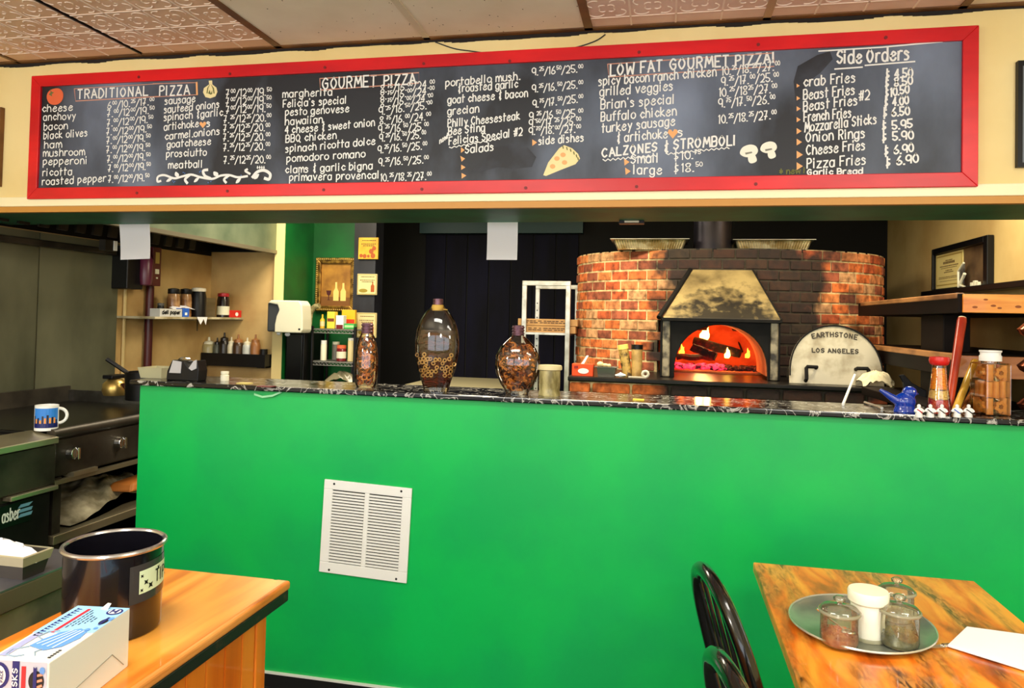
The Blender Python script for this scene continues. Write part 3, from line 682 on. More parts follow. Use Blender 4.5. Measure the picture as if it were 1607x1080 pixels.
for i in range(12):
    z0_ = ZL+i*H_; nb = 42
    off = (i % 2)*.5+R.uniform(-.1, .1)
    for j in range(nb):
        s0 = (j+off)*arc[-1]/nb; s1 = s0+arc[-1]/nb
        t0, t1 = ang_at(s0+.004), ang_at(s1-.004); a = ept((t0+t1)/2 if abs(t1-t0) < 1 else t0)
        if in_mouth(a[0], a[1], z0_): continue
        e = R.uniform(.003, .009); za = z0_+.004; zb = z0_+H_-.005+R.uniform(-.002, .001)
        P = [ept(t0, e), ept(t1, e), ept(t1, -.03), ept(t0, -.03)]
        bk.c = R.choice(TONES)
        bk.hexa([(p[0], p[1], za) for p in P]+[(p[0], p[1], zb) for p in P])
    for j in range(84):
        t0, t1 = 2*pi*j/84, 2*pi*(j+1)/84; a = ept((t0+t1)/2)
        if in_mouth(a[0], a[1], z0_): continue
        P = [ept(t0, 0), ept(t1, 0), ept(t1, -.025), ept(t0, -.025)]
        mo.hexa([(p[0], p[1], z0_) for p in P]+[(p[0], p[1], z0_+H_) for p in P])
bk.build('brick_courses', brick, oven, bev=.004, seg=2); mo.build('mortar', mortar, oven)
b = MB(); b.prism([ept(2*pi*j/60) for j in range(60)], 'z', ZO-.02, ZO); b.build('top_slab', soot, oven)
# ledge of larger bricks the oven stands on, with a dark hearth slab
YL = 1.12; lx0 = aY(894, 600, YL).x; lx1 = 1.035
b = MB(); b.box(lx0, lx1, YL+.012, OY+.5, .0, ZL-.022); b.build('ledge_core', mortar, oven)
b = MB()
for i in range(16):
    z_ = ZL-.025-(i+1)*.066
    x = lx0-(0 if i % 2 else .09)
    while x < lx1:
        w_ = R.choice((.17, .19, .2)); xa = max(x+.006, lx0); xb = min(x+w_-.006, lx1)
        if xb-xa > .02: b.c = R.choice(TONES[:2]+TONES[3:4]+TONES[5:6]); b.box(xa, xb, YL-R.uniform(0, .005), YL+.05, z_+.007, z_+.06)
        x += w_
    y = YL+.06
    while y < 2.0: b.c = R.choice(TONES); b.box(lx0-.006, lx0+.03, y, y+.18, z_+.007, z_+.06); y += .19
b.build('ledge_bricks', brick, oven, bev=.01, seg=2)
b = MB(); b.box(lx0-.01, lx1, YL-.01, OY, ZL-.024, ZL); b.build('hearth_slab', M('hearth_iron', (20, 18, 17), .35, .5, col2=(36, 32, 28), scale=9), oven, bev=.006)
# iron surround with arched mouth
ax0, ax1 = aY(1058, 580, 1.3).x, aY(1205, 580, 1.3).x; acx = (ax0+ax1)/2; arw = (ax1-ax0)/2
azt = aY(1130, 510, 1.3).z; ah = azt-ZL
arch = [(acx+arw*math.cos(pi-t*pi/24), ZL+.02+(ah-.02)*max(0, math.sin(t*pi/24))**.82) for t in range(25)]
outer = [(mx0, ZL), (mx0, mz1), (mx1, mz1), (mx1, ZL), (ax1, ZL)]+arch[::-1]+[(ax0, ZL)]
b = MB(); b.prism(outer, 'y', 1.30, 1.335); b.box(mx0, mx0+.03, 1.335, 1.75, ZL, mz1); b.box(mx1-.03, mx1, 1.335, 1.75, ZL, mz1); b.box(mx0, mx1, 1.335, 1.8, mz1-.02, mz1)
sur = b.build('mouth_surround', soot, oven, bev=.003)
for x in (mx0+.012, mx1-.05):
    b = MB(); b.box(x, x+.038, 1.286, 1.30, ZL+.002, mz1-.004); b.build('door_post', M('worn_iron', (150, 140, 116), .5, .2, col2=(40, 36, 30), scale=13, lo=.42, hi=.58) if 'worn_iron' not in MATS else MATS['worn_iron'], sur, bev=.008)
# hood
hx0, hx1 = aY(1087, 425, 1.62).x, aY(1180, 425, 1.62).x; hz = aY(1132, 424, 1.62).z; bx0, bx1 = aY(1040, 497, 1.27).x, aY(1226, 497, 1.27).x; bz = mz1-.005
hoodm = M('stained_hood_metal', (158, 138, 90), .5, .15, col2=(84, 70, 42), scale=7, lo=.4, hi=.72)
b = MB(); b.hexa([(bx0, 1.27, bz), (bx1, 1.27, bz), (bx1, 1.8, bz), (bx0, 1.8, bz), (hx0, 1.60, hz), (hx1, 1.60, hz), (hx1, 1.8, hz), (hx0, 1.8, hz)])
hood = b.build('hood', [hoodm], oven, bev=.006)
b = MB(); b.box(bx0-.005, bx1+.005, 1.262, 1.8, bz-.016, bz); b.build('hood_rim', soot, hood, bev=.002)
nt = hoodm.node_tree; n = nt.nodes; L = nt.links; bs = n['Principled BSDF']   # soot burnt onto the hood's lower middle
src = bs.inputs['Base Color'].links[0].from_socket
tc = n.new('ShaderNodeTexCoord'); mp = n.new('ShaderNodeMapping'); mp.inputs['Location'].default_value = (.27, 0, -9.9); mp.inputs['Scale'].default_value = (4.2, 0, 6.8)
L.new(tc.outputs['Object'], mp.inputs[0]); ln = n.new('ShaderNodeVectorMath'); ln.operation = 'LENGTH'; L.new(mp.outputs[0], ln.inputs[0])
nz = n.new('ShaderNodeTexNoise'); nz.inputs['Scale'].default_value = 22; nz.inputs['Detail'].default_value = 8; L.new(tc.outputs['Object'], nz.inputs[0])
ma = n.new('ShaderNodeMath'); ma.operation = 'MULTIPLY_ADD'; ma.inputs[1].default_value = 2.6; L.new(nz.outputs[0], ma.inputs[0]); L.new(ln.outputs['Value'], ma.inputs[2])
mr = n.new('ShaderNodeMapRange'); mr.inputs[1].default_value = 1.85; mr.inputs[2].default_value = 2.6; mr.inputs[3].default_value = .95; mr.inputs[4].default_value = 0; L.new(ma.outputs[0], mr.inputs[0])
mx = n.new('ShaderNodeMix'); mx.data_type = 'RGBA'; L.new(mr.outputs[0], mx.inputs[0]); L.new(src, mx.inputs[6]); mx.inputs[7].default_value = rgba((24, 20, 15)); L.new(mx.outputs[2], bs.inputs['Base Color'])
b = MB(); b.cyl((bx0-.02, 1.275, bz), (hx0-.012, 1.605, hz), .013, n=8); b.build('hood_edge', soot, hood); b = MB(); b.cyl((bx1+.004, 1.285, bz), (hx1+.004, 1.61, hz), .005, n=8); b.build('hood_edge', soot, hood)
fx = (aY(1087, 380, 1.75).x+aY(1150, 380, 1.75).x)/2
b = MB(); b.cyl((fx, 1.76, hz-.02), (fx, 1.76, ZC), .108, n=32); b.cyl((fx, 1.76, hz-.005), (fx, 1.76, hz+.03), .116, n=32)
b.build('flue_pipe', M('blued_flue_steel', (46, 42, 52), .3, .7, col2=(28, 26, 34), scale=5), oven, smooth=True)
# vaulted chamber
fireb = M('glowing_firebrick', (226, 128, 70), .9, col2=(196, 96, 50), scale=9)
b = MB(); rx, ry, rz = .54, .42, .36; cx, cy_ = acx+.03, 2.13; nn = 36; kk = 9
V = []; F = []
for i in range(kk+1):
    a = (pi/2)*i/kk
    for j in range(nn): t = 2*pi*j/nn; V.append((cx+rx*math.cos(a)*math.cos(t), cy_+ry*math.cos(a)*math.sin(t), ZL+.012+rz*math.sin(a)))
for i in range(kk):
    for j in range(nn):
        q = (i*nn+j, i*nn+(j+1) % nn, (i+1)*nn+(j+1) % nn, (i+1)*nn+j)
        yc = sum(V[w][1] for w in q)/4; xc = sum(V[w][0] for w in q)/4; zc_ = sum(V[w][2] for w in q)/4
        if yc < 1.84 and abs(xc-acx) < arw+.03 and zc_ < azt+.02: continue
        F.append(q)
b.add(V, F)
b.prism([(cx+rx*math.cos(2*pi*j/nn), cy_+ry*math.sin(2*pi*j/nn)) for j in range(nn)], 'z', ZL+.001, ZL+.012)
n0 = len(b.v)
for y0_, y1_ in ((1.335, 1.76),):
    ring = arch
    b.add([(p[0], y, p[1]) for y in (y0_, y1_) for p in ring], [(i, i+1, 25+i+1, 25+i) for i in range(24)])
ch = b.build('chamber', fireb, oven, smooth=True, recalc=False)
b = MB(); pts = [aY(x, y, 2.50) for x, y in ((1151, 512), (1156, 526), (1160, 540), (1165, 553))]
b.tube([(p.x, 2.5-.012, p.z) for p in pts], .006, 6); b.build('crack', soot, ch)
l = bpy.data.lights.new('fire_glow', 'POINT'); l.energy = 16; l.color = (1, .46, .15); l.shadow_soft_size = .05
o = bpy.data.objects.new('fire_glow', l); C.objects.link(o); o.location = (acx-.06, 1.92, ZL+.17)
# fire: logs, embers, flames
def log(x0_, y0_, x1_, y1_, Y0, Y1, r_, label):
    a = aY(x0_, y0_, Y0); c_ = aY(x1_, y1_, Y1)
    b = MB(); pts = [a.lerp(c_, i/6)+Vector((R.uniform(-1, 1), R.uniform(-1, 1), R.uniform(-1, 1)))*.004 for i in range(7)]
    b.tube(pts, [r_*R.uniform(.88, 1.08) for _ in pts], 9)
    return tag(b.build('log', M('charred_wood', (24, 14, 12), .9, col2=(90, 20, 14), scale=34, lo=.5, hi=.72, bump=.6) if 'charred_wood' not in MATS else MATS['charred_wood'], smooth=True), label, 'log', 'burning logs in the oven')
log(1090, 535, 1162, 556, 1.93, 1.86, .027, 'thick charred log lying on top of the fire in the oven')
log(1085, 545, 1124, 560, 1.80, 1.78, .024, 'short charred log under the thick one at the left of the fire')
log(1062, 560, 1122, 561, 1.93, 1.92, .02, 'low black log lying flat on the embers at the left of the fire')
b = MB()
for i in range(150):
    x = R.uniform(ax0-.02, ax0+arw*1.25); y = R.uniform(1.78, 2.0)
    if ((x-cx)/rx)**2+((y-cy_)/ry)**2 > .85: continue
    r_ = R.uniform(.008, .017); b.ell((x, y, ZL+.012+r_*.8+R.uniform(0, .012)), (r_*1.3, r_, r_*.8), 7, 5)
tag(b.build('embers', M('glowing_embers', (255, 60, 90), .9, emit=1.1, col2=(60, 6, 20), scale=34, lo=.46, hi=.6)), 'glowing pink embers under the logs in the oven', 'embers', kind='stuff')
b = MB()
for i in range(120):
    x = R.uniform(acx-.02, ax1+.05); y = R.uniform(1.78, 2.12)
    if ((x-cx)/rx)**2+((y-cy_)/ry)**2 > .85: continue
    r_ = R.uniform(.007, .016); b.ell((x, y, ZL+.012+r_*.8), (r_*1.3, r_, r_*.8), 6, 4)
tag(b.build('ash', M('dark_ash', (36, 22, 24), .95, col2=(90, 50, 54), scale=30)), 'dark ash and cold coals at the right of the oven floor', 'ash', kind='stuff')
fl1 = M('yellow_flame', (255, 214, 90), .9, emit=9); fl2 = M('orange_flame', (255, 130, 30), .9, emit=6)
def flame(x, y, h, Y, mm, label, w_=.4):
    p = aY(x, y, Y); s_ = (Y+2.63)/1151
    b = MB(); hh = h*s_
    for k_, (dx, f) in enumerate(((0, 1), (.28, .72), (-.22, .55))):
        pts = [(p.x+dx*hh*.5+hh*.13*math.sin(t*5+k_)*t+t*hh*.2, Y+.01*k_, p.z+t*hh*f) for t in [i/7 for i in range(8)]]
        b.tube(pts, [max(.001, hh*w_*.5*f*math.sin(pi*min(1, .2+.8*i/7))**1.2) for i in range(8)], 8)
    tag(b.build('flame', mm, smooth=True), label, 'flame', 'flames in the oven')
flame(1103, 534, 27, 1.93, fl1, 'tall yellow flame licking up above the thick log')
flame(1140, 562, 16, 1.84, fl1, 'small bright flame below the middle of the thick log')
flame(1068, 558, 18, 1.95, fl2, 'orange flame at the left edge of the oven mouth', .3)
flame(1172, 562, 15, 1.95, fl2, 'orange flame flickering over the coals right of the logs', .3)

# things lying round the oven
foil = M('aluminium_foil', (232, 222, 190), .32, .75, col2=(178, 156, 108), scale=18, lo=.4, hi=.6)
def foil_tray(x0_, x1_, yt, yb, Y, label):
    a = aY(x0_, yt, Y); c_ = aY(x1_, yt, Y); w_ = c_.x-a.x; h = .052
    t = thing('foil_tray', label, 'foil tray', ((a.x+c_.x)/2, Y+.15, ZO), 0, 'foil trays on top of the oven')
    b = MB(); W_, D_ = w_/2-.02, .15; wb, db = W_-.02, D_-.02
    def ring(wx, dy, z, rip):
        pts = []
        per = [(-wx, -dy), (wx, -dy), (wx, dy), (-wx, dy)]
        for s_ in range(4):
            p, q = per[s_], per[(s_+1) % 4]; n_ = 56 if s_ % 2 == 0 else 30
            for i in range(n_):
                f = i/n_; e = rip*(1 if i % 2 else -1); x = p[0]+(q[0]-p[0])*f; y = p[1]+(q[1]-p[1])*f
                nx, ny = ((0, -1), (1, 0), (0, 1), (-1, 0))[s_]
                pts.append((x+nx*e, y+ny*e, z))
        return pts
    b.rings([ring(wb-.004, db-.004, .003, 0), ring(wb, db, 0, 0), ring(wb, db, .001, .002), ring(W_, D_, h, .0028)], cap=False)
    b.f.append(list(range(172))); b.mi.append(0); b.cols.append(None)
    b.build('pan', foil, t, world=False)
    b = MB(); b.rings([ring(W_, D_, h, .0), ring(W_+.02, D_+.02, h+.003+R.uniform(0, .002), 0), ring(W_+.02, D_+.02, h+.006, 0), ring(W_, D_, h+.004, 0)], close=True); b.build('rim', alum, t, world=False)
foil_tray(958, 1082, 374, 391, 1.66, 'crimped foil tray on the oven top, left of the flue pipe')
foil_tray(1150, 1280, 372, 388, 1.70, 'crimped foil tray on the oven top, right of the flue pipe')
# round-topped oven door with cast lettering
d0 = aY(1228, 590, 1.2); d1 = aY(1399, 590, 1.2); dzt = aY(1312, 510, 1.26).z; dcx = (d0.x+d1.x)/2; dw = min((d1.x-d0.x)/2, 1.04-dcx)
door = thing('oven_door', 'grey steel half-round oven door with two handles, leaning on the oven ledge', 'oven door', (dcx, 1.195, ZL))
door.rotation_euler = (math.radians(-12), 0, 0)
dh = (dzt-ZL)/math.cos(math.radians(12))
shape = [(-dw, 0), (dw, 0), (dw, .04)]+[(dw*math.cos(t*pi/28), .04+(dh-.04)*math.sin(t*pi/28)**.85) for t in range(1, 28)]+[(-dw, .04)]
b = MB(); b.prism(shape, 'y', 0, .012); b.build('plate', M('pitted_zinc', (188, 180, 158), .5, .45, col2=(112, 96, 66), scale=9, lo=.46, hi=.74), door, world=False, bev=.003)
b = MB(); b.tube([(p[0]*.985, -.003, p[1]*.985) for p in shape[2:]], .004, 6); b.build('rim', soot, door, world=False)
def strokes_word(mb, text, cx_, cz, wid, h, y, w_, arcr=0, ax='y'):
    out, tot = layout(text); k_ = wid/tot
    for ch_, x, yy, s_ in out:
        for st in strokes(ch_):
            pts = []
            for a, g_ in st:
                X_ = (x+a*s_-tot/2)*k_; Z_ = (yy+g_*s_)*h/6
                if arcr: an = X_/arcr; X_, Z_ = (arcr+Z_)*math.sin(an), (arcr+Z_)*math.cos(an)-arcr
                pts.append((cx_+X_, cz+Z_))
            for Q in ([pts] if len(pts) > 5 else [pts[i:i+2] for i in range(len(pts)-1)]): mb.ribbon(Q, w_, y)
b = MB(); strokes_word(b, 'EARTHSTONE', 0, dh*.8, dw*.95, .022, -.0012, .005, .45); strokes_word(b, 'LOS ANGELES', 0, dh*.53, dw*.98, .02, -.0012, .005)
b.build('lettering', M('cast_dark', (50, 44, 36), .8), door, world=False, recalc=False)
for s_ in (-1, 1):
    b = MB(); x = s_*dw*.56; b.tube([(x-.03*s_, 0, dh*.27), (x-.03*s_, -.028, dh*.27), (x+.016*s_, -.032, dh*.27), (x+.02*s_, -.03, dh*.25), (x+.02*s_, -.03, dh*.07), (x+.02*s_, -.004, dh*.05)], .009, 8); b.build('handle', soot, door, world=False)
# crumpled white rag on the ledge
def rag(name, mat, c_, sx, sy, sz, seed, label, cat, n=26):
    rr = random.Random(seed); b = MB(); fs = [(rr.uniform(4, 11), rr.uniform(4, 11), rr.uniform(0, 6), rr.uniform(.1, .4)) for _ in range(7)]
    V = []
    for i in range(n):
        for j in range(n):
            u = i/(n-1)*2-1; v = j/(n-1)*2-1; d = max(0, 1-(u*u+v*v)**.5*.8)
            z = d**.7*.55+sum(a_*abs(math.sin(f1*u+f2*v+ph)) for f1, f2, ph, a_ in fs)*.3*min(1, d*2+.12)
            r_ = 1+.16*math.sin(3*math.atan2(v, u)+seed)
            V.append((c_[0]+u*sx*r_, c_[1]+v*sy*r_, c_[2]+.002+z*sz))
    b.add(V, [(i*n+j, (i+1)*n+j, (i+1)*n+j+1, i*n+j+1) for i in range(n-1) for j in range(n-1)])
    b.add([(p[0], p[1], c_[2]) for p in V], [(i*n+j, i*n+j+1, (i+1)*n+j+1, (i+1)*n+j) for i in range(n-1) for j in range(n-1)])
    return tag(b.build(name, mat, smooth=True, recalc=False, ang=70), label, cat)
p = aZ(1330, 594, ZL); rag('cloth', M('white_cotton', (222, 208, 172), .9), (p.x, YL+.035, ZL), .075, .03, .085, 6, 'crumpled white cloth on the oven ledge in front of the steel door', 'cloth')
# left side of the ledge: tea box, small pan, napkin rolls, two shaker jars
x0_, x1_, za, zb = rect(898, 563, 931, 581, 1.17)
t = thing('paper_box', 'small orange paper box with a white oval label on the oven ledge', 'box', ((x0_+x1_)/2, 1.19, ZL))
b = MB(); b.box(x0_, x1_, 1.16, 1.22, ZL, ZL+.062); b.build('carton', M('orange_card', (236, 74, 18), .6), t, bev=.002)
b = MB(); b.prism([((x0_+x1_)/2+.005+.028*math.cos(a), ZL+.026+.014*math.sin(a)) for a in [i*pi/10 for i in range(20)]], 'y', 1.1585, 1.16); b.build('oval_label', white, t)
b = MB(); b.box(x0_+.012, x0_+.032, 1.158, 1.16, ZL+.04, ZL+.052); b.build('stripe', M('maroon_print', (140, 20, 16), .6), t)
b = MB(); b.hexa([(x0_+.045, 1.18, ZL+.062), (x0_+.06, 1.18, ZL+.062), (x0_+.06, 1.182, ZL+.062), (x0_+.045, 1.182, ZL+.062), (x0_+.072, 1.19, ZL+.105), (x0_+.082, 1.19, ZL+.105), (x0_+.082, 1.192, ZL+.105), (x0_+.072, 1.192, ZL+.105)]); b.build('paper_tab', paper, t)
x0_, x1_, za, zb = rect(935, 569, 968, 582, 1.17)
t = thing('small_pan', 'small grey metal pan beside the orange box on the oven ledge', 'pan', ((x0_+x1_)/2, 1.2, ZL))
b = MB(); hw = (x1_-x0_)/2; cxx = (x0_+x1_)/2
b.rings([[(cxx+sx*w_, 1.2+sy*d_, z) for sx, sy in ((-1, -1), (1, -1), (1, 1), (-1, 1))] for w_, d_, z in ((hw-.012, .035, ZL), (hw-.006, .042, ZL+.046), (hw+.006, .05, ZL+.048), (hw+.006, .05, ZL+.05), (hw-.01, .038, ZL+.049), (hw-.015, .032, ZL+.006))])
b.build('pan_body', M('grey_pan', (126, 124, 112), .4, .7), t)
b = MB(); p = aY(946, 563, 1.2); b.ell((p.x-.012, 1.195, ZL+.062), (.018, .016, .014)); b.ell((p.x+.012, 1.195, ZL+.058), (.022, .01, .009)); b.ell((p.x+.034, 1.195, ZL+.056), (.01, .011, .01))
tag(b.build('dough_scrap', M('pale_dough', (222, 206, 150), .8), smooth=True), 'pale lump lying across the small grey pan', 'food')
def shaker(x, yb, yt, r_, lid, body, label, tilt=0):
    p = aY(x, yb, 1.22); h = (yb-yt)*(1.22+2.63)/1151
    t = thing('spice_jar', label, 'jar', (p.x, 1.24, ZL), 0, 'tall jars on the oven ledge'); t.rotation_euler = (0, tilt, 0)
    b = MB(); b.lathe([(0, .001), (r_*.9, .001), (r_*.9, .004), (r_, h*.5), (r_, h*.86), (0, h*.86)]); b.build('jar_body', body, t, world=False, smooth=True)
    b = MB(); b.lathe([(r_*1.06, h*.86), (r_*1.06, h), (0, h)]); b.build('lid', lid, t, world=False, smooth=True)
shaker(985, 578, 528, .026, M('yellow_lid', (232, 214, 110), .5), M('spotted_label', (196, 160, 84), .5, col2=(70, 50, 24), scale=30, lo=.45, hi=.6), 'tall speckled jar with a yellow lid, tilted against the oven bricks', math.radians(-10))
shaker(999, 577, 527, .028, black, M('tan_spice', (196, 160, 96), .5, col2=(150, 116, 62), scale=20), 'tall tan jar with a dark lid on the oven ledge')
b = MB(); p = aZ(982, 583, ZL)
for q in range(7): b.ell((p.x+R.uniform(-.02, .022), 1.14+R.uniform(-.012, .015), ZL+.011+R.uniform(0, .008)), (R.uniform(.008, .016), .011, R.uniform(.006, .011)), 8, 6)
tag(b.build('paper_scrap', paper, smooth=True), 'small crumpled white paper in front of the speckled jar', 'paper')
p = aY(1013, 577, 1.15); t = thing('paper_roll', 'white paper strip with a curled roll end on the oven ledge', 'paper roll', (p.x, 1.15, ZL))
b = MB(); b.torus((p.x, 1.155, ZL+.022), .014, .0075, Matrix.Rotation(pi/2, 3, 'X'), 16, 8); b.build('roll', M('roll_paper', (206, 200, 180), .8), t, smooth=True)
b = MB(); b.box(p.x-.085, p.x+.005, 1.148, 1.166, ZL+.002, ZL+.008); b.build('strip', MATS['roll_paper'], t)
# ------------------------------------------------------------------ pasta bottles on the bar
pasta_a = M('orange_pasta', (206, 116, 44), .5, col2=(150, 70, 26), scale=30); pasta_b = M('brown_pasta', (96, 44, 20), .5, col2=(54, 24, 12), scale=30)
pasta_c = M('pale_pasta', (240, 196, 120), .5); pasta_e = M('amber_ring_pasta', (240, 158, 72), .4); pasta_d = M('tan_pasta', (176, 112, 58), .5)
cork = M('plum_foil_cap', (120, 84, 96), .3, .5, col2=(90, 60, 72), scale=40); twine = M('yellow_ribbon', (206, 168, 76), .7)
bottle_glass = thin_glass('bottle_glass', (250, 246, 236), .05)
def rotR(): return Matrix.Rotation(R.uniform(0, 6.28), 3, 'X') @ Matrix.Rotation(R.uniform(0, 6.28), 3, 'Z')
def bottle(xc, yb, prof, cap, label, flat_, fills, ribbon_=None):
    p = aZ(xc, yb, ZB); s_ = ((p.y+2.6286)*math.cos(YAW)+abs(p.x)*math.sin(YAW))/1151.8
    P = [(a*s_, h*s_) for a, h in prof]
    t = thing('pasta_bottle', label, 'bottle', (p.x, p.y, ZB), 0, 'pasta bottles on the bar')
    b = MB(); b.lathe([(0, .002)]+[(P[0][0], .0)]+P+[(P[-1][0]*.99, P[-1][1]+.002)], n=40, sy=flat_, cap=False); b.build('glass', bottle_glass, t, world=False, smooth=True, ang=80)
    c0, c1, cr_ = cap; b = MB(); pr = [(0, c0*s_)]; k_ = 6
    for i in range(k_+1):
        z = c0+(c1-c0)*i/k_; pr += [(cr_*s_*(1.06 if i % 2 else .93), (z-.6)*s_), (cr_*s_*(1.06 if i % 2 else .93), (z+.6)*s_)]
    b.lathe(pr+[(0, (c1+.7)*s_)], n=24); b.build('cap', cork, t, world=False, smooth=True)
    if ribbon_:
        b = MB(); b.lathe([(ribbon_[2]*s_, ribbon_[0]*s_), (ribbon_[2]*1.1*s_, (ribbon_[0]+ribbon_[1])/2*s_), (ribbon_[2]*s_, ribbon_[1]*s_)], n=24); b.tube([(ribbon_[2]*s_, -.01, ribbon_[0]*s_+.006), (ribbon_[2]*1.9*s_, -.012, ribbon_[0]*s_+.004)], .002, 5); b.build('ribbon', twine, t, world=False, smooth=True)
    def rad(z):
        for (a, h), (c_, g) in zip(P, P[1:]):
            if h <= z <= g: return a+(c_-a)*(z-h)/max(1e-6, g-h)
        return P[-1][0]
    for nm, lab, z0_, z1_, n_, mats, kind, size in fills:
        b = MB()
        if kind == 'ring':
            st = size*1.35; row = 0; z = z0_*s_+size*.3
            while z < z1_*s_:
                q = rad(z)-.006; x = -q+st*(.3 if row % 2 else .8)
                while x < q-st*.2:
                    d = max(.004, flat_*max(0, q*q-x*x)**.5-.004); b.k = R.choice((1, 1, 1, 2, 0))
                    if z < (z1_*s_-size*(1+math.sin(x*40+1))*.9): b.torus((x+R.uniform(-.003, .003), -d+R.uniform(0, .003), z+R.uniform(-.003, .003)), size*.5, size*.19, Matrix.Rotation(pi/2+R.gauss(0, .22), 3, 'X') @ Matrix.Rotation(R.gauss(0, .25), 3, 'Y'), 14, 6)
                    x += st
                z += st*.88; row += 1
            n_ = 0
        for i in range(n_):
            z = R.uniform(z0_, z1_)*s_; a = R.uniform(0, 2*pi); q = rad(z)-.004-size*1.1
            if q < .004: continue
            a = R.gauss(-pi/2, 1.0); f = R.uniform(.8, 1); c_ = Vector((math.cos(a)*q*f, math.sin(a)*max(.004, q*flat_-.002)*f, z)); b.k = R.randrange(len(mats))
            if kind == 'ring': b.torus(c_, size*.62, size*.24, Matrix.Rotation(R.gauss(pi/2, .3), 3, 'X') @ Matrix.Rotation(R.uniform(-.4, .4), 3, 'Y'), 12, 6)
            elif kind == 'mix':
                if R.random() < .6: b.torus(c_, size*R.uniform(.6, .95), size*.2, Matrix.Rotation(R.gauss(pi/2, .6), 3, 'X') @ Matrix.Rotation(R.uniform(-.8, .8), 3, 'Y'), 11, 5)
                else:
                    d = rotR() @ Vector((size*1.4, 0, 0)); b.cyl(c_-d*.6, c_+d*.6, size*.42, n=7)
            else:
                d = Vector((R.uniform(.6, 1)*size*2.4, R.uniform(-.2, .2)*size, R.uniform(-.35, .35)*size)); c_.x *= .7; b.tube([c_-d, c_+Vector((0, 0, size*.4)), c_+d], size*.4, 5)
        b.k = 0
        zz = [z0_+(z1_-z0_)*i/6 for i in range(7)]
        b.lathe([(0, z0_*s_)]+[(max(.003, rad(z*s_)-.016), z*s_) for z in zz]+[(0, z1_*s_)], n=20, sy=flat_*.6)
        o = b.build('dried_pasta', mats, smooth=True); o.location += Vector((p.x, p.y, ZB)); tag(o, lab, 'pasta', kind='stuff')
bottle(574, 607, [(15, 1), (17.5, 6), (18.5, 20), (19, 38), (18, 54), (15.5, 68), (12, 78), (9.5, 83), (8.5, 92)], (84, 99, 9), 'slim tapered bottle of orange pasta rings, leftmost of the three on the bar', .8,
       [('', 'orange and brown pasta filling the slim left bottle', 6, 76, 130, [pasta_b, pasta_a, pasta_e, pasta_a], 'mix', .012)])
bottle(684, 615, [(20, 1), (21.5, 8), (25, 20), (31, 38), (35, 60), (35.5, 78), (33, 96), (27.5, 112), (20, 124), (12.5, 131), (8.5, 136), (7.5, 143)], (137, 145, 7.5), 'large oval bottle of pale pasta rings with a yellow ribbon round its neck', .55,
       [('', 'dark red spiral pasta at the bottom of the large oval bottle', 9, 27, 70, [pasta_b, pasta_b, M('russet_pasta', (120, 44, 20), .5)], 'spiral', .013),
        ('', 'pale pasta rings in the middle of the large oval bottle', 25, 62, 105, [pasta_b, pasta_c, pasta_c, pasta_c], 'ring', .0125),
        ('', 'dark brown strands above the pale rings in the large oval bottle', 62, 96, 60, [M('dark_pasta', (62, 40, 28), .5), pasta_b], 'spiral', .012)], (127, 136, 9))
bottle(811, 619, [(18, 1), (20, 7), (26, 15), (33, 30), (36, 46), (34.5, 60), (29, 72), (20, 82), (12, 89), (9.5, 93), (9, 98)], (93, 107, 9.5), 'squat round bottle of mixed brown pasta, rightmost of the three on the bar', .55,
       [('', 'mixed brown and orange pasta filling the squat round bottle', 8, 78, 230, [pasta_b, pasta_a, pasta_e, pasta_d], 'mix', .012)])
# small jar of herbs
p = aZ(862, 621, ZB); s_ = .00263
t = thing('herb_jar', 'small ribbed cream-lidded glass jar right of the squat round bottle', 'jar', (p.x, p.y, ZB))
b = MB(); b.lathe([(0, 0), (15.5*s_, 0), (16*s_, 2*s_), (14.5*s_, 8*s_), (15*s_, 12*s_), (15*s_, 36*s_), (0, 36*s_)]); b.build('glass', M('frosted_jar', (190, 178, 124), .25, col2=(120, 110, 66), scale=30, stretch=(1, 1, .4)), t, world=False, smooth=True)
b = MB(); b.lathe([(16*s_, 36*s_), (17.5*s_, 37*s_), (17.5*s_, 41*s_), (16.5*s_, 43*s_), (0, 43*s_)]); b.build('lid', M('cream_lid', (222, 210, 160), .5), t, world=False, smooth=True)
# square jar of big pasta shapes
p = aZ(1546, 653, ZB); jx, jy = p.x+.034, p.y+.05; ang = math.radians(14)
t = thing('square_jar', 'square glass jar packed with orange tube and flower pasta at the right of the bar', 'jar', (jx, jy, ZB), ang)
jw, jh = .043, .172
b = MB(); b.box(-jw, jw, -jw, jw, 0, jh); b.build('glass', bottle_glass, t, world=False, bev=.006)
b = MB(); b.lathe([(.028, jh), (.028, jh+.012), (.025, jh+.016)], cap=False); b.build('neck', bottle_glass, t, world=False, smooth=True)
b = MB(); b.lathe([(.033, jh+.006), (.033, jh+.022), (.03, jh+.026), (.03, jh+.034), (.033, jh+.036), (.033, jh+.041), (0, jh+.041)]); b.build('lid', white, t, world=False, smooth=True)
noodle = M('amber_pasta', (234, 160, 70), .5, col2=(206, 120, 40), scale=14)
Mt = Matrix.Translation((jx, jy, ZB)) @ Matrix.Rotation(ang, 4, 'Z')
def in_jar(mb, nm, lab, grp, cat):
    mb.v = [Mt @ v for v in mb.v]; return tag(mb.build(nm, noodle, smooth=True, bev=0), lab, cat, grp)
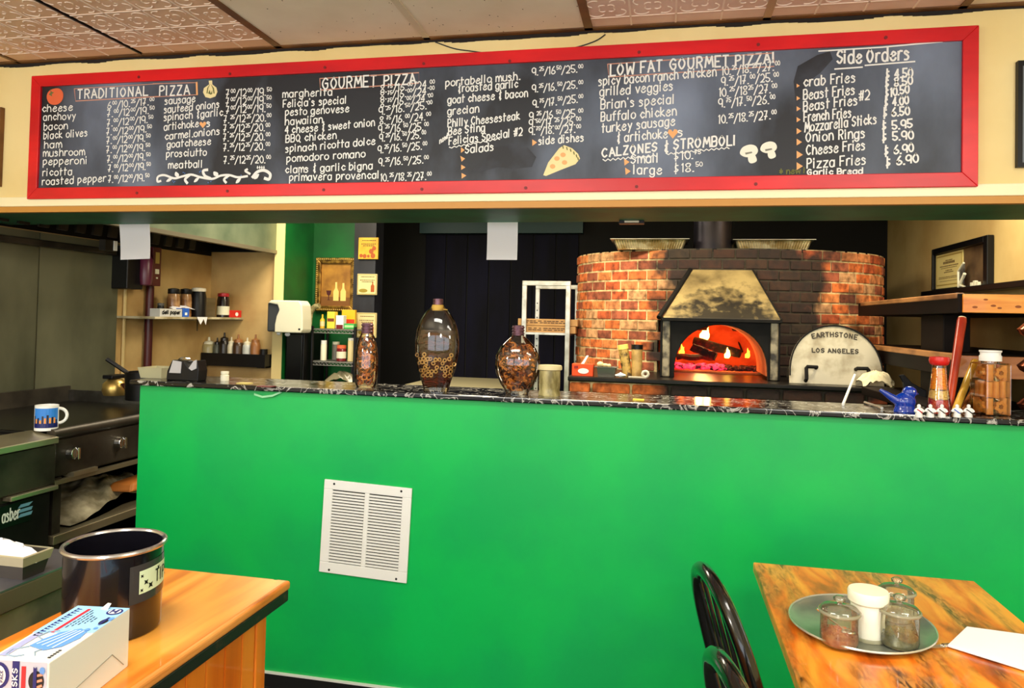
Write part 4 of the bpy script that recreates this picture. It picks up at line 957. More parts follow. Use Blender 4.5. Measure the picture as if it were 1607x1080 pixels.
def pt(x, y, z0_, z1_, r_=.0105):
    x *= .82; y *= .82; z0_ *= .92; z1_ *= .92
    b = MB(); b.rings([[(x+q*math.cos(a*pi/8), y+q*math.sin(a*pi/8), z) for a in range(16)] for q, z in ((r_, z0_), (r_*.94, (z0_+z1_)/2), (r_, z1_), (r_*.6, z1_), (r_*.6, z0_))], close=True)
    in_jar(b, 'pasta_tube', 'orange tube pasta standing in the square glass jar', 'tube pasta in the square jar', 'pasta')
def pf(x, z, y=-.036, r_=.0185, rz=0):
    x *= .82; z *= .92
    b = MB(); pts = [((r_*(1+.16*math.cos(6*a)))*math.cos(a+.3), (r_*(1+.16*math.cos(6*a)))*math.sin(a+.3)) for a in [i*2*pi/48 for i in range(48)]]
    inn = [(q[0]*.42, q[1]*.42) for q in pts]
    if rz: b.rings([[(y2, x+u, z+w) for u, w in ps] for y2, ps in ((-.039, pts), (-.03, pts), (-.03, inn), (-.039, inn))], close=True)
    else: b.rings([[(x+u, y2, z+w) for u, w in ps] for y2, ps in ((y, pts), (y+.012, pts), (y+.012, inn), (y, inn))], close=True)
    in_jar(b, 'pasta_flower', 'orange flower-shaped pasta pressed against the glass of the square jar', 'flower pasta in the square jar', 'pasta')
pf(.014, .032); pf(.014, .152); pf(0, .032, rz=1); pf(0, .152, rz=1)
for x, y, a, c_ in ((-.026, -.034, .004, .062), (.04, -.02, .004, .062), (-.03, -.036, .066, .12), (-.004, -.036, .064, .122), (.024, -.036, .064, .124), (.041, -.01, .066, .12), (-.026, -.034, .124, .182), (.041, -.02, .124, .18), (-.036, .02, .064, .122), (-.036, -.006, .066, .12), (0, .03, .004, .062), (0, .03, .064, .12), (0, .03, .124, .18), (-.03, .038, .004, .06), (.03, .036, .064, .12)): pt(x, y, a, c_)
# red-capped bottle of layered beans
p = aZ(1478, 652, ZB); s_ = .0023
t = thing('bean_bottle', 'flared red-topped glass bottle layered with lentils, white beans and red beans', 'bottle', (p.x, p.y+.025, ZB))
PR = [(15.5, 0), (16, 6), (13.5, 24), (11, 45), (9, 70)]
b = MB(); b.lathe([(0, .001)]+[(a*s_, h*s_) for a, h in PR], n=28, cap=False); b.build('glass', bottle_glass, t, world=False, smooth=True, ang=80)
b = MB(); b.lathe([(9.5*s_, 70*s_), (12*s_, 72*s_), (13.5*s_, 77*s_), (12.5*s_, 82*s_), (0, 83*s_)]); b.build('lid', redpl, t, world=False, smooth=True)
def beans(z0_, z1_, n_, mm, rx_, lab):
    b = MB()
    def rad(z):
        for (a, h), (c_, g) in zip(PR, PR[1:]):
            if h <= z <= g: return a+(c_-a)*(z-h)/(g-h)
        return 9
    for i in range(n_):
        z = R.uniform(z0_, z1_); a = R.uniform(0, 6.28); q = (rad(z)-rx_*.8)*s_-.0015; b.ell((p.x+q*math.cos(a), p.y+.025+q*math.sin(a), ZB+z*s_), (rx_*s_, rx_*s_, rx_*.62*s_), 7, 5)
    b.lathe([(max(.001, (rad(z)-2.4)*s_), ZB+z*s_) for z in (z0_, (z0_+z1_)/2, z1_)], (p.x, p.y+.025, 0), 18)
    tag(b.build('dried_beans', mm, smooth=True), lab, 'beans', kind='stuff')
beans(2, 21, 110, M('red_bean', (200, 30, 30), .35), 2.2, 'red beans at the bottom of the red-topped bottle'); beans(22, 34, 40, M('white_bean', (238, 210, 130), .4), 3.4, 'white beans in the middle of the red-topped bottle'); beans(36, 66, 190, M('orange_lentil', (252, 168, 30), .5), 1.5, 'orange lentils at the top of the red-topped bottle')
# sticks leaning on the shelf end
def stick(nm, x0_, y0_, x1_, y1_, Y1, r0_, r1_, mat, label, cat, tip=None):
    a = aZ(x0_, y0_, ZB); a.z += .006; c_ = aY(x1_, y1_, Y1); b = MB(); t = thing(nm, label, cat, (a.x, a.y, ZB)); d = (c_-a)
    b.tube([a, a+d*.03, a+d*.5, a+d*.97, c_], [r0_*.9, r0_, (r0_+r1_)/2, r1_, r1_*.9], 16); b.build('shaft', mat, t, smooth=True, ang=50)
    if tip: b = MB(); b.tube([c_-d.normalized()*.002, c_+d.normalized()*.004], [r1_*.92, r1_*.8], 16); b.build('end_cap', tip, t, smooth=True)
stick('wooden_bat', 1489, 645, 1510, 500, .285, .0125, .0155, M('red_varnish', (196, 70, 38), .3, col2=(150, 40, 22), scale=12, stretch=(1, 1, .2)), 'long reddish wooden bat leaning against the wooden shelf behind the red-topped bottle', 'bat', M('bat_end', (230, 200, 160), .5))
stick('wooden_rod', 1499, 648, 1530, 567, .285, .0115, .0125, woodM('yellow_wood', (214, 170, 62), (232, 190, 84), (170, 122, 34), 'z', .3), 'yellow wooden rod leaning right between the bat and the square jar', 'rod')
stick('wooden_rod', 1511, 648, 1528, 613, .285, .0105, .0105, woodM('brown_wood', (128, 70, 24), (160, 96, 38), (84, 42, 14), 'z', .25), 'short brown wooden rod just left of the square jar', 'rod')
# blue glass bird
p = aZ(1420, 647, ZB); t = thing('bird_figurine', 'blue glass bird figurine with its tail raised to the left on the bar', 'figurine', (p.x, p.y, ZB))
b = MB(); b.ell((0, 0, .035), (.034, .026, .031), 20, 14); b.ell((.014, 0, .067), (.023, .02, .021), 16, 12); b.lathe([(.036, 0), (.034, .008), (.03, .02)], n=24, sy=.8)
b.tube([(-.02, 0, .035), (-.045, 0, .05), (-.078, 0, .072)], [.016, .012, .006], 12); b.tube([(.03, 0, .064), (.044, 0, .062)], [.007, .0015], 8)
o = b.build('body', M('cobalt_glass', (16, 66, 190), .08, trans=.35, coat=.6), t, world=False, smooth=True)
q = o.modifiers.new('remesh', 'REMESH'); q.mode = 'VOXEL'; q.voxel_size = .0025; q.use_smooth_shade = True; q = o.modifiers.new('smooth', 'SMOOTH'); q.iterations = 6
b = MB(); b.ell((.022, -.018, .072), .003); b.build('eye', white, t, world=False)
# five little white figurines with sashes
def figurine(x, col, label, mname):
    p = aZ(x, 655, ZB); t = thing('sashed_figurine', label, 'figurine', (p.x, p.y, ZB), R.uniform(-.3, .3), 'white sashed figurines along the bar edge')
    b = MB(); b.lathe([(0, 0), (.0105, 0), (.0115, .003), (.0095, .014), (.0105, .021), (.0075, .028), (.004, .031)], n=16); b.ell((0, 0, .035), (.0058, .0058, .0065), 12, 8)
    for s_ in (-1, 1): b.tube([(s_*.005, 0, .027), (s_*.011, -.001, .022), (s_*.0145, -.003, .017)], [.004, .0046, .0038], 8)
    b.build('body', M('figurine_white', (240, 240, 240), .35) if 'figurine_white' not in MATS else MATS['figurine_white'], t, world=False, smooth=True)
    b = MB(); b.torus((0, 0, .0185), .0104, .0019, Matrix.Rotation(math.radians(38), 3, 'Y'), 18, 6); b.build('sash', M(mname, col, .5), t, world=False, smooth=True)
for a in ((1442, (190, 30, 40), 'tiny white figurine with a red sash, nearest the blue bird', 'red_sash'), (1460, (24, 30, 40), 'tiny white figurine with a dark sash, second from the blue bird', 'dark_sash'), (1478, (70, 56, 40), 'tiny white figurine with a brown sash in front of the red-topped bottle', 'brown_sash'), (1502, (40, 96, 200), 'tiny white figurine with a blue sash in front of the yellow rod', 'blue_sash'), (1520, (16, 16, 18), 'tiny white figurine with a black sash, nearest the square jar', 'black_sash')): figurine(*a)
# odds and ends on the bar
a = aZ(1323, 637, ZB); c_ = aZ(1336, 613, ZB)
b = MB(); b.cyl((a.x, a.y, ZB+.005), (c_.x-.01, c_.y-.1, ZB+.075), .005, n=10); tag(b.build('white_stick', white), 'short white stick leaning up on the bar below the steel oven door', 'stick')
a = aZ(1357, 634, ZB); c_ = aZ(1384, 643, ZB); b = MB(); b.cyl((a.x, a.y, ZB+.005), (c_.x, c_.y, ZB+.005), .005, n=10); tag(b.build('pen', alum, smooth=True), 'silver pen lying on the bar left of the blue bird', 'pen')
p = aZ(293, 597, ZB); t = thing('tape_dispenser', 'black tape dispenser with silver sides at the left end of the bar', 'tape dispenser', (p.x, p.y, ZB)); s_ = .0031
b = MB(); b.prism([(-24*s_, 0), (23*s_, 0), (24*s_, 14*s_), (21*s_, 28*s_), (10*s_, 16*s_), (2*s_, 26*s_), (-16*s_, 27*s_), (-23*s_, 12*s_)], 'y', -.03, .03); b.build('body', black, t, world=False, bev=.004)
b = MB(); b.prism([(-19*s_, 10*s_), (-2*s_, 10*s_), (-1*s_, 25*s_), (-14*s_, 26.5*s_)], 'y', -.0325, -.03); b.prism([(9.5*s_, 17*s_), (14*s_, 14*s_), (21*s_, 17*s_), (21*s_, 28.5*s_), (17*s_, 27*s_)], 'y', -.0325, -.03); b.build('silver_side', M('silver_plastic', (186, 188, 196), .35, .3), t, world=False)
b = MB(); b.cyl((-4*s_, -.012, 22*s_), (-4*s_, .012, 22*s_), 9*s_, n=20); b.build('tape_roll', clear, t, world=False)
p = aZ(348, 598, ZB); b = MB(); b.lathe([(0, 0), (.017, 0), (.017, .022), (.013, .026), (.016, .028), (.016, .038), (0, .038)], (p.x, p.y+.02, ZB)); tag(b.build('small_pot', offwhite, smooth=True), 'tiny white lidded pot on the bar right of the tape dispenser', 'pot')
x0_, x1_, za, zb = rect(231, 579, 268, 597, .12)
t = thing('plastic_tray', 'clear whitish plastic tray at the very left end of the bar', 'tray', ((x0_+x1_)/2, .12, ZB))
b = MB(); cxx = (x0_+x1_)/2; hw = (x1_-x0_)/2; b.rings([[(cxx+sx*w_, .12+sy*d_, z) for sx, sy in ((-1, -1), (1, -1), (1, 1), (-1, 1))] for w_, d_, z in ((hw*.86, .05, ZB+.0005), (hw, .06, ZB+.045), (hw*.97, .057, ZB+.045), (hw*.84, .048, ZB+.004))]); b.build('tray_body', M('milky_plastic', (206, 204, 170), .3, trans=.4), t)
for i, (u, v, w_, nm, c_) in enumerate(((384, 602, .05, 'cream_card', (214, 196, 110)), (418, 607, .06, 'red_card', (110, 40, 36)), (1002, 628, .04, 'yellow_note', (226, 200, 60)))):
    p = aZ(u, v, ZB); b = MB(); b.box(p.x-w_/2, p.x+w_/2, p.y-.02, p.y+.02, ZB, ZB+.003)
    tag(b.build('paper_note', M(nm, c_, .7)), ('small cream card lying on the bar right of the tiny white pot', 'small dark red card lying on the bar behind the peeling tape', 'small yellow note lying on the bar below the speckled jar')[i], 'note')
# paper sheets hung from the back edge of the soffit
for x0_, x1_, yt, yb, sk, lab in ((187, 234, 349, 408, .03, 'blank white sheet hanging at the left end of the opening, near the cooker hood'), (765, 813, 348, 408, -.002, 'blank white sheet hanging from the soffit above the squat round bottle')):
    a = aY(x0_, yt, .425); c_ = aY(x1_, yb, .425); b = MB(); n_ = 8; V = []
    for i in range(n_+1):
        f = i/n_; z = ZH+.012+(c_.z-ZH-.012)*f; y = .424+.006*math.sin(f*2.4)
        V += [(a.x+sk*.4*f, y, z), (c_.x+sk*.2*f-.005, y, z+(.006 if i == n_ and sk > 0 else 0)), (c_.x+sk*.2*f-.005, y+.001, z+(.006 if i == n_ and sk > 0 else 0)), (a.x+sk*.4*f, y+.001, z)]
    b.rings([V[4*i:4*i+4] for i in range(n_+1)]); tag(b.build('paper_sheet', paper, smooth=True), lab, 'paper')
p = aY(992, 341, .43); b = MB(); b.box(p.x-.05, p.x+.05, .38, .425, ZH-.012, ZH); b.k = 1; b.box(p.x-.028, p.x+.03, .374, .38, ZH-.009, ZH-.002); tag(b.build('ticket_clip', [black, offwhite]), 'small black ticket clip under the soffit left of the flue pipe', 'clip')

# ------------------------------------------------------------------ wooden shelves on the right
t = thing('wooden_shelf_unit', 'heavy dark timber shelf unit with pale worn edges along the right kitchen wall', 'shelf', (1.33, 1.0, 0))
dwood = M('dark_stained_timber', (20, 11, 7), .6, col2=(10, 6, 5), scale=12, stretch=(1, .2, 1), spec=.12)
edge = M('worn_timber_edge', (176, 122, 70), .55, col2=(110, 70, 36), scale=16, stretch=(1, .3, 1))
knot = woodM('knotty_pine', (226, 130, 36), (250, 172, 70), (150, 76, 16), 'x', .4, 13)
bwn = woodM('scorched_pine', (150, 88, 42), (186, 120, 66), (90, 46, 20), 'x', .45, 12)
for nm, za, zb, y0_, y1_, endm, th in (('upper_shelf', 1.495, 1.566, .325, 1.74, knot, .018), ('lower_shelf', 1.258, 1.342, .345, 1.757, bwn, .022)):
    b = MB(); b.box(1.05, 1.606, y0_, y1_, za, zb); s_ = b.build(nm, dwood, t, bev=.003)
    b = MB(); b.box(1.062 if nm[0] == 'u' else 1.05, 1.606, y0_-.012, y0_, za+.002, zb-.002); b.build('end_board', endm, s_, bev=.002)
    b = MB(); b.box(1.046, 1.075, y0_+.01, y1_-.06, zb-th, zb+.003); b.build('worn_edge', edge, s_, bev=.004)
    if nm[0] == 'u':
        for x, z, r_ in ((1.135, .05, .005), (1.16, .028, .006), (1.18, .02, .005), (1.24, .026, .007), (1.3, .034, .006), (1.1, .022, .006)):
            b = MB(); b.prism([(x+r_*1.5*math.cos(a), za+z+r_*.7*math.sin(a)) for a in [i*pi/6 for i in range(12)]], 'y', y0_-.0128, y0_-.012); b.build('knot', M('dark_knot', (150, 78, 20), .6) if 'dark_knot' not in MATS else MATS['dark_knot'], s_)
b = MB(); b.box(1.1, 1.2, .62, .885, 0, 1.258); b.box(1.1, 1.2, .62, .885, 1.342, 1.495); b.build('post', dwood, t, bev=.004)
q0 = aX(1352, 606, 1.05); q1 = aX(1462, 639, 1.05)
b = MB(); b.box(1.05, 1.55, .62, q0.y, q0.z-.08, q0.z); s_ = b.build('bottom_shelf', dwood, t, bev=.003); b = MB(); b.box(1.046, 1.062, .62, q0.y, q0.z-.028, q0.z+.003); b.build('worn_edge', edge, s_)
g0 = aY(1352, 607, .95); g1 = aY(1468, 641, .3); wv = Vector((.12, .05, 0)); dn = Vector((0, 0, -.035))
bd = MB(); bd.hexa([g1+dn, g1+wv+dn, g0+wv+dn, g0+dn, g1, g1+wv, g0+wv, g0]); tag(bd.build('loose_board', dwood, bev=.003), 'dark loose board with a pale edge sloping down behind the blue bird', 'board')
b = MB(); b.box(1.3, 1.606, .37, .4, 1.42, 1.495); b.build('back_bracket', black, t)
# black ledge with a framed certificate
ra = aX(1445, 458, 1.53); rb = aX(1607, 443, 1.53)
b = MB(); b.box(1.53, 1.608, .5, ra.y, ra.z-.03, ra.z); tag(b.build('wall_ledge', black, bev=.003), 'thin black ledge on the right wall carrying the framed certificate', 'ledge')
fa = aX(1464, 460, 1.585); fb = aX(1552, 450, 1.585); zt_ = (aX(1464, 390, 1.585).z+aX(1552, 371, 1.585).z)/2; zb_ = ra.z
t = thing('certificate_frame', 'black frame on the right wall ledge with a yellowed certificate in its far half', 'picture frame', (1.59, (fa.y+fb.y)/2, zb_))
y0_, y1_ = fb.y, fa.y; w_ = .05
b = MB()
for a in ((y0_, y0_+w_, zb_, zt_), (y1_-.02, y1_, zb_, zt_), (y0_+w_, y1_-.02, zt_-.035, zt_), (y0_+w_, y1_-.02, zb_, zb_+.012)): b.box(1.575, 1.608, a[0], a[1], a[2], a[3])
b.build('frame', black, t, bev=.004)
b = MB(); b.box(1.598, 1.606, y0_+w_, y1_-.02, zb_+.012, zt_-.035); b.build('backing', M('brown_backing', (104, 82, 56), .5, col2=(70, 52, 36), scale=7), t)
ym = y0_+w_+(y1_-.02-y0_-w_)*.43
b = MB(); b.box(1.594, 1.598, ym, y1_-.022, zb_+.014, zt_-.04); ce = b.build('certificate', M('parchment', (216, 200, 130), .7), t)
b = MB(); cy0, cy1 = ym+.03, y1_-.05; cm = (cy0+cy1)/2; zc0, zc1 = zb_+.05, zt_-.075; hh = zc1-zc0
for f, wd, h in ((.93, .3, .006), (.8, .5, .014), (.68, .8, .006), (.6, .7, .004), (.48, .28, .006), (.4, .4, .006), (.2, .9, .004), (.14, .9, .004), (.02, .8, .003)):
    L_ = (cy1-cy0)*wd; q = cm-L_/2; 
    while q < cm+L_/2: l_ = R.uniform(.006, .02); b.box(1.5935, 1.594, q, min(q+l_, cm+L_/2), zc0+hh*f, zc0+hh*f+h); q += l_+.005
b.build('print_marks', M('brown_ink', (96, 76, 40), .8), ce)
b = MB()
for a in ((ym+.012, y1_-.034, zt_-.056, zt_-.05), (ym+.012, y1_-.034, zb_+.03, zb_+.036), (ym+.012, ym+.018, zb_+.03, zt_-.05), (y1_-.04, y1_-.034, zb_+.03, zt_-.05)): b.box(1.5932, 1.594, *a)
b.build('border', M('gilt_border', (160, 136, 60), .6), ce)
yq = ym-.07
t = thing('photo_card', 'small dark tilted snapshot with white edges standing before the brown half of the frame', 'photo', (1.57, yq, zb_))
b = MB(); b.hexa([(1.568, yq+0.0490, zb_+0.0434), (1.572, yq+0.0490, zb_+0.0434), (1.572, yq-0.0140, zb_+0.0186), (1.568, yq-0.0140, zb_+0.0186), (1.568, yq+0.0350, zb_+0.0992), (1.572, yq+0.0350, zb_+0.0992), (1.572, yq-0.0210, zb_+0.1302), (1.568, yq-0.0210, zb_+0.1302)]); b.build('print', M('dark_photo', (40, 38, 38), .4, col2=(120, 116, 108), scale=30), t)
b = MB(); b.tube([(1.567, yq+0.0490, zb_+0.0000), (1.566, yq+0.0525, zb_+0.0930), (1.566, yq-0.0210, zb_+0.1333)], .006, 6); b.tube([(1.566, yq+0.0350, zb_+0.0124), (1.566, yq-0.0350, zb_+0.0744)], .009, 6); b.tube([(1.566, yq+0.0420, zb_+0.0186), (1.566, yq-0.0350, zb_+0.0037)], .006, 6); b.build('edging', offwhite, t)
b = MB()
for q in range(3): b.box(1.56, 1.575, y0_+w_+.02+q*.035, y0_+w_+.045+q*.035, zb_, zb_+.022+.008*(q % 2))
tag(b.build('name_plate', offwhite), 'small white plate on the ledge at the near corner of the black frame', 'plate')
# shiny bells on a cord at the right edge
t = thing('hanging_bells', 'string of three dark copper bells hanging at the right edge of the photo', 'ornament', (1.13, .16, 1.2))
for y_ in (515, 572, 632):
    p = aY(1606, y_, .16); b = MB(); b.lathe([(.004, .035), (.014, .022), (.042, -.004), (.032, -.02), (.008, -.034)], (p.x+.022, .16, p.z), 10); b.build('bell', M('dark_copper', (150, 84, 60), .2, .9) if 'dark_copper' not in MATS else MATS['dark_copper'], t, smooth=True)
b = MB(); b.cyl((p.x+.022, .16, p.z-.03), (p.x+.022, .16, ZH), .0025, n=6); b.build('cord', black, t)
# black scraper standing behind the shelf post
p = aY(1420, 600, .75); b = MB(); b.prism([(p.x-.03, p.z+.03), (p.x-.012, p.z+.034), (p.x+.02, p.z+.0), (p.x+.075, p.z-.03), (p.x+.075, p.z-.06), (p.x-.01, p.z-.06), (p.x-.015, p.z+.0)], 'y', .72, .735); tag(b.build('bench_scraper', black, bev=.002), 'black hooked scraper on the bottom timber shelf left of the post', 'tool')
hz_ = 1.868
# ------------------------------------------------------------------ back of the kitchen
t = thing('prep_table', 'cream-topped prep table against the dark plank wall behind the bottles', 'table', (-1.25, 2.7, 0))
b = MB(); b.box(-1.83, -.97, 2.2, YB-.015, .915, .945); b.build('table_top', M('cream_laminate', (200, 190, 150), .5), t, bev=.004)
for x, y in ((-1.79, 2.24), (-1.01, 2.24), (-1.79, 3.18), (-1.01, 3.18)): b = MB(); b.box(x-.02, x+.02, y-.02, y+.02, 0, .915); b.build('leg', steel, t)
# aluminium pan rack with pizza boxes
RY = 1.98; a0 = rect(818, 441, 894, 600, RY)
t = thing('pan_rack', 'tall aluminium pan rack left of the brick oven', 'rack', ((a0[0]+a0[1])/2, RY+.25, 0))
x0_, x1_ = a0[0], a0[1]; zt_ = a0[3]
for k_, yy in ((0, RY), (1, RY+.5)):
    b = MB()
    for x in (x0_, x1_-.03): b.box(x, x+.03, yy, yy+.025, 0, zt_-.03)
    b.box(x0_, x1_, yy, yy+.025, zt_-.03, zt_)
    b.build('end_frame', alum, t, bev=.002)
zs = aY(855, 520, RY).z
for z in (zs, .95, .62, .3):
    for x in (x0_, x1_-.03): b = MB(); b.box(x, x+.03, RY+.025, RY+.5, z-.022, z-.012); b.build('runner', alum, t)
    b = MB(); b.box(x0_, x1_, RY-.006, RY, z-.022, z-.008); b.build('cross_bar', alum, t)
holes = MB()
for yy in (RY+.499,):
    for i in range(14): holes.cyl((x0_+.015, yy, .9+i*.05), (x0_+.015, yy-.002, .9+i*.05), .005, n=8); holes.cyl((x1_-.015, yy, .9+i*.05), (x1_-.015, yy-.002, .9+i*.05), .005, n=8)
holes.build('peg_holes', black, t)
kraft = M('kraft_card', (182, 140, 88), .75, col2=(164, 122, 74), scale=9)
for i in range(2):
    t = thing('pizza_box', 'kraft pizza box on the aluminium rack, %s of the two' % ('lower', 'upper')[i], 'box', ((x0_+x1_)/2+.02, RY+.27, zs-.012+i*.046), 0, 'pizza boxes on the rack')
    xa, xb = x0_-.03+.03*(1-i)*.6, x1_+.045-.03*(1-i)*.4
    b = MB(); b.box(xa, xb, RY+.035, RY+.47, zs-.012+i*.046, zs-.012+i*.046+.044); b.build('carton', kraft, t, bev=.003)
    b = MB(); y_ = RY+.0345; z = zs-.012+i*.046
    for r_ in range(2):
        x = xa+.05
        while x < xb-.09: w_ = R.uniform(.014, .03); b.box(x, x+w_, y_, y_+.0006, z+.016+r_*.011, z+.022+r_*.011); x += w_+(.014 if R.random() < .3 else .004)
    b.build('print_marks', M('box_print', (70, 46, 30), .8) if 'box_print' not in MATS else MATS['box_print'], t)
# tiles on the dark column
ochre = M('ochre_glaze', (226, 182, 60), .4, col2=(206, 150, 40), scale=9); cream_t = M('cream_glaze', (222, 206, 150), .4)
inkm = M('tile_ink', (90, 60, 26), .7); olive = M('olive_print', (150, 130, 40), .6); rust = M('rust_print', (170, 80, 24), .6)
for i, (x0_, y0_, x1_, y1_, base, lab) in enumerate(((563, 373, 594, 407, ochre, 'yellow wall tile with orange fruit, topmost on the dark column'), (561, 430, 592, 463, cream_t, 'cream wall tile with a bottle, middle one on the dark column'), (560, 491, 591, 530, cream_t, 'cream wall tile partly behind the slim bottle, lowest on the dark column'))):
    a = rect(x0_, y0_, x1_, y1_, 2.44); xm = (a[0]+a[1])/2; W_ = a[1]-a[0]; H_t = a[3]-a[2]
    t = thing('wall_tile', lab, 'tile', (xm, 2.44, a[2]), 0, 'picture tiles on the column')
    b = MB(); b.box(a[0], a[1], 2.432, 2.449, a[2], a[3]); b.build('tile_body', base, t, bev=.003)
    b = MB()
    for f, wd in ((.84, .62), (.68, .7), (.6, .5)):
        q = a[0]+W_*(.5-wd/2)
        while q < a[0]+W_*(.5+wd/2): l_ = R.uniform(.006, .014); b.box(q, q+l_, 2.4312, 2.432, a[2]+H_t*f, a[2]+H_t*f+.006); q += l_+.004
    b.build('print_marks', inkm, t)
    b = MB()
    if i == 0:
        for u, v, r_ in ((.15, .16, .09), (.33, .14, .1), (.75, .16, .12), (.66, .36, .12), (.8, .5, .1), (.52, .14, .07)): b.prism([(a[0]+W_*(u+r_*math.cos(q)), a[2]+H_t*(v+r_*math.sin(q))) for q in [k_*pi/5 for k_ in range(10)]], 'y', 2.4312, 2.432)
        b.build('fruit_print', rust, t)
    else:
        b.prism([(a[0]+W_*u, a[2]+H_t*v) for u, v in ((.7, .14), (.88, .14), (.88, .44), (.82, .5), (.82, .64), (.76, .64), (.76, .5), (.7, .44))], 'y', 2.4312, 2.432); b.build('bottle_print', rust, t)
        b = MB(); b.prism([(a[0]+W_*(.32+.22*math.cos(q)), a[2]+H_t*(.2+.09*math.sin(q))) for q in [k_*pi/8 for k_ in range(16)]], 'y', 2.4312, 2.432); b.build('dish_print', olive, t)
        b = MB(); bw = .004
        for c_ in ((a[0]+.004, a[0]+.004+bw, a[2]+.004, a[3]-.004), (a[1]-.004-bw, a[1]-.004, a[2]+.004, a[3]-.004), (a[0]+.008, a[1]-.008, a[3]-.008, a[3]-.004), (a[0]+.008, a[1]-.008, a[2]+.004, a[2]+.008)): b.box(c_[0], c_[1], 2.4312, 2.432, c_[2], c_[3])
        b.build('border', MATS['gilt_border'], t)
# gilt-framed still life
a = rect(497, 405, 560, 489, 2.49); xm = (a[0]+a[1])/2
t = thing('painting', 'gilt-framed still life of bottles and a wine glass on the green wall', 'painting', (xm, 2.49, a[2])); gold = M('gilt', (176, 134, 58), .35, .7, col2=(96, 66, 26), scale=30); w_ = .042
b = MB()
for p in (((a[0], a[3]), (a[1], a[3]), (a[1]-w_, a[3]-w_), (a[0]+w_, a[3]-w_)), ((a[0], a[2]), (a[0]+w_, a[2]+w_), (a[1]-w_, a[2]+w_), (a[1], a[2])), ((a[0], a[2]), (a[0], a[3]), (a[0]+w_, a[3]-w_), (a[0]+w_, a[2]+w_)), ((a[1], a[2]), (a[1]-w_, a[2]+w_), (a[1]-w_, a[3]-w_), (a[1], a[3]))): b.prism(p, 'y', 2.465, 2.498)
fr = b.build('frame', gold, t, bev=.004)
b = MB()
def beads(p, q, n_):
    for i in range(n_): f = (i+.5)/n_; b.ell((p[0]+(q[0]-p[0])*f, 2.463, p[1]+(q[1]-p[1])*f), .0065, 6, 5)
e = .012; beads((a[0]+e, a[3]-e), (a[1]-e, a[3]-e), 18); beads((a[0]+e, a[2]+e), (a[1]-e, a[2]+e), 18); beads((a[0]+e, a[2]+e), (a[0]+e, a[3]-e), 24); beads((a[1]-e, a[2]+e), (a[1]-e, a[3]-e), 24)
b.build('beading', M('pale_gilt', (220, 190, 110), .3, .6), fr, smooth=True)
W_, H_t = a[1]-a[0]-2*w_, a[3]-a[2]-2*w_
def pp(u, v): return (a[0]+w_+W_*u, a[2]+w_+H_t*v)
b = MB(); b.box(a[0]+w_, a[1]-w_, 2.484, 2.494, a[2]+w_, a[3]-w_); cv = b.build('canvas', M('ochre_oil_paint', (186, 134, 50), .5, col2=(136, 90, 30), scale=9, lo=.35, hi=.65), t)
b = MB(); b.prism([pp(0, 0), pp(1, 0), pp(1, .2), pp(0, .22)], 'y', 2.4834, 2.484); b.build('painted_table', M('umber_paint', (120, 76, 26), .6), cv)
b = MB()
for u, hh in ((.5, .56), (.74, .54)): b.prism([pp(u-.09, .12), pp(u+.09, .12), pp(u+.09, .34), pp(u+.035, .42), pp(u+.03, hh), pp(u-.03, hh), pp(u-.035, .42), pp(u-.09, .34)], 'y', 2.4828, 2.4834)
b.build('painted_bottles', M('straw_paint', (238, 206, 120), .6), cv)
b = MB(); b.prism([pp(.17, .36), pp(.19, .27), pp(.24, .24), pp(.24, .15), pp(.2, .13), pp(.32, .13), pp(.27, .15), pp(.27, .24), pp(.32, .27), pp(.34, .36)], 'y', 2.4828, 2.4834); b.build('painted_glass', M('wine_paint', (70, 16, 14), .6), cv)
# wire shelves below the painting, with groceries
s1 = aY(528, 517, 2.2).z; s2 = aY(528, 568, 2.2).z; wx0, wx1 = aY(490, 540, 2.2).x, aY(557, 540, 2.2).x
t = thing('wire_shelf_rack', 'black wire shelf rack below the gilt-framed painting', 'rack', ((wx0+wx1)/2, 2.33, 0)); wire = M('zinc_wire', (170, 170, 166), .35, .7)
for z in (s1, s2, .6):
    b = MB()
    for i in range(13): x = wx0+(wx1-wx0)*i/12; b.cyl((x, 2.2, z), (x+.0, 2.44, z), .0025, n=5)
    for y in (2.2, 2.32, 2.44): b.cyl((wx0, y, z-.004), (wx1, y, z-.004), .004, n=6)
    for i in range(12): x = wx0+(wx1-wx0)*i/12; b.tube([(x, 2.199, z-.004), (x+(wx1-wx0)/24, 2.199, z-.026), (x+(wx1-wx0)/12, 2.199, z-.004)], .002, 5)
    b.cyl((wx0, 2.2, z-.028), (wx1, 2.2, z-.028), .003, n=6); b.build('wire_shelf', wire, t)
for x in (wx0, wx1):
    for y in (2.2, 2.44): b = MB(); b.cyl((x, y, 0), (x, y, s1+.02), .011, n=10); b.build('post', black, t)
zz = s1+.004
def grocery_box(nm, x0_, x1_, h_px, Y, z, mat, lab, cat, band=None, dp=.05):
    xa, xb = aY(x0_, 505, Y).x, aY(x1_, 505, Y).x; h = h_px*(Y+2.63)/1151*1.02; t = thing(nm, lab, cat, ((xa+xb)/2, Y+dp/2, z))
    b = MB(); b.box(xa, xb, Y, Y+dp, z, z+h); b.build('carton', mat, t, bev=.002)
    if band: b = MB(); b.box(xa+.004, xb-.004, Y-.001, Y, z+h*band[1], z+h*band[2]); b.build('print_panel', band[0], t)
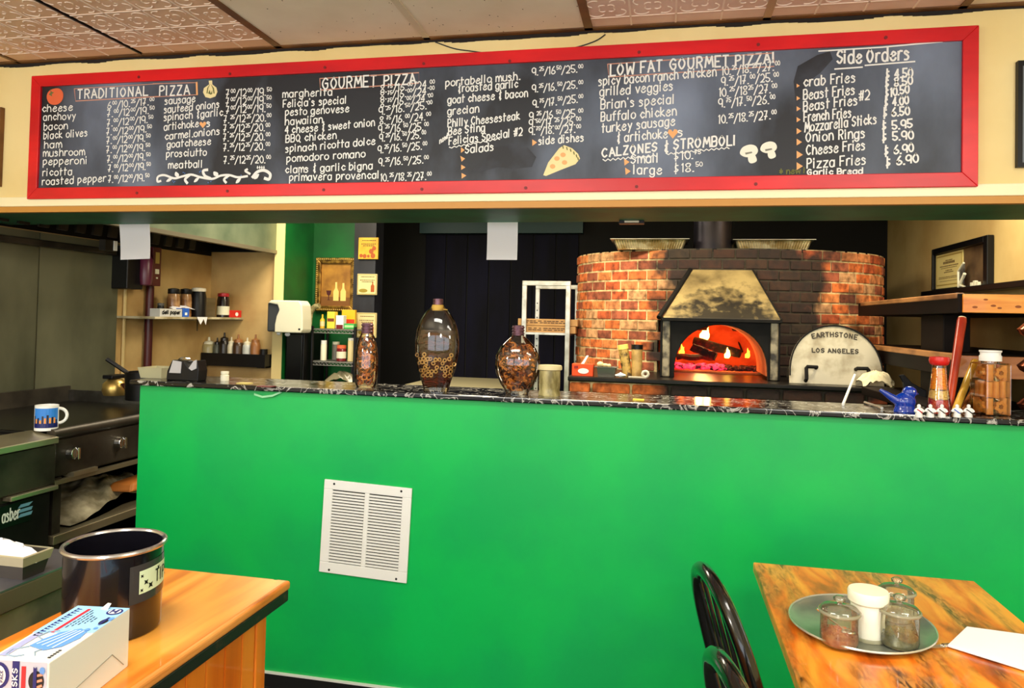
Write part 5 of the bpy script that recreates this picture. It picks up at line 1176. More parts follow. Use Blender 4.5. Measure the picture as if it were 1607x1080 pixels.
p = aY(505, 505, 2.23); t = thing('oil_bottle', 'small yellow bottle at the left on the upper wire shelf', 'bottle', (p.x, 2.24, zz)); b = MB(); b.lathe([(0, 0), (.016, 0), (.017, .06), (.006, .075), (.006, .1), (0, .1)]); b.build('bottle_body', M('mustard_yellow', (230, 176, 40), .4), t, world=False, smooth=True); b = MB(); b.lathe([(.0175, .015), (.0175, .05)], cap=False); b.build('label', cream_t, t, world=False)
grocery_box('pasta_carton', 513, 525, 28, 2.23, zz, M('yellow_carton', (240, 208, 70), .5), 'tall yellow carton between the yellow bottle and the white carton', 'carton', (M('dark_print', (120, 60, 30), .6), .42, .6))
grocery_box('milk_carton', 527, 539, 22, 2.23, zz, white, 'white carton with a dark red foot on the upper wire shelf', 'carton', (M('cherry_print', (110, 16, 24), .6), 0, .3))
grocery_box('yellow_poster_box', 536, 557, 31, 2.33, zz, M('saffron_card', (236, 180, 30), .5), 'wide saffron yellow packet at the back of the upper wire shelf', 'packet', (M('red_print', (200, 50, 20), .5), .25, .5), .03)
grocery_box('tin', 540, 556, 9, 2.22, zz, M('green_tin', (60, 170, 80), .4), 'low green tin at the right front of the upper wire shelf', 'tin', (M('pale_green_print', (170, 220, 150), .5), .3, .7))
p = aY(493, 492, 2.3); b = MB(); b.tube(crv([(p.x-.03, 2.3, zz-.01), (p.x-.03, 2.3, zz+.1), (p.x, 2.3, zz+.15), (p.x+.04, 2.3, zz+.16)], 5), [.012, .014, .016, .018]+[.02]*12, 10); tag(b.build('bread_slice', M('pale_basket', (190, 180, 130), .7, col2=(130, 120, 80), scale=30), smooth=True), 'pale curved handle rising left of the gilt painting', 'handle')
zz = s2+.004
def canister(x, h_px, r_px, Y, z, mat, lidm, lab, lid_f=.82, nm='canister', label_m=None):
    p = aY(x, 550, Y); k_ = (Y+2.63)/1151*1.02; h = h_px*k_; r_ = r_px*k_
    t = thing(nm, lab, 'canister', (p.x, Y, z)); b = MB(); b.lathe([(0, 0), (r_, 0), (r_, h*lid_f-.004), (r_*.92, h*lid_f), (0, h*lid_f)]); b.build('body', mat, t, world=False, smooth=True)
    b = MB(); b.lathe([(r_*.96, h*lid_f), (r_*.96, h), (0, h)]); b.build('lid', lidm, t, world=False, smooth=True)
    if label_m: b = MB(); b.lathe([(r_*1.02, h*.18), (r_*1.02, h*.6)], cap=False); b.build('label', label_m, t, world=False)
canister(508, 33, 5, 2.25, zz, offwhite, white, 'tall white canister at the left of the lower wire shelf')
canister(536, 26, 8, 2.25, zz, M('wine_red_glass', (110, 26, 36), .25), M('salmon_lid', (220, 100, 60), .4), 'dark red jar with an orange lid on the lower wire shelf', .8, 'spice_tub', offwhite)
canister(551, 38, 5.5, 2.25, zz, M('cream_tube', (220, 204, 150), .5), white, 'tall cream canister at the right of the lower wire shelf', .9)
canister(527, 30, 6, 2.34, zz, M('grey_tub', (120, 116, 108), .4), offwhite, 'grey tub behind the orange-lidded jar', .85)
p = aY(533, 595, 2.25); rag('plastic_bag', M('clear_film', (170, 162, 130), .15, trans=.3), (p.x, 2.3, .6+.35), .1, .06, .09, 9, 'crumpled clear bag below the lower wire shelf', 'bag', 18)
b = MB(); b.box(wx0, wx1+.0, 2.21, 2.43, .84, .95); tag(b.build('dark_crate', black, bev=.004), 'black crate carrying the crumpled clear bag under the wire shelf', 'crate')
# dark cabinet and towel dispenser
a = rect(440, 522, 492, 600, 2.12)
t = thing('black_cabinet', 'black cabinet under the paper towel dispenser', 'cabinet', ((a[0]+a[1])/2, 2.25, 0)); b = MB(); b.box(-2.61, wx0-.02, 2.12, 2.44, 0, a[3]); b.build('body', black, t, bev=.006); b = MB(); b.box(-2.6, wx0-.03, 2.108, 2.12, .1, a[3]-.012); b.build('door', M('black_gloss', (10, 10, 12), .2), t, bev=.004)
a = rect(427, 472, 484, 522, 2.02); xm = (a[0]+a[1])/2
t = thing('towel_dispenser', 'pale rounded paper towel dispenser with a grey side on the cream pilaster', 'dispenser', (xm, 2.03, a[2])); W_ = a[1]-a[0]; Hh = a[3]-a[2]
b = MB(); pr = [(a[0]+W_*.24, a[2]), (a[1]-.012, a[2]), (a[1], a[2]+.02)]+[(a[1]-W_*.05*f*f, a[2]+.02+(Hh-.03)*f) for f in (.4, .7, .9)]+[(a[1]-W_*.12, a[3]), (a[0]+.03, a[3]), (a[0]+.01, a[3]-.02), (a[0]+W_*.3, a[3]-Hh*.14), (a[0]+W_*.35, a[3]-Hh*.3), (a[0]+W_*.28, a[3]-Hh*.5), (a[0]+W_*.24, a[3]-Hh*.75)]
b.prism(pr, 'y', 1.94, 2.074); b.build('cover', offwhite, t, bev=.008, seg=3)
b = MB(); b.box(a[0], a[0]+W_*.34, 1.955, 2.074, a[2]+.004, a[3]-.016); b.build('side_panel', M('slate_plastic', (58, 62, 66), .4), t, bev=.01)
b = MB(); b.box(a[1]-.03, a[1]-.016, 1.939, 1.94, a[2]+.02, a[2]+.032); b.build('lock', black, t)
b = MB(); b.ell((a[0]+W_*.28, 1.98, a[2]-.008), (.016, .01, .012)); b.ell((a[0]+W_*.52, 1.98, a[2]-.012), (.02, .01, .014)); b.build('towel_end', paper, t, smooth=True)
# ------------------------------------------------------------------ alcove shelf and squeeze bottles
zs = 1.402; sx = -2.93
t = thing('alcove_shelf', 'thin shelf of jars in the yellowed kitchen corner', 'shelf', (-3.06, 1.6, zs)); b = MB(); b.box(XL, sx, 1.17, 2.098, zs-.014, zs); b.build('board', M('greasy_shelf', (190, 180, 150), .5, col2=(140, 126, 90), scale=9), t, bev=.002)
for y in (1.42, 1.95): b = MB(); b.box(XL, XL+.004, y, y+.012, zs-.1, zs-.014); b.box(XL, sx+.08, y, y+.012, zs-.018, zs-.014); b.build('bracket', steel, t)
def on_shelf(x): # point on the shelf's front line
    p = aX(x, 490, sx+.0); return p
K2 = .0036
def jar_sh(x, h_px, r_px, dx, mat, lidm, lab, lf=.8, nm='storage_jar', lbl=None):
    p = aX(x, 485, sx-dx); k_ = (p-CPOS).length/1151*.97; h = h_px*k_; r_ = r_px*k_; t = thing(nm, lab, 'jar', (sx-dx, p.y, zs))
    b = MB(); b.lathe([(0, 0), (r_, 0), (r_, h*lf*.8), (r_*.86, h*lf), (0, h*lf)]); b.build('body', mat, t, world=False, smooth=True)
    b = MB(); b.lathe([(r_*.9, h*lf), (r_*.94, h*lf+.004), (r_*.9, h*.97), (r_*.3, h), (0, h)]); b.build('lid', lidm, t, world=False, smooth=True)
    if lbl: b = MB(); b.lathe([(r_*1.02, h*.1), (r_*1.02, h*.45)], cap=False); b.build('label', lbl, t, world=False)
jar_sh(272, 42, 9, .1, M('amber_jar', (120, 80, 46), .2, col2=(180, 140, 96), scale=14), black, 'amber glass jar with a dark domed lid, left of its twin on the alcove shelf')
jar_sh(291, 42, 8.5, .1, MATS['amber_jar'], black, 'amber glass jar with a dark domed lid, between its twin and the black jug')
jar_sh(252, 20, 5, .1, black, M('grey_lid', (70, 70, 66), .4), 'small black jar at the left end of the alcove shelf')
jar_sh(311, 44, 11, .06, black, M('cream_cap', (220, 212, 190), .5), 'black jug with a cream cap on the alcove shelf', .86, 'jug')
jar_sh(350, 37, 9, .05, M('dark_sauce', (26, 14, 16), .2), M('red_cap', (170, 30, 40), .4), 'dark sauce bottle with a red cap near the right of the alcove shelf', .84, 'sauce_bottle', offwhite)
def block_sh(nm, xa, xb, h_px, dx, mat, lab, cat, dp=.07):
    p = aX(xa, 490, sx-dx); q = aX(xb, 490, sx-dx); k_ = (p-CPOS).length/1151*.97; t = thing(nm, lab, cat, (sx-dx-dp/2, (p.y+q.y)/2, zs))
    b = MB(); b.box(sx-dx-dp, sx-dx, p.y, q.y, zs, zs+h_px*k_); b.build('body', mat, t, bev=.002); return t, p.y, q.y, h_px*k_
t, ya, yb, h = block_sh('paper_carton', 251, 286, 12, .005, M('newsprint_card', (190, 190, 186), .6), 'grey carton lettered deli paper at the front of the alcove shelf', 'box')
b = MB(); mb2 = MB(); strokes_word(mb2, 'deli paper', (ya+yb)/2, zs+h*.38, (yb-ya)*.8, h*.42, 0, .006); b.add([(sx-.005+.0008-v.y, v.x, v.z) for v in mb2.v], mb2.f); b.build('lettering', black, t, recalc=False)
t, *_ = block_sh('blue_carton', 287, 297, 13, .005, M('blue_card', (30, 90, 190), .5), 'small blue carton next to the deli paper carton', 'box'); 
b = MB(); b.box(sx-.005, sx-.0042, _[0]+.02, _[1]-.02, zs+.012, zs+.028); b.build('print_panel', white, t)
block_sh('metal_can', 321, 338, 29, .03, steel, 'square steel can on the alcove shelf between the jug and the sauce bottle', 'can')
t, ya, yb, h = block_sh('red_carton', 361, 379, 11, .005, redpl, 'small red carton with a white disc at the right end of the alcove shelf', 'box')
b = MB(); b.prism([((ya+yb)/2+.012+.018*math.cos(i*pi/8), zs+h*.45+.014*math.sin(i*pi/8)) for i in range(16)], 'x', sx-.005, sx-.004); b.build('disc', white, t)
rag('paper_scrap', paper, (sx-.09, aX(281, 480, sx-.09).y, zs+.045), .04, .09, .03, 5, 'torn white paper lying over the cartons on the alcove shelf', 'paper', 14)
p = aX(316, 500, sx); b = MB(); b.prism([(p.y-.05, zs+.001), (p.y+.06, zs+.001), (p.y+.045, zs-.05), (p.y+.02, zs-.012), (p.y-.01, zs-.048)], 'x', sx+.001, sx+.003); tag(b.build('paper_scrap', paper), 'torn white paper flap hanging over the front of the alcove shelf', 'paper')
a = rect(318, 555, 418, 575, 2.02)
t = thing('bottle_rail', 'black rail holding squeeze bottles on the yellowed back wall', 'rack', ((a[0]+a[1])/2, 2.05, a[2])); b = MB(); b.box(a[0], a[1], 2.0, 2.008, a[2], a[3]); b.box(a[0], a[1], 2.008, 2.098, a[2], a[2]+.006); b.box(a[0], a[0]+.006, 2.008, 2.098, a[2], a[3]); b.box(a[1]-.006, a[1], 2.008, 2.098, a[2], a[3]); b.build('trough', black, t)
milky = M('milky_bottle', (206, 200, 176), .35, col2=(180, 170, 140), scale=9); brn = M('brown_sauce', (140, 92, 50), .35); drk = M('black_sauce', (24, 18, 14), .3)
for x, yt, w_, mm, tipm, lab in ((327, 529, 8, M('clear_squeeze', (170, 160, 116), .3), offwhite, 'clear squeeze bottle with a broad white cap, leftmost in the black rail'), (340, 530, 5, M('green_grey', (80, 84, 72), .4), drk, 'grey-green squeeze bottle, second from the left in the black rail'), (351, 522, 6.5, drk, drk, 'black squeeze bottle with a tall spout in the rail'), (362, 529, 5, milky, milky, 'milky squeeze bottle between the black one and the brown-topped one'), (373, 525, 7, M('umber_sauce', (60, 40, 24), .3), brn, 'dark brown squeeze bottle with a bent spout in the rail'), (387, 530, 6, M('bluish_bottle', (176, 180, 176), .35), milky, 'pale bluish squeeze bottle in the right half of the rail'), (400, 525, 6.5, brn, brn, 'tan brown squeeze bottle, rightmost in the rail beside the short jar')):
    p = aY(x, 560, 2.05); k_ = .00415; z0_ = a[2]+.006; zt_ = aY(x, yt, 2.05).z; h = zt_-z0_; r_ = w_*k_*1.3
    t = thing('squeeze_bottle', lab, 'bottle', (p.x, 2.053, z0_), 0, 'squeeze bottles in the rail')
    b = MB(); b.lathe([(0, 0), (r_, 0), (r_, h*.62), (r_*.9, h*.72), (r_*.5, h*.8), (0, h*.8)], n=18); b.build('bottle_body', mm, t, world=False, smooth=True)
    b = MB(); b.lathe([(r_*.8, h*.74), (r_*.75, h*.83), (r_*.22, h*.87), (r_*.16, h), (0, h)], n=14); b.build('spout', tipm, t, world=False, smooth=True)
p = aY(412, 575, 2.05); t = thing('short_jar', 'short jar with a black lid at the right end of the squeeze bottle rail', 'jar', (p.x+.006, 2.05, a[2])); b = MB(); b.lathe([(0, 0), (.024, 0), (.024, .08), (0, .08)]); b.build('body', M('murky_jar', (110, 100, 66), .3), t, world=False, smooth=True); b = MB(); b.lathe([(.026, .08), (.026, .125), (0, .125)]); b.build('lid', black, t, world=False, smooth=True); b = MB(); b.box(p.x-.026, p.x+.036, 2.02, 2.098, a[2]-.005, a[2]); b.build('peg_shelf', black, t)
# pipe, red suppression box, black box, conduit on the left wall
p = aX(234, 500, XL+.03); 
b = MB(); b.cyl((XL+.03, p.y, .98), (XL+.03, p.y, hz_-.04), .024, n=12); tag(b.build('standpipe', darkred, smooth=True), 'maroon vertical pipe on the yellowed left kitchen wall', 'pipe')
y0_, y1_ = aX(240, 420, XL+.1).y, aX(253, 420, XL+.1).y; zb_, zt_ = aX(246, 449, XL+.1).z, aX(246, 396, XL+.1).z
t = thing('suppression_box', 'dark red fire suppression box with a yellow plate above the maroon pipe', 'box', (XL+.05, (y0_+y1_)/2, zb_)); b = MB(); b.box(XL+.002, XL+.1, y0_, y1_, zb_, hz_-.035); b.build('case', M('deep_red', (84, 14, 22), .4), t, bev=.004)
b = MB(); b.box(XL+.1, XL+.102, y0_+.02, y1_-.02, zb_+.14, zt_); b.k = 1; b.box(XL+.1, XL+.102, y0_+.02, y1_-.02, zb_+.075, zb_+.105); b.box(XL+.1, XL+.102, y0_+.03, y1_-.03, zb_+.045, zb_+.055); b.build('label_plate', [M('brass_plate', (190, 160, 80), .5), offwhite], t)
y0_, y1_ = aX(200, 430, XL+.12).y, aX(225, 430, XL+.12).y; zb_, zt_ = aX(212, 454, XL+.12).z, aX(212, 400, XL+.12).z
b = MB(); b.box(XL+.001, XL+.12, y0_, y1_, zb_, zt_+.05); tag(b.build('control_box', black, bev=.005), 'black wall box left of the dark red suppression box', 'box')
p = aX(229, 420, XL+.13); b = MB(); b.lathe([(0, 0), (.035, .01), (.04, .05), (.04, .16), (.02, .2), (0, .2)], (XL+.13, p.y+.0, zb_+.02), 16); tag(b.build('gas_bottle', M('plum_cylinder', (92, 30, 56), .35), smooth=True), 'small plum cylinder between the black wall box and the suppression box', 'cylinder')
p = aX(195, 500, XL+.012); b = MB(); b.cyl((XL+.012, p.y, .9), (XL+.012, p.y, ZC), .01, n=8); tag(b.build('conduit', M('beige_conduit', (200, 176, 116), .5)), 'thin beige conduit running down the left kitchen wall beside the steel panel', 'conduit')
# ------------------------------------------------------------------ hood and cooking line
HX = -2.68; hz_ = 1.868
t = thing('cooker_hood', 'long greasy steel extraction hood over the cooking line at the left', 'hood', (-2.95, 1.2, hz_))
b = MB(); b.box(HX-.012, HX, .05, 2.09, hz_, ZC); b.build('front_panel', M('grey_green_steel', (124, 136, 110), .45, .5, col2=(70, 90, 70), scale=3, lo=.4, hi=.7), t)
b = MB(); b.box(HX-.03, HX+.008, .05, 2.09, hz_-.012, hz_+.012); b.build('lower_lip', M('hood_lip', (130, 124, 104), .4, .6), t)
b = MB(); b.box(XL+.005, HX-.012, 2.08, 2.095, hz_, ZC); b.build('end_panel', black, t); b = MB(); b.box(XL+.002, XL+.01, .05, 2.08, hz_-.03, ZC); b.build('back_panel', soot, t)
b = MB(); b.hexa([(XL+.2, .05, hz_+.15), (HX-.05, .05, ZC-.12), (HX-.05, 2.08, ZC-.12), (XL+.2, 2.08, hz_+.15), (XL+.2, .05, hz_+.17), (HX-.05, .05, ZC-.1), (HX-.05, 2.08, ZC-.1), (XL+.2, 2.08, hz_+.17)]); b.build('filter_bank', soot, t)
zf = aX(110, 345, XL+.2).z
for i in range(13):
    y = .16+i*.115; b = MB(); b.hexa([(XL+.2, y, zf-.06), (XL+.215, y, zf-.06), (XL+.215, y+.06, zf-.06), (XL+.2, y+.06, zf-.06), (XL+.2, y+.02, zf+.05), (XL+.215, y+.02, zf+.05), (XL+.215, y+.08, zf+.05), (XL+.2, y+.08, zf+.05)]); b.build('baffle', dsteel, t)
b = MB(); b.box(XL+.195, XL+.22, .05, 2.0, zf+.05, zf+.075); b.build('baffle_rail', dsteel, t)
zr = aX(60, 380, XL+.06).z; b = MB(); b.box(XL+.02, XL+.06, .05, 1.1, zr-.02, zr+.015); b.build('grease_rail', dsteel, t, bev=.006)
p = aX(178, 386, XL+.2); t2 = thing('hood_lamp', 'small bright switch box at the far end of the hood', 'switch', (XL+.2, p.y, p.z)); b = MB(); b.box(XL+.16, XL+.2, p.y-.06, p.y+.03, p.z-.03, p.z+.03); b.build('housing', dsteel, t2); b = MB(); b.box(XL+.2, XL+.204, p.y+.0, p.y+.026, p.z-.026, p.z+.028); b.build('plate', white, t2)
ysm = aX(57, 500, XL+.01).y; ye = aX(183, 480, XL+.01).y
panel = M('mirror_grease_steel', (120, 122, 98), .4, .45, col2=(62, 66, 50), scale=2.2, stretch=(1, 1, .5), lo=.35, hi=.7)
for ya, yb, lab in ((-.28, ysm-.004, 'dark steel splash panel on the left wall, near the camera side of its seam'), (ysm+.004, ye, 'dark steel splash panel on the left wall, beyond the vertical seam')):
    b = MB(); b.box(XL+.001, XL+.014, ya, yb, .5, hz_-.036); tag(b.build('splash_panel', panel), lab, 'panel')
FX = -2.35
ysp = aX(90, 690, FX).y
# near unit with a maker's plate
t = thing('charbroiler', 'dark steel broiler cabinet at the left edge with a lettered maker plate', 'stove', (-2.75, -.5, 0)); zt_ = .945
b = MB(); b.box(-3.16, FX-.02, -.9, ysp-.004, .1, .93); b.build('body', dsteel, t, bev=.004)
b = MB(); b.hexa([(FX-.12, -.9, .925), (FX+.012, -.9, .905), (FX+.012, ysp-.004, .905), (FX-.12, ysp-.004, .925), (FX-.12, -.9, zt_+.006), (FX+.012, -.9, .93), (FX+.012, ysp-.004, .93), (FX-.12, ysp-.004, zt_+.006)]); b.build('front_lip', M('lip_steel', (176, 168, 140), .35, .8), t, bev=.003)
b = MB(); b.box(FX-.02, FX, -.9, ysp-.004, .745, .9); b.build('control_panel', dsteel, t, bev=.003)
b = MB(); b.box(FX-.02, FX+.02, -.35, ysp-.006, .725, .742); b.build('drip_handle', MATS['lip_steel'], t, bev=.003)
b = MB(); b.box(FX-.02, FX-.005, -.9, ysp-.02, .12, .715); b.build('door', soot, t, bev=.003)
b = MB(); b.box(FX-.005, FX-.001, -.5, aX(49, 800, FX).y, .63, .71); pl = b.build('maker_plate', black, t)
mb2 = MB(); yA, yB = aX(4, 815, FX).y, aX(31, 805, FX).y; strokes_word(mb2, 'asber', (yA+yB)/2, .652, yB-yA, .045, 0, .0055); b = MB(); b.add([(FX-.0005-v.y, v.x, v.z) for v in mb2.v], mb2.f); b.build('lettering', white, pl, recalc=False)
yC = aX(39, 801, FX).y; b = MB()
for i in range(3): b.prism([(yC-.03, .652+i*.018), (yC+.03-(.012 if i == 2 else 0), .652+i*.018), (yC+.036, .664+i*.018), (yC-.018, .664+i*.018)], 'x', FX-.001, FX-.0004)
b.build('emblem', M('plate_blue', (110, 160, 190), .5), pl)
b = MB(); b.box(-3.18, -3.14, -.9, ysp-.006, .93, 1.0); b.build('back_rail', dsteel, t)
b = MB()
for i in range(10): y = -.85+i*.075; b.box(-3.1, FX-.14, y, y+.03, .93, .945)
b.build('grates', soot, t)
# griddle on an open stand
t = thing('griddle', 'wide black griddle with two silver knobs on an open steel stand', 'stove', (-2.75, .3, 0)); ye2 = .8
b = MB(); b.box(-3.16, FX-.03, ysp, ye2, .76, .925); b.build('body', dsteel, t, bev=.004)
b = MB(); b.box(-3.16, FX-.1, ysp+.02, ye2-.02, .925, .94); b.build('plate', M('seasoned_iron', (22, 20, 18), .3, .6), t)
b = MB(); b.cyl((FX-.03, ysp, .935), (FX-.03, ye2, .935), .022, n=14); b.build('front_roll', dsteel, t, smooth=True)
b = MB(); b.box(-3.17, FX-.12, ye2-.012, ye2, .925, 1.0); b.build('side_splash', steel, t); b = MB(); b.box(-3.17, -3.15, ysp, ye2, .925, 1.02); b.build('back_splash', dsteel, t)
b = MB(); b.box(FX-.03, FX-.015, ysp, ye2, .77, .91); b.build('control_panel', dsteel, t)
for x, y in ((116, 711), (190, 695)):
    q = aX(x, y, FX); kb = MB(); kb.cyl((FX-.015, q.y, .85), (FX+.012, q.y, .85), .028, .024, 18); kb.box(FX+.012, FX+.028, q.y-.006, q.y+.006, .826, .874); kb.build('knob', chrome, t, bev=.002)
b = MB(); b.box(FX-.03, FX-.005, ysp, ye2, .735, .752); b.build('lower_rail', M('pale_rail_steel', (150, 142, 116), .4, .8), t)  # paler steel than the griddle body
b = MB(); b.box(FX-.05, FX-.0, ysp+.09, ysp+.22, .752, .77); b.build('grease_tray', MATS['lip_steel'], t)
b = MB(); b.box(-3.16, FX, ysp, ye2, .5, .535); b.build('stand_shelf', MATS['pale_rail_steel'], t, bev=.003)
for x, y in ((FX-.04, ye2-.04), (-3.12, ysp+.04), (-3.12, ye2-.04), (FX-.04, ysp+.03)): b = MB(); b.box(x-.02, x+.02, y-.02, y+.02, 0, .76); b.build('leg', dsteel, t)
# wrapped goods on the stand shelf
rag('plastic_sack', M('grey_sack', (176, 170, 146), .25, col2=(110, 104, 84), scale=9), (-2.62, .34, .535), .2, .3, .13, 4, 'crumpled grey plastic sack on the open shelf under the griddle', 'bag')
p = aX(205, 768, -2.45); b = MB(); b.hexa([(-2.5, p.y-.1, .6), (-2.38, p.y-.08, .6), (-2.38, p.y+.2, .6), (-2.5, p.y+.2, .6), (-2.49, p.y-.08, .64), (-2.39, p.y-.06, .64), (-2.39, p.y+.19, .65), (-2.49, p.y+.19, .65)]); tag(b.build('bread_loaf', M('bread_crust', (200, 120, 50), .6), bev=.012), 'orange-brown loaf poking out of the grey sack under the griddle', 'bread')
# mug
p = aZ(73, 672, .951); t = thing('mug', 'white mug printed with a blue skyline on the front lip of the broiler', 'mug', (FX-.07, aX(73, 660, FX-.07).y, .951)); s_ = (aX(73, 660, FX-.07)-CPOS).length/1151*.98; rm = 14*s_; hm = 33*s_
b = MB(); b.lathe([(0, 0), (rm, 0), (rm, hm), (rm*.92, hm), (rm*.9, .006), (0, .006)], n=28); b.build('cup', white, t, world=False, smooth=True)
vd = Vector((-(CPOS-t.location).y, (CPOS-t.location).x, 0)).normalized()
b = MB(); b.torus((0, 0, hm*.55), hm*.3, .006, Matrix(((vd.x, 0, vd.y), (vd.y, 0, -vd.x), (0, 1, 0))), 16, 8, -1.75, 1.75); b.v = [v+vd*(rm*.96) for v in b.v]; b.build('handle', white, t, world=False, smooth=True)
th0 = math.atan2((CPOS-t.location).y, (CPOS-t.location).x)-.15
def wrap(u, z, e=.0006): return ((rm+e)*math.cos(th0+u), (rm+e)*math.sin(th0+u), z)
def band(mb, u0_, u1_, za, zb, e, n_=10):
    for i in range(n_): a_, c_ = u0_+(u1_-u0_)*i/n_, u0_+(u1_-u0_)*(i+1)/n_; mb.add([wrap(a_, za, e), wrap(c_, za, e), wrap(c_, zb, e), wrap(a_, zb, e)], [(0, 1, 2, 3)])
b = MB(); band(b, -1.1, 1.25, hm*.12, hm*.9, .0005); pr = b.build('print', M('sky_print', (50, 130, 220), .4), t, world=False)
b = MB(); band(b, -1.1, 1.25, hm*.12, hm*.3, .0009); b.build('water_print', M('night_print', (20, 30, 100), .4), pr, world=False)
b = MB(); b2 = MB()
for i in range(11): u = -1.05+i*.2; h_ = R.uniform(.42, .66); band(b if i % 2 else b2, u, u+.16, hm*.3, hm*h_, .001, 2)
b.build('skyline_print', M('orange_print', (236, 150, 40), .4), pr, world=False); b2.build('skyline_print', M('tower_print', (30, 24, 40), .4), pr, world=False)
# back burner range with a kettle and a pan
t = thing('back_range', 'black range beyond the griddle, behind the end of the green wall', 'stove', (-2.8, 1.4, 0)); b = MB(); b.box(-3.16, -2.42, .82, 2.05, 0, .97); b.build('body', soot, t, bev=.006)
b = MB()
for y in (1.05, 1.45, 1.85): b.torus((-2.85, y, .975), .13, .008, None, 24, 6); b.box(-2.98, -2.72, y-.006, y+.006, .972, .985)
b.build('burner_grates', black, t)
p = aX(180, 615, -2.85); k_ = (p-CPOS).length/1151
t = thing('kettle', 'brass-coloured kettle with a dark lid beyond the griddle', 'kettle', (-2.85, p.y, .985)); brass = M('tarnished_brass', (190, 160, 90), .3, .8)
b = MB(); b.lathe([(0, 0), (14*k_, 0), (16*k_, 6*k_), (15*k_, 16*k_), (9*k_, 22*k_), (0, 23*k_)]); b.build('belly', brass, t, world=False, smooth=True)
b = MB(); b.box(-.03, .03, -15*k_, 15*k_, 23*k_, 28*k_); b.build('lid_bar', black, t, world=False, bev=.004); b = MB(); b.prism([(-.03, 17*k_), (.03, 17*k_), (.0, 8*k_)], 'x', 15*k_, 16*k_); b.build('spout_plate', M('dark_red_enamel', (50, 14, 12), .4), t, world=False)
p = aX(215, 605, -2.6); t = thing('saucepan', 'black saucepan with a raised handle half hidden by the end of the bar', 'pan', (-2.58, p.y+.05, .985)); b = MB(); b.lathe([(0, 0), (.1, 0), (.105, .14), (.1, .14), (.096, .006), (0, .006)], n=28); b.build('pot', black, t, world=False, smooth=True); b = MB(); b.tube([(-.09, -.03, .13), (-.2, -.05, .2)], .011, 8); b.build('handle', black, t, world=False, smooth=True)
# ------------------------------------------------------------------ steel side table, lower left
zt_ = .85; sxr = -1.335; sy1 = -1.08
t = thing('steel_table', 'stainless side table at the lower left beside the wooden counter', 'table', (-1.7, -1.7, 0))
b = MB(); b.box(-2.15, sxr, -2.3, sy1, zt_-.004, zt_); b.build('table_top', M('table_steel', (150, 148, 156), .3, .8, col2=(118, 116, 126), scale=6), t)
b = MB(); b.box(-2.15, sxr, -2.3, sy1, zt_-.05, zt_-.004); b.build('top_edge', M('dull_edge_steel', (96, 88, 66), .45, .3), t, bev=.003)  # darker, browner steel than the table top
b = MB(); b.box(-2.13, sxr-.012, -2.28, sy1-.02, zt_-.2, zt_-.055); b.build('apron', M('apron_steel', (150, 138, 112), .42, .35, col2=(96, 88, 76), scale=5), t)
b = MB(); b.box(-2.13, sxr-.002, -2.28, sy1-.02, zt_-.225, zt_-.2); b.build('apron_trim', soot, t)
b = MB(); b.box(-2.1, sxr-.02, -2.25, sy1-.05, .2, .23); b.build('undershelf', dsteel, t)
for x, y in ((-2.11, -2.26), (-2.11, sy1-.06), (sxr-.05, sy1-.06), (sxr-.05, -2.26)): b = MB(); b.box(x-.02, x+.02, y-.02, y+.02, 0, zt_-.2); b.build('leg', steel, t)
p = aZ(40, 912, zt_); t = thing('metal_bin', 'dark metal tray with white paper in it on the stainless side table', 'tray', (p.x-.14, p.y, zt_))
b = MB(); b.rings([[(p.x-.14+sx_*w_, p.y+.03+sy_*d_, z) for sx_, sy_ in ((-1, -1), (1, -1), (1, 1), (-1, 1))] for w_, d_, z in ((.13, .028, zt_), (.14, .038, zt_+.05), (.136, .034, zt_+.05), (.127, .025, zt_+.004))]); b.build('bin_body', M('bin_steel', (70, 66, 60), .35, .6), t)
b = MB(); b.rings([[(p.x-.14+sx_*w_, p.y+.03+sy_*d_, z) for sx_, sy_ in ((-1, -1), (1, -1), (1, 1), (-1, 1))] for w_, d_, z in ((.138, .036, zt_+.03), (.1425, .0405, zt_+.0505), (.139, .037, zt_+.0525), (.137, .035, zt_+.03))], close=True); b.build('rim', M('pale_rim', (190, 182, 150), .4, .5), t)
rag('paper_sheet', paper, (p.x-.14, p.y+.03, zt_+.03), .12, .03, .045, 8, 'white crumpled paper in the dark tray at the left edge', 'paper', 16)
# ------------------------------------------------------------------ wooden counter, lower left
zw = .85; wx0, wx1, wy1 = -1.14, -.804, -1.128
t = thing('wooden_counter', 'orange varnished wooden counter with a worn black edge at the lower left', 'counter', (-.97, -1.7, 0))
b = MB(); b.box(wx0, wx1, -2.3, wy1, zw-.012, zw); b.build('counter_top', orange_wood, t, bev=.003)
b = MB(); b.box(wx1-.03, wx1+.006, -2.3, wy1+.006, zw-.02, zw-.0005); b.box(wx0, wx1-.03, wy1-.02, wy1+.006, zw-.02, zw-.0005); b.build('edge_bead', woodM('worn_edge_wood', (206, 120, 44), (232, 156, 80), (110, 56, 18), 'y', .4, 14), t, bev=.006, seg=3)
b = MB(); b.box(wx0, wx1+.003, -2.3, wy1+.003, zw-.045, zw-.02); b.build('black_edge', M('chipped_black_paint', (22, 22, 22), .5, col2=(70, 56, 40), scale=40, lo=.6, hi=.75), t, bev=.003)
sd = aY(414, 1000, wy1-.05).x
b = MB(); y = -2.28; i = 0
while y < wy1-.1: b.box(sd-.02, sd+R.uniform(-.0005, .0005), y, min(y+.058, wy1-.085), 0, zw-.045); y += .06
bm = woodM('amber_boards', (216, 104, 16), (236, 138, 38), (172, 72, 8), 'z', .35, 7)
b.build('side_boards', bm, t, bev=.003)
b = MB(); b.box(sd-.03, sd+.003, wy1-.083, wy1-.045, 0, zw-.045); b.build('corner_post', bm, t, bev=.003)
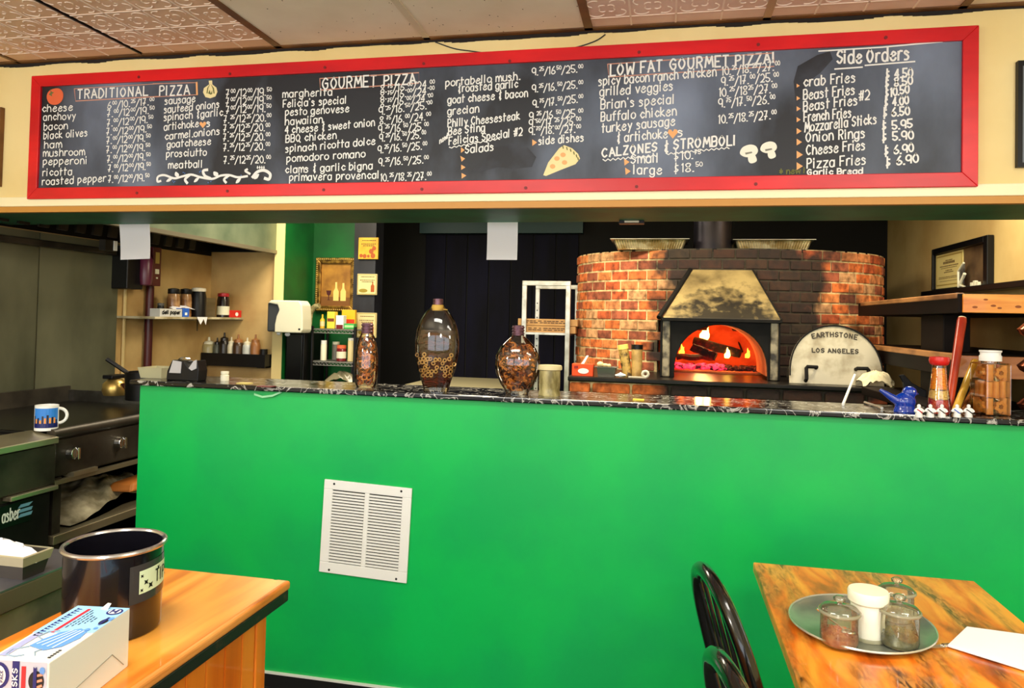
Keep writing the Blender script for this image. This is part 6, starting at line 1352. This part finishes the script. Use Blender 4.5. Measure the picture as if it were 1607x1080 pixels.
b = MB(); b.box(wx0+.02, sd-.021, -2.28, wy1-.05, 0, zw-.045); b.build('carcass', bm, t)
# tip bucket
bc = aZ(176, 985, zw); e0 = aY(102, 870, bc.y); e1 = aY(252, 855, bc.y); rb = 73/1151.8*((bc-CPOS).dot(FW)); 
bc.y += .0; hb = aY(178, 850, bc.y).z-zw
t = thing('tip_bucket', 'black metal bucket with a taped TIPS label on the wooden counter', 'bucket', (bc.x, bc.y, zw))
bl = M('black_enamel', (14, 13, 20), .2, coat=.5)
b = MB(); b.lathe([(0, .001), (rb*.93, .001), (rb*.95, .006), (rb*.97, hb-.004), (rb*.94, hb-.004), (rb*.92, .008), (0, .008)], n=48); b.build('pail', bl, t, world=False, smooth=True)
b = MB(); b.torus((0, 0, hb-.003), rb*.985, .0045, None, 48, 8); b.build('rolled_rim', M('bright_rim', (190, 188, 190), .2, .9), t, world=False, smooth=True)
th0 = math.atan2(CPOS.y-bc.y, CPOS.x-bc.x)
def cylw(mb, u0_, u1_, za, zb, e, sl=0, n_=14):
    for i in range(n_):
        a_, c_ = u0_+(u1_-u0_)*i/n_, u0_+(u1_-u0_)*(i+1)/n_; q = [(a_, za), (c_, za), (c_, zb), (a_, zb)]
        mb.add([((rb*.97+e)*math.cos(th0+u), (rb*.97+e)*math.sin(th0+u), z+sl*(u-u0_)) for u, z in q], [(0, 1, 2, 3)])
b = MB(); cylw(b, .3, 1.45, hb*.4, hb*.83, .0004, .004); tp = b.build('tape', M('shiny_tape', (60, 58, 58), .12, trans=0), t, world=False, recalc=False)
b = MB(); cylw(b, .5, 1.4, hb*.5, hb*.76, .0009, .004); lb = b.build('label_paper', M('mint_paper', (206, 226, 190), .6), t, world=False, recalc=False)
b = MB(); out, tot = layout('TIPS')
for ch_, x, yy, s2_ in out:
    for st in strokes(ch_):
        pts = [(.92+(x+a_)*.028, hb*.58+(yy+g_)*.0036) for a_, g_ in st]; q = MB(); q.ribbon([((u)*rb, z) for u, z in pts], .0028, 0)
        b.add([((rb*.97+.0014-v.y)*math.cos(th0+v.x/rb), (rb*.97+.0014-v.y)*math.sin(th0+v.x/rb), v.z) for v in q.v], q.f)
def star(u, z, s_):
    P = [(u*rb+s_*(1 if i % 2 else .42)*math.cos(i*pi/4), z+s_*(1 if i % 2 else .42)*math.sin(i*pi/4)) for i in range(8)]
    b.add([((rb*.97+.0014)*math.cos(th0+x/rb), (rb*.97+.0014)*math.sin(th0+x/rb), zz_) for x, zz_ in P], [tuple(range(8))])
star(.66, hb*.62, .006); star(.78, hb*.57, .007); star(.56, hb*.7, .004); star(.56, hb*.54, .004); star(1.02, hb*.73, .005)
b.build('lettering', black, lb, world=False, recalc=False)
# box of face masks
far = aZ(201, 1046, zw); tr = aY(203, 955, far.y); tl = aZ(127, 949, tr.z); nr = aZ(76, 1040, tr.z)
ex = (tr-tl); ex.z = 0; bw = .09; ey = Vector((tr.x-nr.x, tr.y-nr.y, 0)); bl_ = ey.length; az = math.atan2(-ey.x, ey.y); bh = tr.z-zw
t = thing('mask_box', 'white and blue cardboard box of face masks at the lower left corner', 'box', (far.x-bw/2*math.cos(az)+ey.x*-.5, far.y-bw/2*math.sin(az)-ey.y*.5, zw), az)
hx, hy = bw/2, bl_/2
b = MB(); b.box(-hx, hx, -hy, hy, 0, bh); b.build('carton', M('white_card', (236, 234, 224), .55), t, world=False, bev=.0015)
e = .0005
def top(mb, pts, k_=0): mb.add([(x, y, bh+e*(1+k_)) for x, y in pts], [tuple(range(len(pts)))])
def front(mb, pts, k_=0): mb.add([(x, -hy-e*(1+k_), z) for x, z in pts], [tuple(range(len(pts)))])
def R4(x0_, y0_, x1_, y1_): return [(x0_, y0_), (x1_, y0_), (x1_, y1_), (x0_, y1_)]
def disc(x, y, rx_, ry_, n_=22): return [(x+rx_*math.cos(i*2*pi/n_), y+ry_*math.sin(i*2*pi/n_)) for i in range(n_)]
def fillet(nm, mat, tops=(), fronts=(), k_=0):
    mb = MB()
    for p_ in tops: top(mb, p_, k_)
    for p_ in fronts: front(mb, p_, k_)
    return mb.build(nm, mat, t, world=False, recalc=False)
pale = M('pale_blue_print', (150, 200, 244), .5); mid = M('mask_blue', (96, 150, 222), .5); nvy = M('navy_print', (26, 34, 110), .5); lil = M('lilac_print', (160, 164, 206), .5); rd = M('scarlet_print', (214, 40, 50), .5); blk = M('black_print', (24, 24, 30), .6); slv = M('silver_print', (190, 192, 208), .5)
fillet('blue_panel', pale, [R4(-hx, .02, hx, hy), [(-hx, -.01), (hx, .0), (hx, .02), (-hx, .02)]], [])
fillet('front_panel', slv, [], [R4(-hx, 0, hx*.94, bh)])
fillet('mask_picture', mid, [[(-.018, -.052), (.012, -.064), (.03, -.05), (.038, -.02), (.034, .002), (.018, .012), (-.004, -.004), (-.014, -.03)]], k_=1)
fillet('mask_pleats', M('pleat_print', (190, 218, 246), .5), [[(-.012+i*.01, -.046-i*.003), (-.009+i*.01, -.047-i*.003), (.012+i*.006, .004), (.009+i*.006, .004)] for i in range(4)], k_=2)
b = MB(); b.tube([(x, y, bh+.001) for x, y in ((-.016, -.054), (-.032, -.066), (-.03, -.082), (-.014, -.086), (-.004, -.08))], .0011, 5); b.tube([(x, y, bh+.001) for x, y in ((.008, -.06), (.004, -.07), (.012, -.08))], .0011, 5); b.tube([(x, y, bh+.001) for x, y in ((-.014, -.03), (-.026, -.022), (-.022, -.004), (-.008, .0))], .0011, 5); b.build('ear_loop_print', M('grey_line', (130, 150, 170), .6), t, world=False)
fillet('title_band', lil, [R4(-hx+.006, -.085, -hx+.018, -.01)], k_=1)
fillet('red_band', rd, [R4(-hx+.026, -.006, -hx+.0315, .084)], [R4(.0055, .01, .012, bh*.93)], k_=1)
tt = []; y = -.02
while y < .085: l_ = R.uniform(.004, .008); tt += [R4(-hx+.008, y, -hx+.017, y+l_*.42), R4(-hx+.008, y+l_*.42, -hx+.0105, y+l_)]; y += l_+.0022
fr_ = []; z = .006
while z < bh-.008: l_ = R.uniform(.005, .008); fr_ += [R4(-.024, z, -.013, z+l_*.5), R4(-.0235, z+l_*.5, -.02, z+l_)]; z += l_+.002
fillet('title_letters', nvy, tt, [R4(-.008, 0, .0025, bh)], k_=1)
mb2 = MB(); strokes_word(mb2, 'MASKS', bh*.66, 0, .046, .0072, 0, .0015); b = MB(); b.add([(.0008-v.z, -hy-.0016+v.y, v.x) for v in mb2.v], mb2.f); b.build('side_title', white, t, world=False, recalc=False)
sm = []
for i in range(5):
    y = .012+.006*i
    while y < .07-.004*i: l_ = R.uniform(.004, .01); sm.append(R4(-hx+.036+i*.0062, y, -hx+.0378+i*.0062, y+l_)); y += l_+.002
fillet('small_print', blk, sm, k_=1)
fillet('count_badge', nvy, [disc(.03, .078, .0125, .0125)], [disc(-.0275, bh*.78, .0155, .0185)], k_=1); fillet('badge_face', white, [disc(.03, .078, .0095, .0095)], [disc(-.0285, bh*.78, .0115, .0145)], k_=2)
fillet('badge_text', nvy, [R4(.024, .071, .027, .085), R4(.032, .071, .036, .085), R4(.0275, .076, .0315, .08)], [], k_=3)
mb2 = MB(); strokes_word(mb2, '50', bh*.78, 0, .017, .01, 0, .0024); b = MB(); b.add([(-.026-v.z-.001, -hy-.0022+v.y, v.x) for v in mb2.v], mb2.f)
mb2 = MB(); strokes_word(mb2, 'PACK', bh*.78, 0, .016, .0042, 0, .001); b.add([(-.0195-v.z, -hy-.0022+v.y, v.x) for v in mb2.v], mb2.f); b.build('count_lettering', nvy, t, world=False, recalc=False)
fillet('flag_badge', blk, [disc(.036, .04, .006, .011)], [disc(.0275, bh*.72, .0115, .0145)], k_=1); fillet('flag_stripes', M('salmon_print', (236, 150, 120), .5), [], [[(.029, bh*(.62+i*.085)), (.037, bh*(.65+i*.08)), (.036, bh*(.685+i*.08)), (.029, bh*(.655+i*.085))] for i in range(3)], k_=2)
fillet('flag_ribbon', nvy, [R4(.0345, .026, .0385, .054)], [[(.0235, bh*.5), (.026, bh*.53), (.0285, bh*.5), (.0285, bh*.94), (.026, bh*.91), (.0235, bh*.94)]], k_=3); fillet('bubbles', mid, [disc(.042, .05, .004, .006), disc(.03, .008, .004, .005), disc(.039, .015, .003, .004)], [disc(.036, bh*.88, .004, .005), disc(.036, bh*.3, .004, .005)], k_=2)
fillet('filter_text', blk, [R4(.033, -.085+i*.0055, .038, -.0815+i*.0055) for i in range(5)], k_=1)
b = MB(); b.tube([(hx+.0006, -.05, bh*.3), (hx+.0006, .05, bh*.42), (hx+.0006, .082, bh*.1)], .0007, 4); b.tube([(hx+.0006, -hy, bh*.36), (hx+.0006, -.06, bh*.42)], .0007, 4); b.tube([(hx+.0006, -.04, .006), (hx+.0006, -.012, .011)], .001, 4); b.build('flap_crease', M('crease_grey', (150, 146, 130), .7), t, world=False)
b = MB(); b.hexa([(.0, hy-.01, bh), (.012, hy-.012, bh), (.013, hy-.011, bh), (.001, hy-.009, bh), (.006, hy+.0, bh+.007), (.014, hy-.004, bh+.008), (.0145, hy-.003, bh+.008), (.007, hy+.001, bh+.007)]); b.build('torn_tab', white, t, world=False)
# ------------------------------------------------------------------ dining table, lower right
tx0, tx1, ty1, tz = .2633, .8414, -.3864, .75
t = thing('dining_table', 'worn orange-brown wooden dining table at the lower right', 'table', ((tx0+tx1)/2, -1.0, 0))
m = M('worn_table_wood', (206, 110, 26), .3, coat=.3); nt = m.node_tree; n = nt.nodes; L = nt.links; bs = n['Principled BSDF']
tc = n.new('ShaderNodeTexCoord'); mp = n.new('ShaderNodeMapping'); mp.inputs['Rotation'].default_value = (0, 0, math.radians(28)); mp.inputs['Scale'].default_value = (1, .25, 1); L.new(tc.outputs['Object'], mp.inputs[0])
def nz_(sc, dist, src): q = n.new('ShaderNodeTexNoise'); q.inputs['Scale'].default_value = sc; q.inputs['Detail'].default_value = 9; q.inputs['Distortion'].default_value = dist; L.new(src, q.inputs[0]); return q.outputs[0]
def ramp(src, *st):
    q = n.new('ShaderNodeValToRGB'); e = q.color_ramp.elements; e[0].position, e[0].color = st[0]; e[1].position, e[1].color = st[-1]
    for a_ in st[1:-1]: k_ = e.new(a_[0]); k_.color = a_[1]
    L.new(src, q.inputs[0]); return q.outputs[0]
basec = ramp(nz_(17, .5, mp.outputs[0]), (.3, rgba((160, 70, 14))), (.44, rgba((228, 112, 18))), (.6, rgba((246, 160, 50))))
wear = ramp(nz_(11, .8, mp.outputs[0]), (.46, (0, 0, 0, 1)), (.62, (.95, .95, .95, 1)))
fine = ramp(nz_(70, 1.0, mp.outputs[0]), (.4, rgba((44, 24, 8))), (.62, rgba((206, 140, 66))))
mx = n.new('ShaderNodeMix'); mx.data_type = 'RGBA'; L.new(wear, mx.inputs[0]); L.new(basec, mx.inputs[6]); L.new(fine, mx.inputs[7]); L.new(mx.outputs[2], bs.inputs['Base Color'])
b = MB(); b.box(tx0, tx1, -1.62, ty1, tz-.028, tz); b.build('table_top', m, t, bev=.004)
b = MB(); b.box(tx0+.17, tx1-.08, -1.5, ty1-.12, tz-.09, tz-.028); b.build('apron', bm, t); 
for x, y in ((tx0+.15, ty1-.09), (tx1-.06, ty1-.09), (tx0+.15, -1.58), (tx1-.06, -1.58)): b = MB(); b.box(x-.022, x+.022, y-.022, y+.022, 0, tz-.028); b.build('leg', bm, t, bev=.004)
# tray
L_, Rr_, F_t, N_t = aZ(1241, 950, tz+.01), aZ(1467, 1008, tz+.01), aZ(1335, 934, tz+.01), aZ(1378, 1033, tz+.01)
tcx, tcy = (L_.x+Rr_.x+F_t.x+N_t.x)/4, (L_.y+Rr_.y+F_t.y+N_t.y)/4; ta = ((Rr_-L_).length+.0)/2; tb = (F_t-N_t).length/2
trz = math.atan2(Rr_.y-L_.y, Rr_.x-L_.x); px_ = math.cos(trz+pi/2)*(F_t.x-N_t.x)+math.sin(trz+pi/2)*(F_t.y-N_t.y); tb = abs(px_)/2
t = thing('serving_tray', 'oval grey metal tray on the worn dining table', 'tray', (tcx, tcy, tz), trz)
b = MB(); b.lathe([(0, 0), (.84, .0), (.95, .008), (1, .0115), (1, .0145), (.95, .012), (.86, .004), (0, .004)], n=64); b.v = [Vector((v.x*ta, v.y*tb, v.z)) for v in b.v]; b.build('tray_body', M('pewter', (182, 186, 170), .3, .6, col2=(150, 158, 146), scale=9), t, world=False, smooth=True, ang=60)
b = MB(); b.rings([[(ta*f*math.cos(i*pi/32), tb*f*math.sin(i*pi/32), z) for i in range(64)] for f, z in ((.985, .0145), (1.003, .0165), (1.01, .0135), (.99, .0125))], close=True); b.build('rim', M('bright_pewter', (214, 214, 200), .25, .6), t, world=False, smooth=True)
def seasoning(x, y, w_px, h_px, fill_, col2_, lab, spoon=False):
    p = aZ(x, y, tz+.005); k_ = (p-CPOS).dot(FW)/1151.8; r_ = w_px/2*k_; h = h_px*k_
    t = thing('seasoning_jar', lab, 'jar', (p.x, p.y, tz+.0045), 0, 'glass seasoning jars on the tray')
    g = thin_glass('jar_glass', (250, 250, 238), .1, .06) if 'jar_glass' not in bpy.data.materials else bpy.data.materials['jar_glass']
    b = MB(); b.lathe([(0, .0005), (r_*.82, 0), (r_*.93, .004), (r_*.96, .012), (r_*.93, h*.74)], n=32, cap=False); b.build('glass', g, t, world=False, smooth=True, ang=80)
    b = MB(); b.torus((0, 0, h*.76), r_*.97, .004, None, 32, 8); b.build('collar', M('jar_collar', (190, 188, 160), .15, trans=.5) if 'jar_collar' not in MATS else MATS['jar_collar'], t, world=False, smooth=True)
    b = MB(); b.lathe([(r_, h*.78), (r_, h*.81), (r_*.85, h*.87), (r_*.4, h*.915), (r_*.14, h*.93), (r_*.13, h*.98), (r_*.3, h*1.02), (r_*.32, h*1.08), (r_*.2, h*1.12), (0, h*1.125)], n=32, cap=False); b.build('lid', g, t, world=False, smooth=True, ang=80)
    b = MB(); V = [(0, .003), (r_*.86, .003), (r_*.9, .012), (r_*.9, h*.22), (r_*.5, h*.34), (0, h*.3)]; b.lathe(V, n=28)
    for q in range(160): a_ = R.uniform(0, 6.28); f = R.uniform(0, .88)**.5; b.ell((r_*.9*f*math.cos(a_), r_*.9*f*math.sin(a_), h*R.uniform(.2, .3)+h*.08*(1-f)), R.uniform(.0012, .0026), 5, 4)
    o = b.build('seasoning', M(lab.split()[0]+'_seasoning', fill_, .8, col2=col2_, scale=60), smooth=True); o.location += Vector((p.x, p.y, tz+.0045)); tag(o, lab.split(' seasoning')[0]+' seasoning inside its glass jar', 'seasoning', kind='stuff')
    if spoon:
        t2 = thing('spoon', 'small spoon standing in the red seasoning jar', 'spoon', (p.x, p.y, tz+h*.3)); b = MB(); b.tube([(p.x-r_*1.15, p.y-.004, tz+h*.84), (p.x-r_*.6, p.y-.004, tz+h*.66), (p.x+r_*.2, p.y-.006, tz+h*.42)], .0022, 6); b.build('handle', chrome, t2); b = MB(); b.ell((p.x+r_*.38, p.y-.008, tz+h*.37), (.016, .009, .006)); b.build('bowl', chrome, t2, smooth=True)
seasoning(1317, 1010, 60, 66, (170, 70, 36), (216, 140, 90), 'red pepper seasoning jar with a spoon, at the left of the tray', True)
seasoning(1411, 1012, 60, 70, (150, 140, 84), (96, 92, 46), 'green herb seasoning jar at the right front of the tray')
seasoning(1407, 972, 52, 58, (206, 198, 160), (160, 150, 110), 'pale powder seasoning jar at the back of the tray')
p = aZ(1362, 1000, tz+.005); k_ = (p-CPOS).dot(FW)/1151.8
t = thing('cheese_shaker', 'tall white shaker full of grated cheese in the middle of the tray', 'shaker', (p.x, p.y, tz+.0045))
r_, h = 27*k_, 72*k_
b = MB(); b.lathe([(0, 0), (r_*.9, 0), (r_*.94, .004), (r_*.88, h*.4), (r_*.95, h*.72), (r_*.9, h*.76), (0, h*.76)], n=32); b.build('jar', M('cheese_white', (246, 244, 226), .4), t, world=False, smooth=True); b = MB(); b.lathe([(r_, 0), (r_, .004), (r_*.97, .008)], n=32, cap=False); b.build('glass_foot', MATS['jar_collar'], t, world=False, smooth=True)
b = MB(); b.lathe([(r_*1.0, h*.76), (r_*1.1, h*.8), (r_*1.12, h*.98), (r_*1.06, h*1.03), (0, h*1.04)], n=32); b.build('lid', M('ivory_lid', (250, 246, 222), .35), t, world=False, smooth=True)
# folded napkin with a fork
q = [aZ(x, y, tz) for x, y in ((1517, 989), (1640, 1006), (1640, 1066), (1487, 1018))]
b = MB(); b.hexa([(v.x, v.y, tz+.003) for v in q]+[(v.x, v.y, tz+.009) for v in q]); tag(b.build('napkin', M('bright_napkin', (246, 246, 250), .8), bev=.002), 'folded white paper napkin on the dining table right of the tray', 'napkin')
t = thing('fork', 'silver fork under the white napkin, only its tines showing', 'fork', (q[3].x, q[3].y, tz)); d = (q[1]-q[3]).normalized(); nn_ = Vector((-d.y, d.x, 0)); o_ = q[3]-d*.006+nn_*.006
b = MB(); b.tube([o_+d*.0+Vector((0, 0, .003)), o_+d*.16+Vector((0, 0, .002))], [.006, .003], 8); b.build('handle', chrome, t, smooth=True)
b = MB()
for i in range(4): w_ = nn_*(i-1.5)*.004; b.tube([o_+w_+Vector((0, 0, .003)), o_+w_-d*.035+Vector((0, 0, .004))], .0011, 6)
b.build('tines', chrome, t)
# ------------------------------------------------------------------ bow-back chairs
lac = M('black_lacquer', (10, 12, 12), .18, coat=.6)
def chair():
    t = thing('windsor_chair', 'black bow-back chair beside the dining table, the farther one against the green wall', 'chair', (.3, -.95, 0), 0, 'black chairs at the dining table')
    # local: seat faces +x, back at x = -.17
    b = MB(); b.rings([[(.21*math.cos(a)*(1.02 if math.cos(a) > 0 else .95)*f, .205*math.sin(a)*f*(1+.08*math.cos(a)), z) for a in [i*pi/20 for i in range(40)]] for f, z in ((.9, .415), (1, .425), (1, .442), (.93, .452), (.5, .444))]); b.build('seat', lac, t, world=False, smooth=True)
    def bk_(y, z): return (-.172-(z-.44)*.28, y, z)
    hoop = [bk_(y, z) for y, z in ((-.165, .44), (-.185, .55), (-.188, .66), (-.17, .765), (-.12, .84), (-.06, .872), (0, .881), (.06, .872), (.12, .84), (.17, .765), (.188, .66), (.185, .55), (.165, .44))]
    b = MB(); pts = crv(hoop, 5); K = len(pts); rr = []
    for i, p in enumerate(pts):
        d = pts[min(i+1, K-1)]-pts[max(i-1, 0)]; d.normalize(); nx = Vector((.98, 0, .19)); sd_ = d.cross(nx).normalized(); nx = sd_.cross(d)
        rr.append([p+nx*.016*math.cos(a)+sd_*.018*math.sin(a) for a in [k*pi/5+.3 for k in range(10)]])
    b.rings(rr); b.build('bow', lac, t, world=False, smooth=True)
    for i in range(5):
        y = (i-2)*.056; f = min(1, abs(y)/.185); zt2 = .875-.12*f**2.6; b = MB(); b.tube([bk_(y*.9, .44), bk_(y*.97, .62), bk_(y*1.08, zt2)], [.005, .0062, .0045], 8); b.build('spindle', lac, t, world=False, smooth=True)
    for x, y in ((.15, .15), (.15, -.15), (-.15, .13), (-.15, -.13)): b = MB(); b.tube([(x, y, .42), (x*1.12, y*1.12, .25), (x*1.3, y*1.25, 0)], [.013, .019, .011], 10); b.build('leg', lac, t, world=False, smooth=True)
    for y in (.155, -.155): b = MB(); b.tube([(.17, y*1.06, .2), (0, y*1.02, .2), (-.17, y*1.0, .2)], [.008, .013, .008], 8); b.build('stretcher', lac, t, world=False, smooth=True)
    b = MB(); b.tube([(0, -.158, .2), (0, 0, .2), (0, .158, .2)], [.008, .012, .008], 8); b.build('stretcher', lac, t, world=False, smooth=True)
    return t
c1 = chair(); ap = aY(1105, 884, -.93); c1.location = (ap.x+.296, -.93+.068, 0); c1.rotation_euler = (0, 0, math.radians(13))
ap2 = aY(1131, 1018, -1.385); c2 = dup(c1, (ap2.x+.298, -1.385+.068, 0), math.radians(13), 'black bow-back chair beside the dining table, the nearer one cut by the bottom edge')
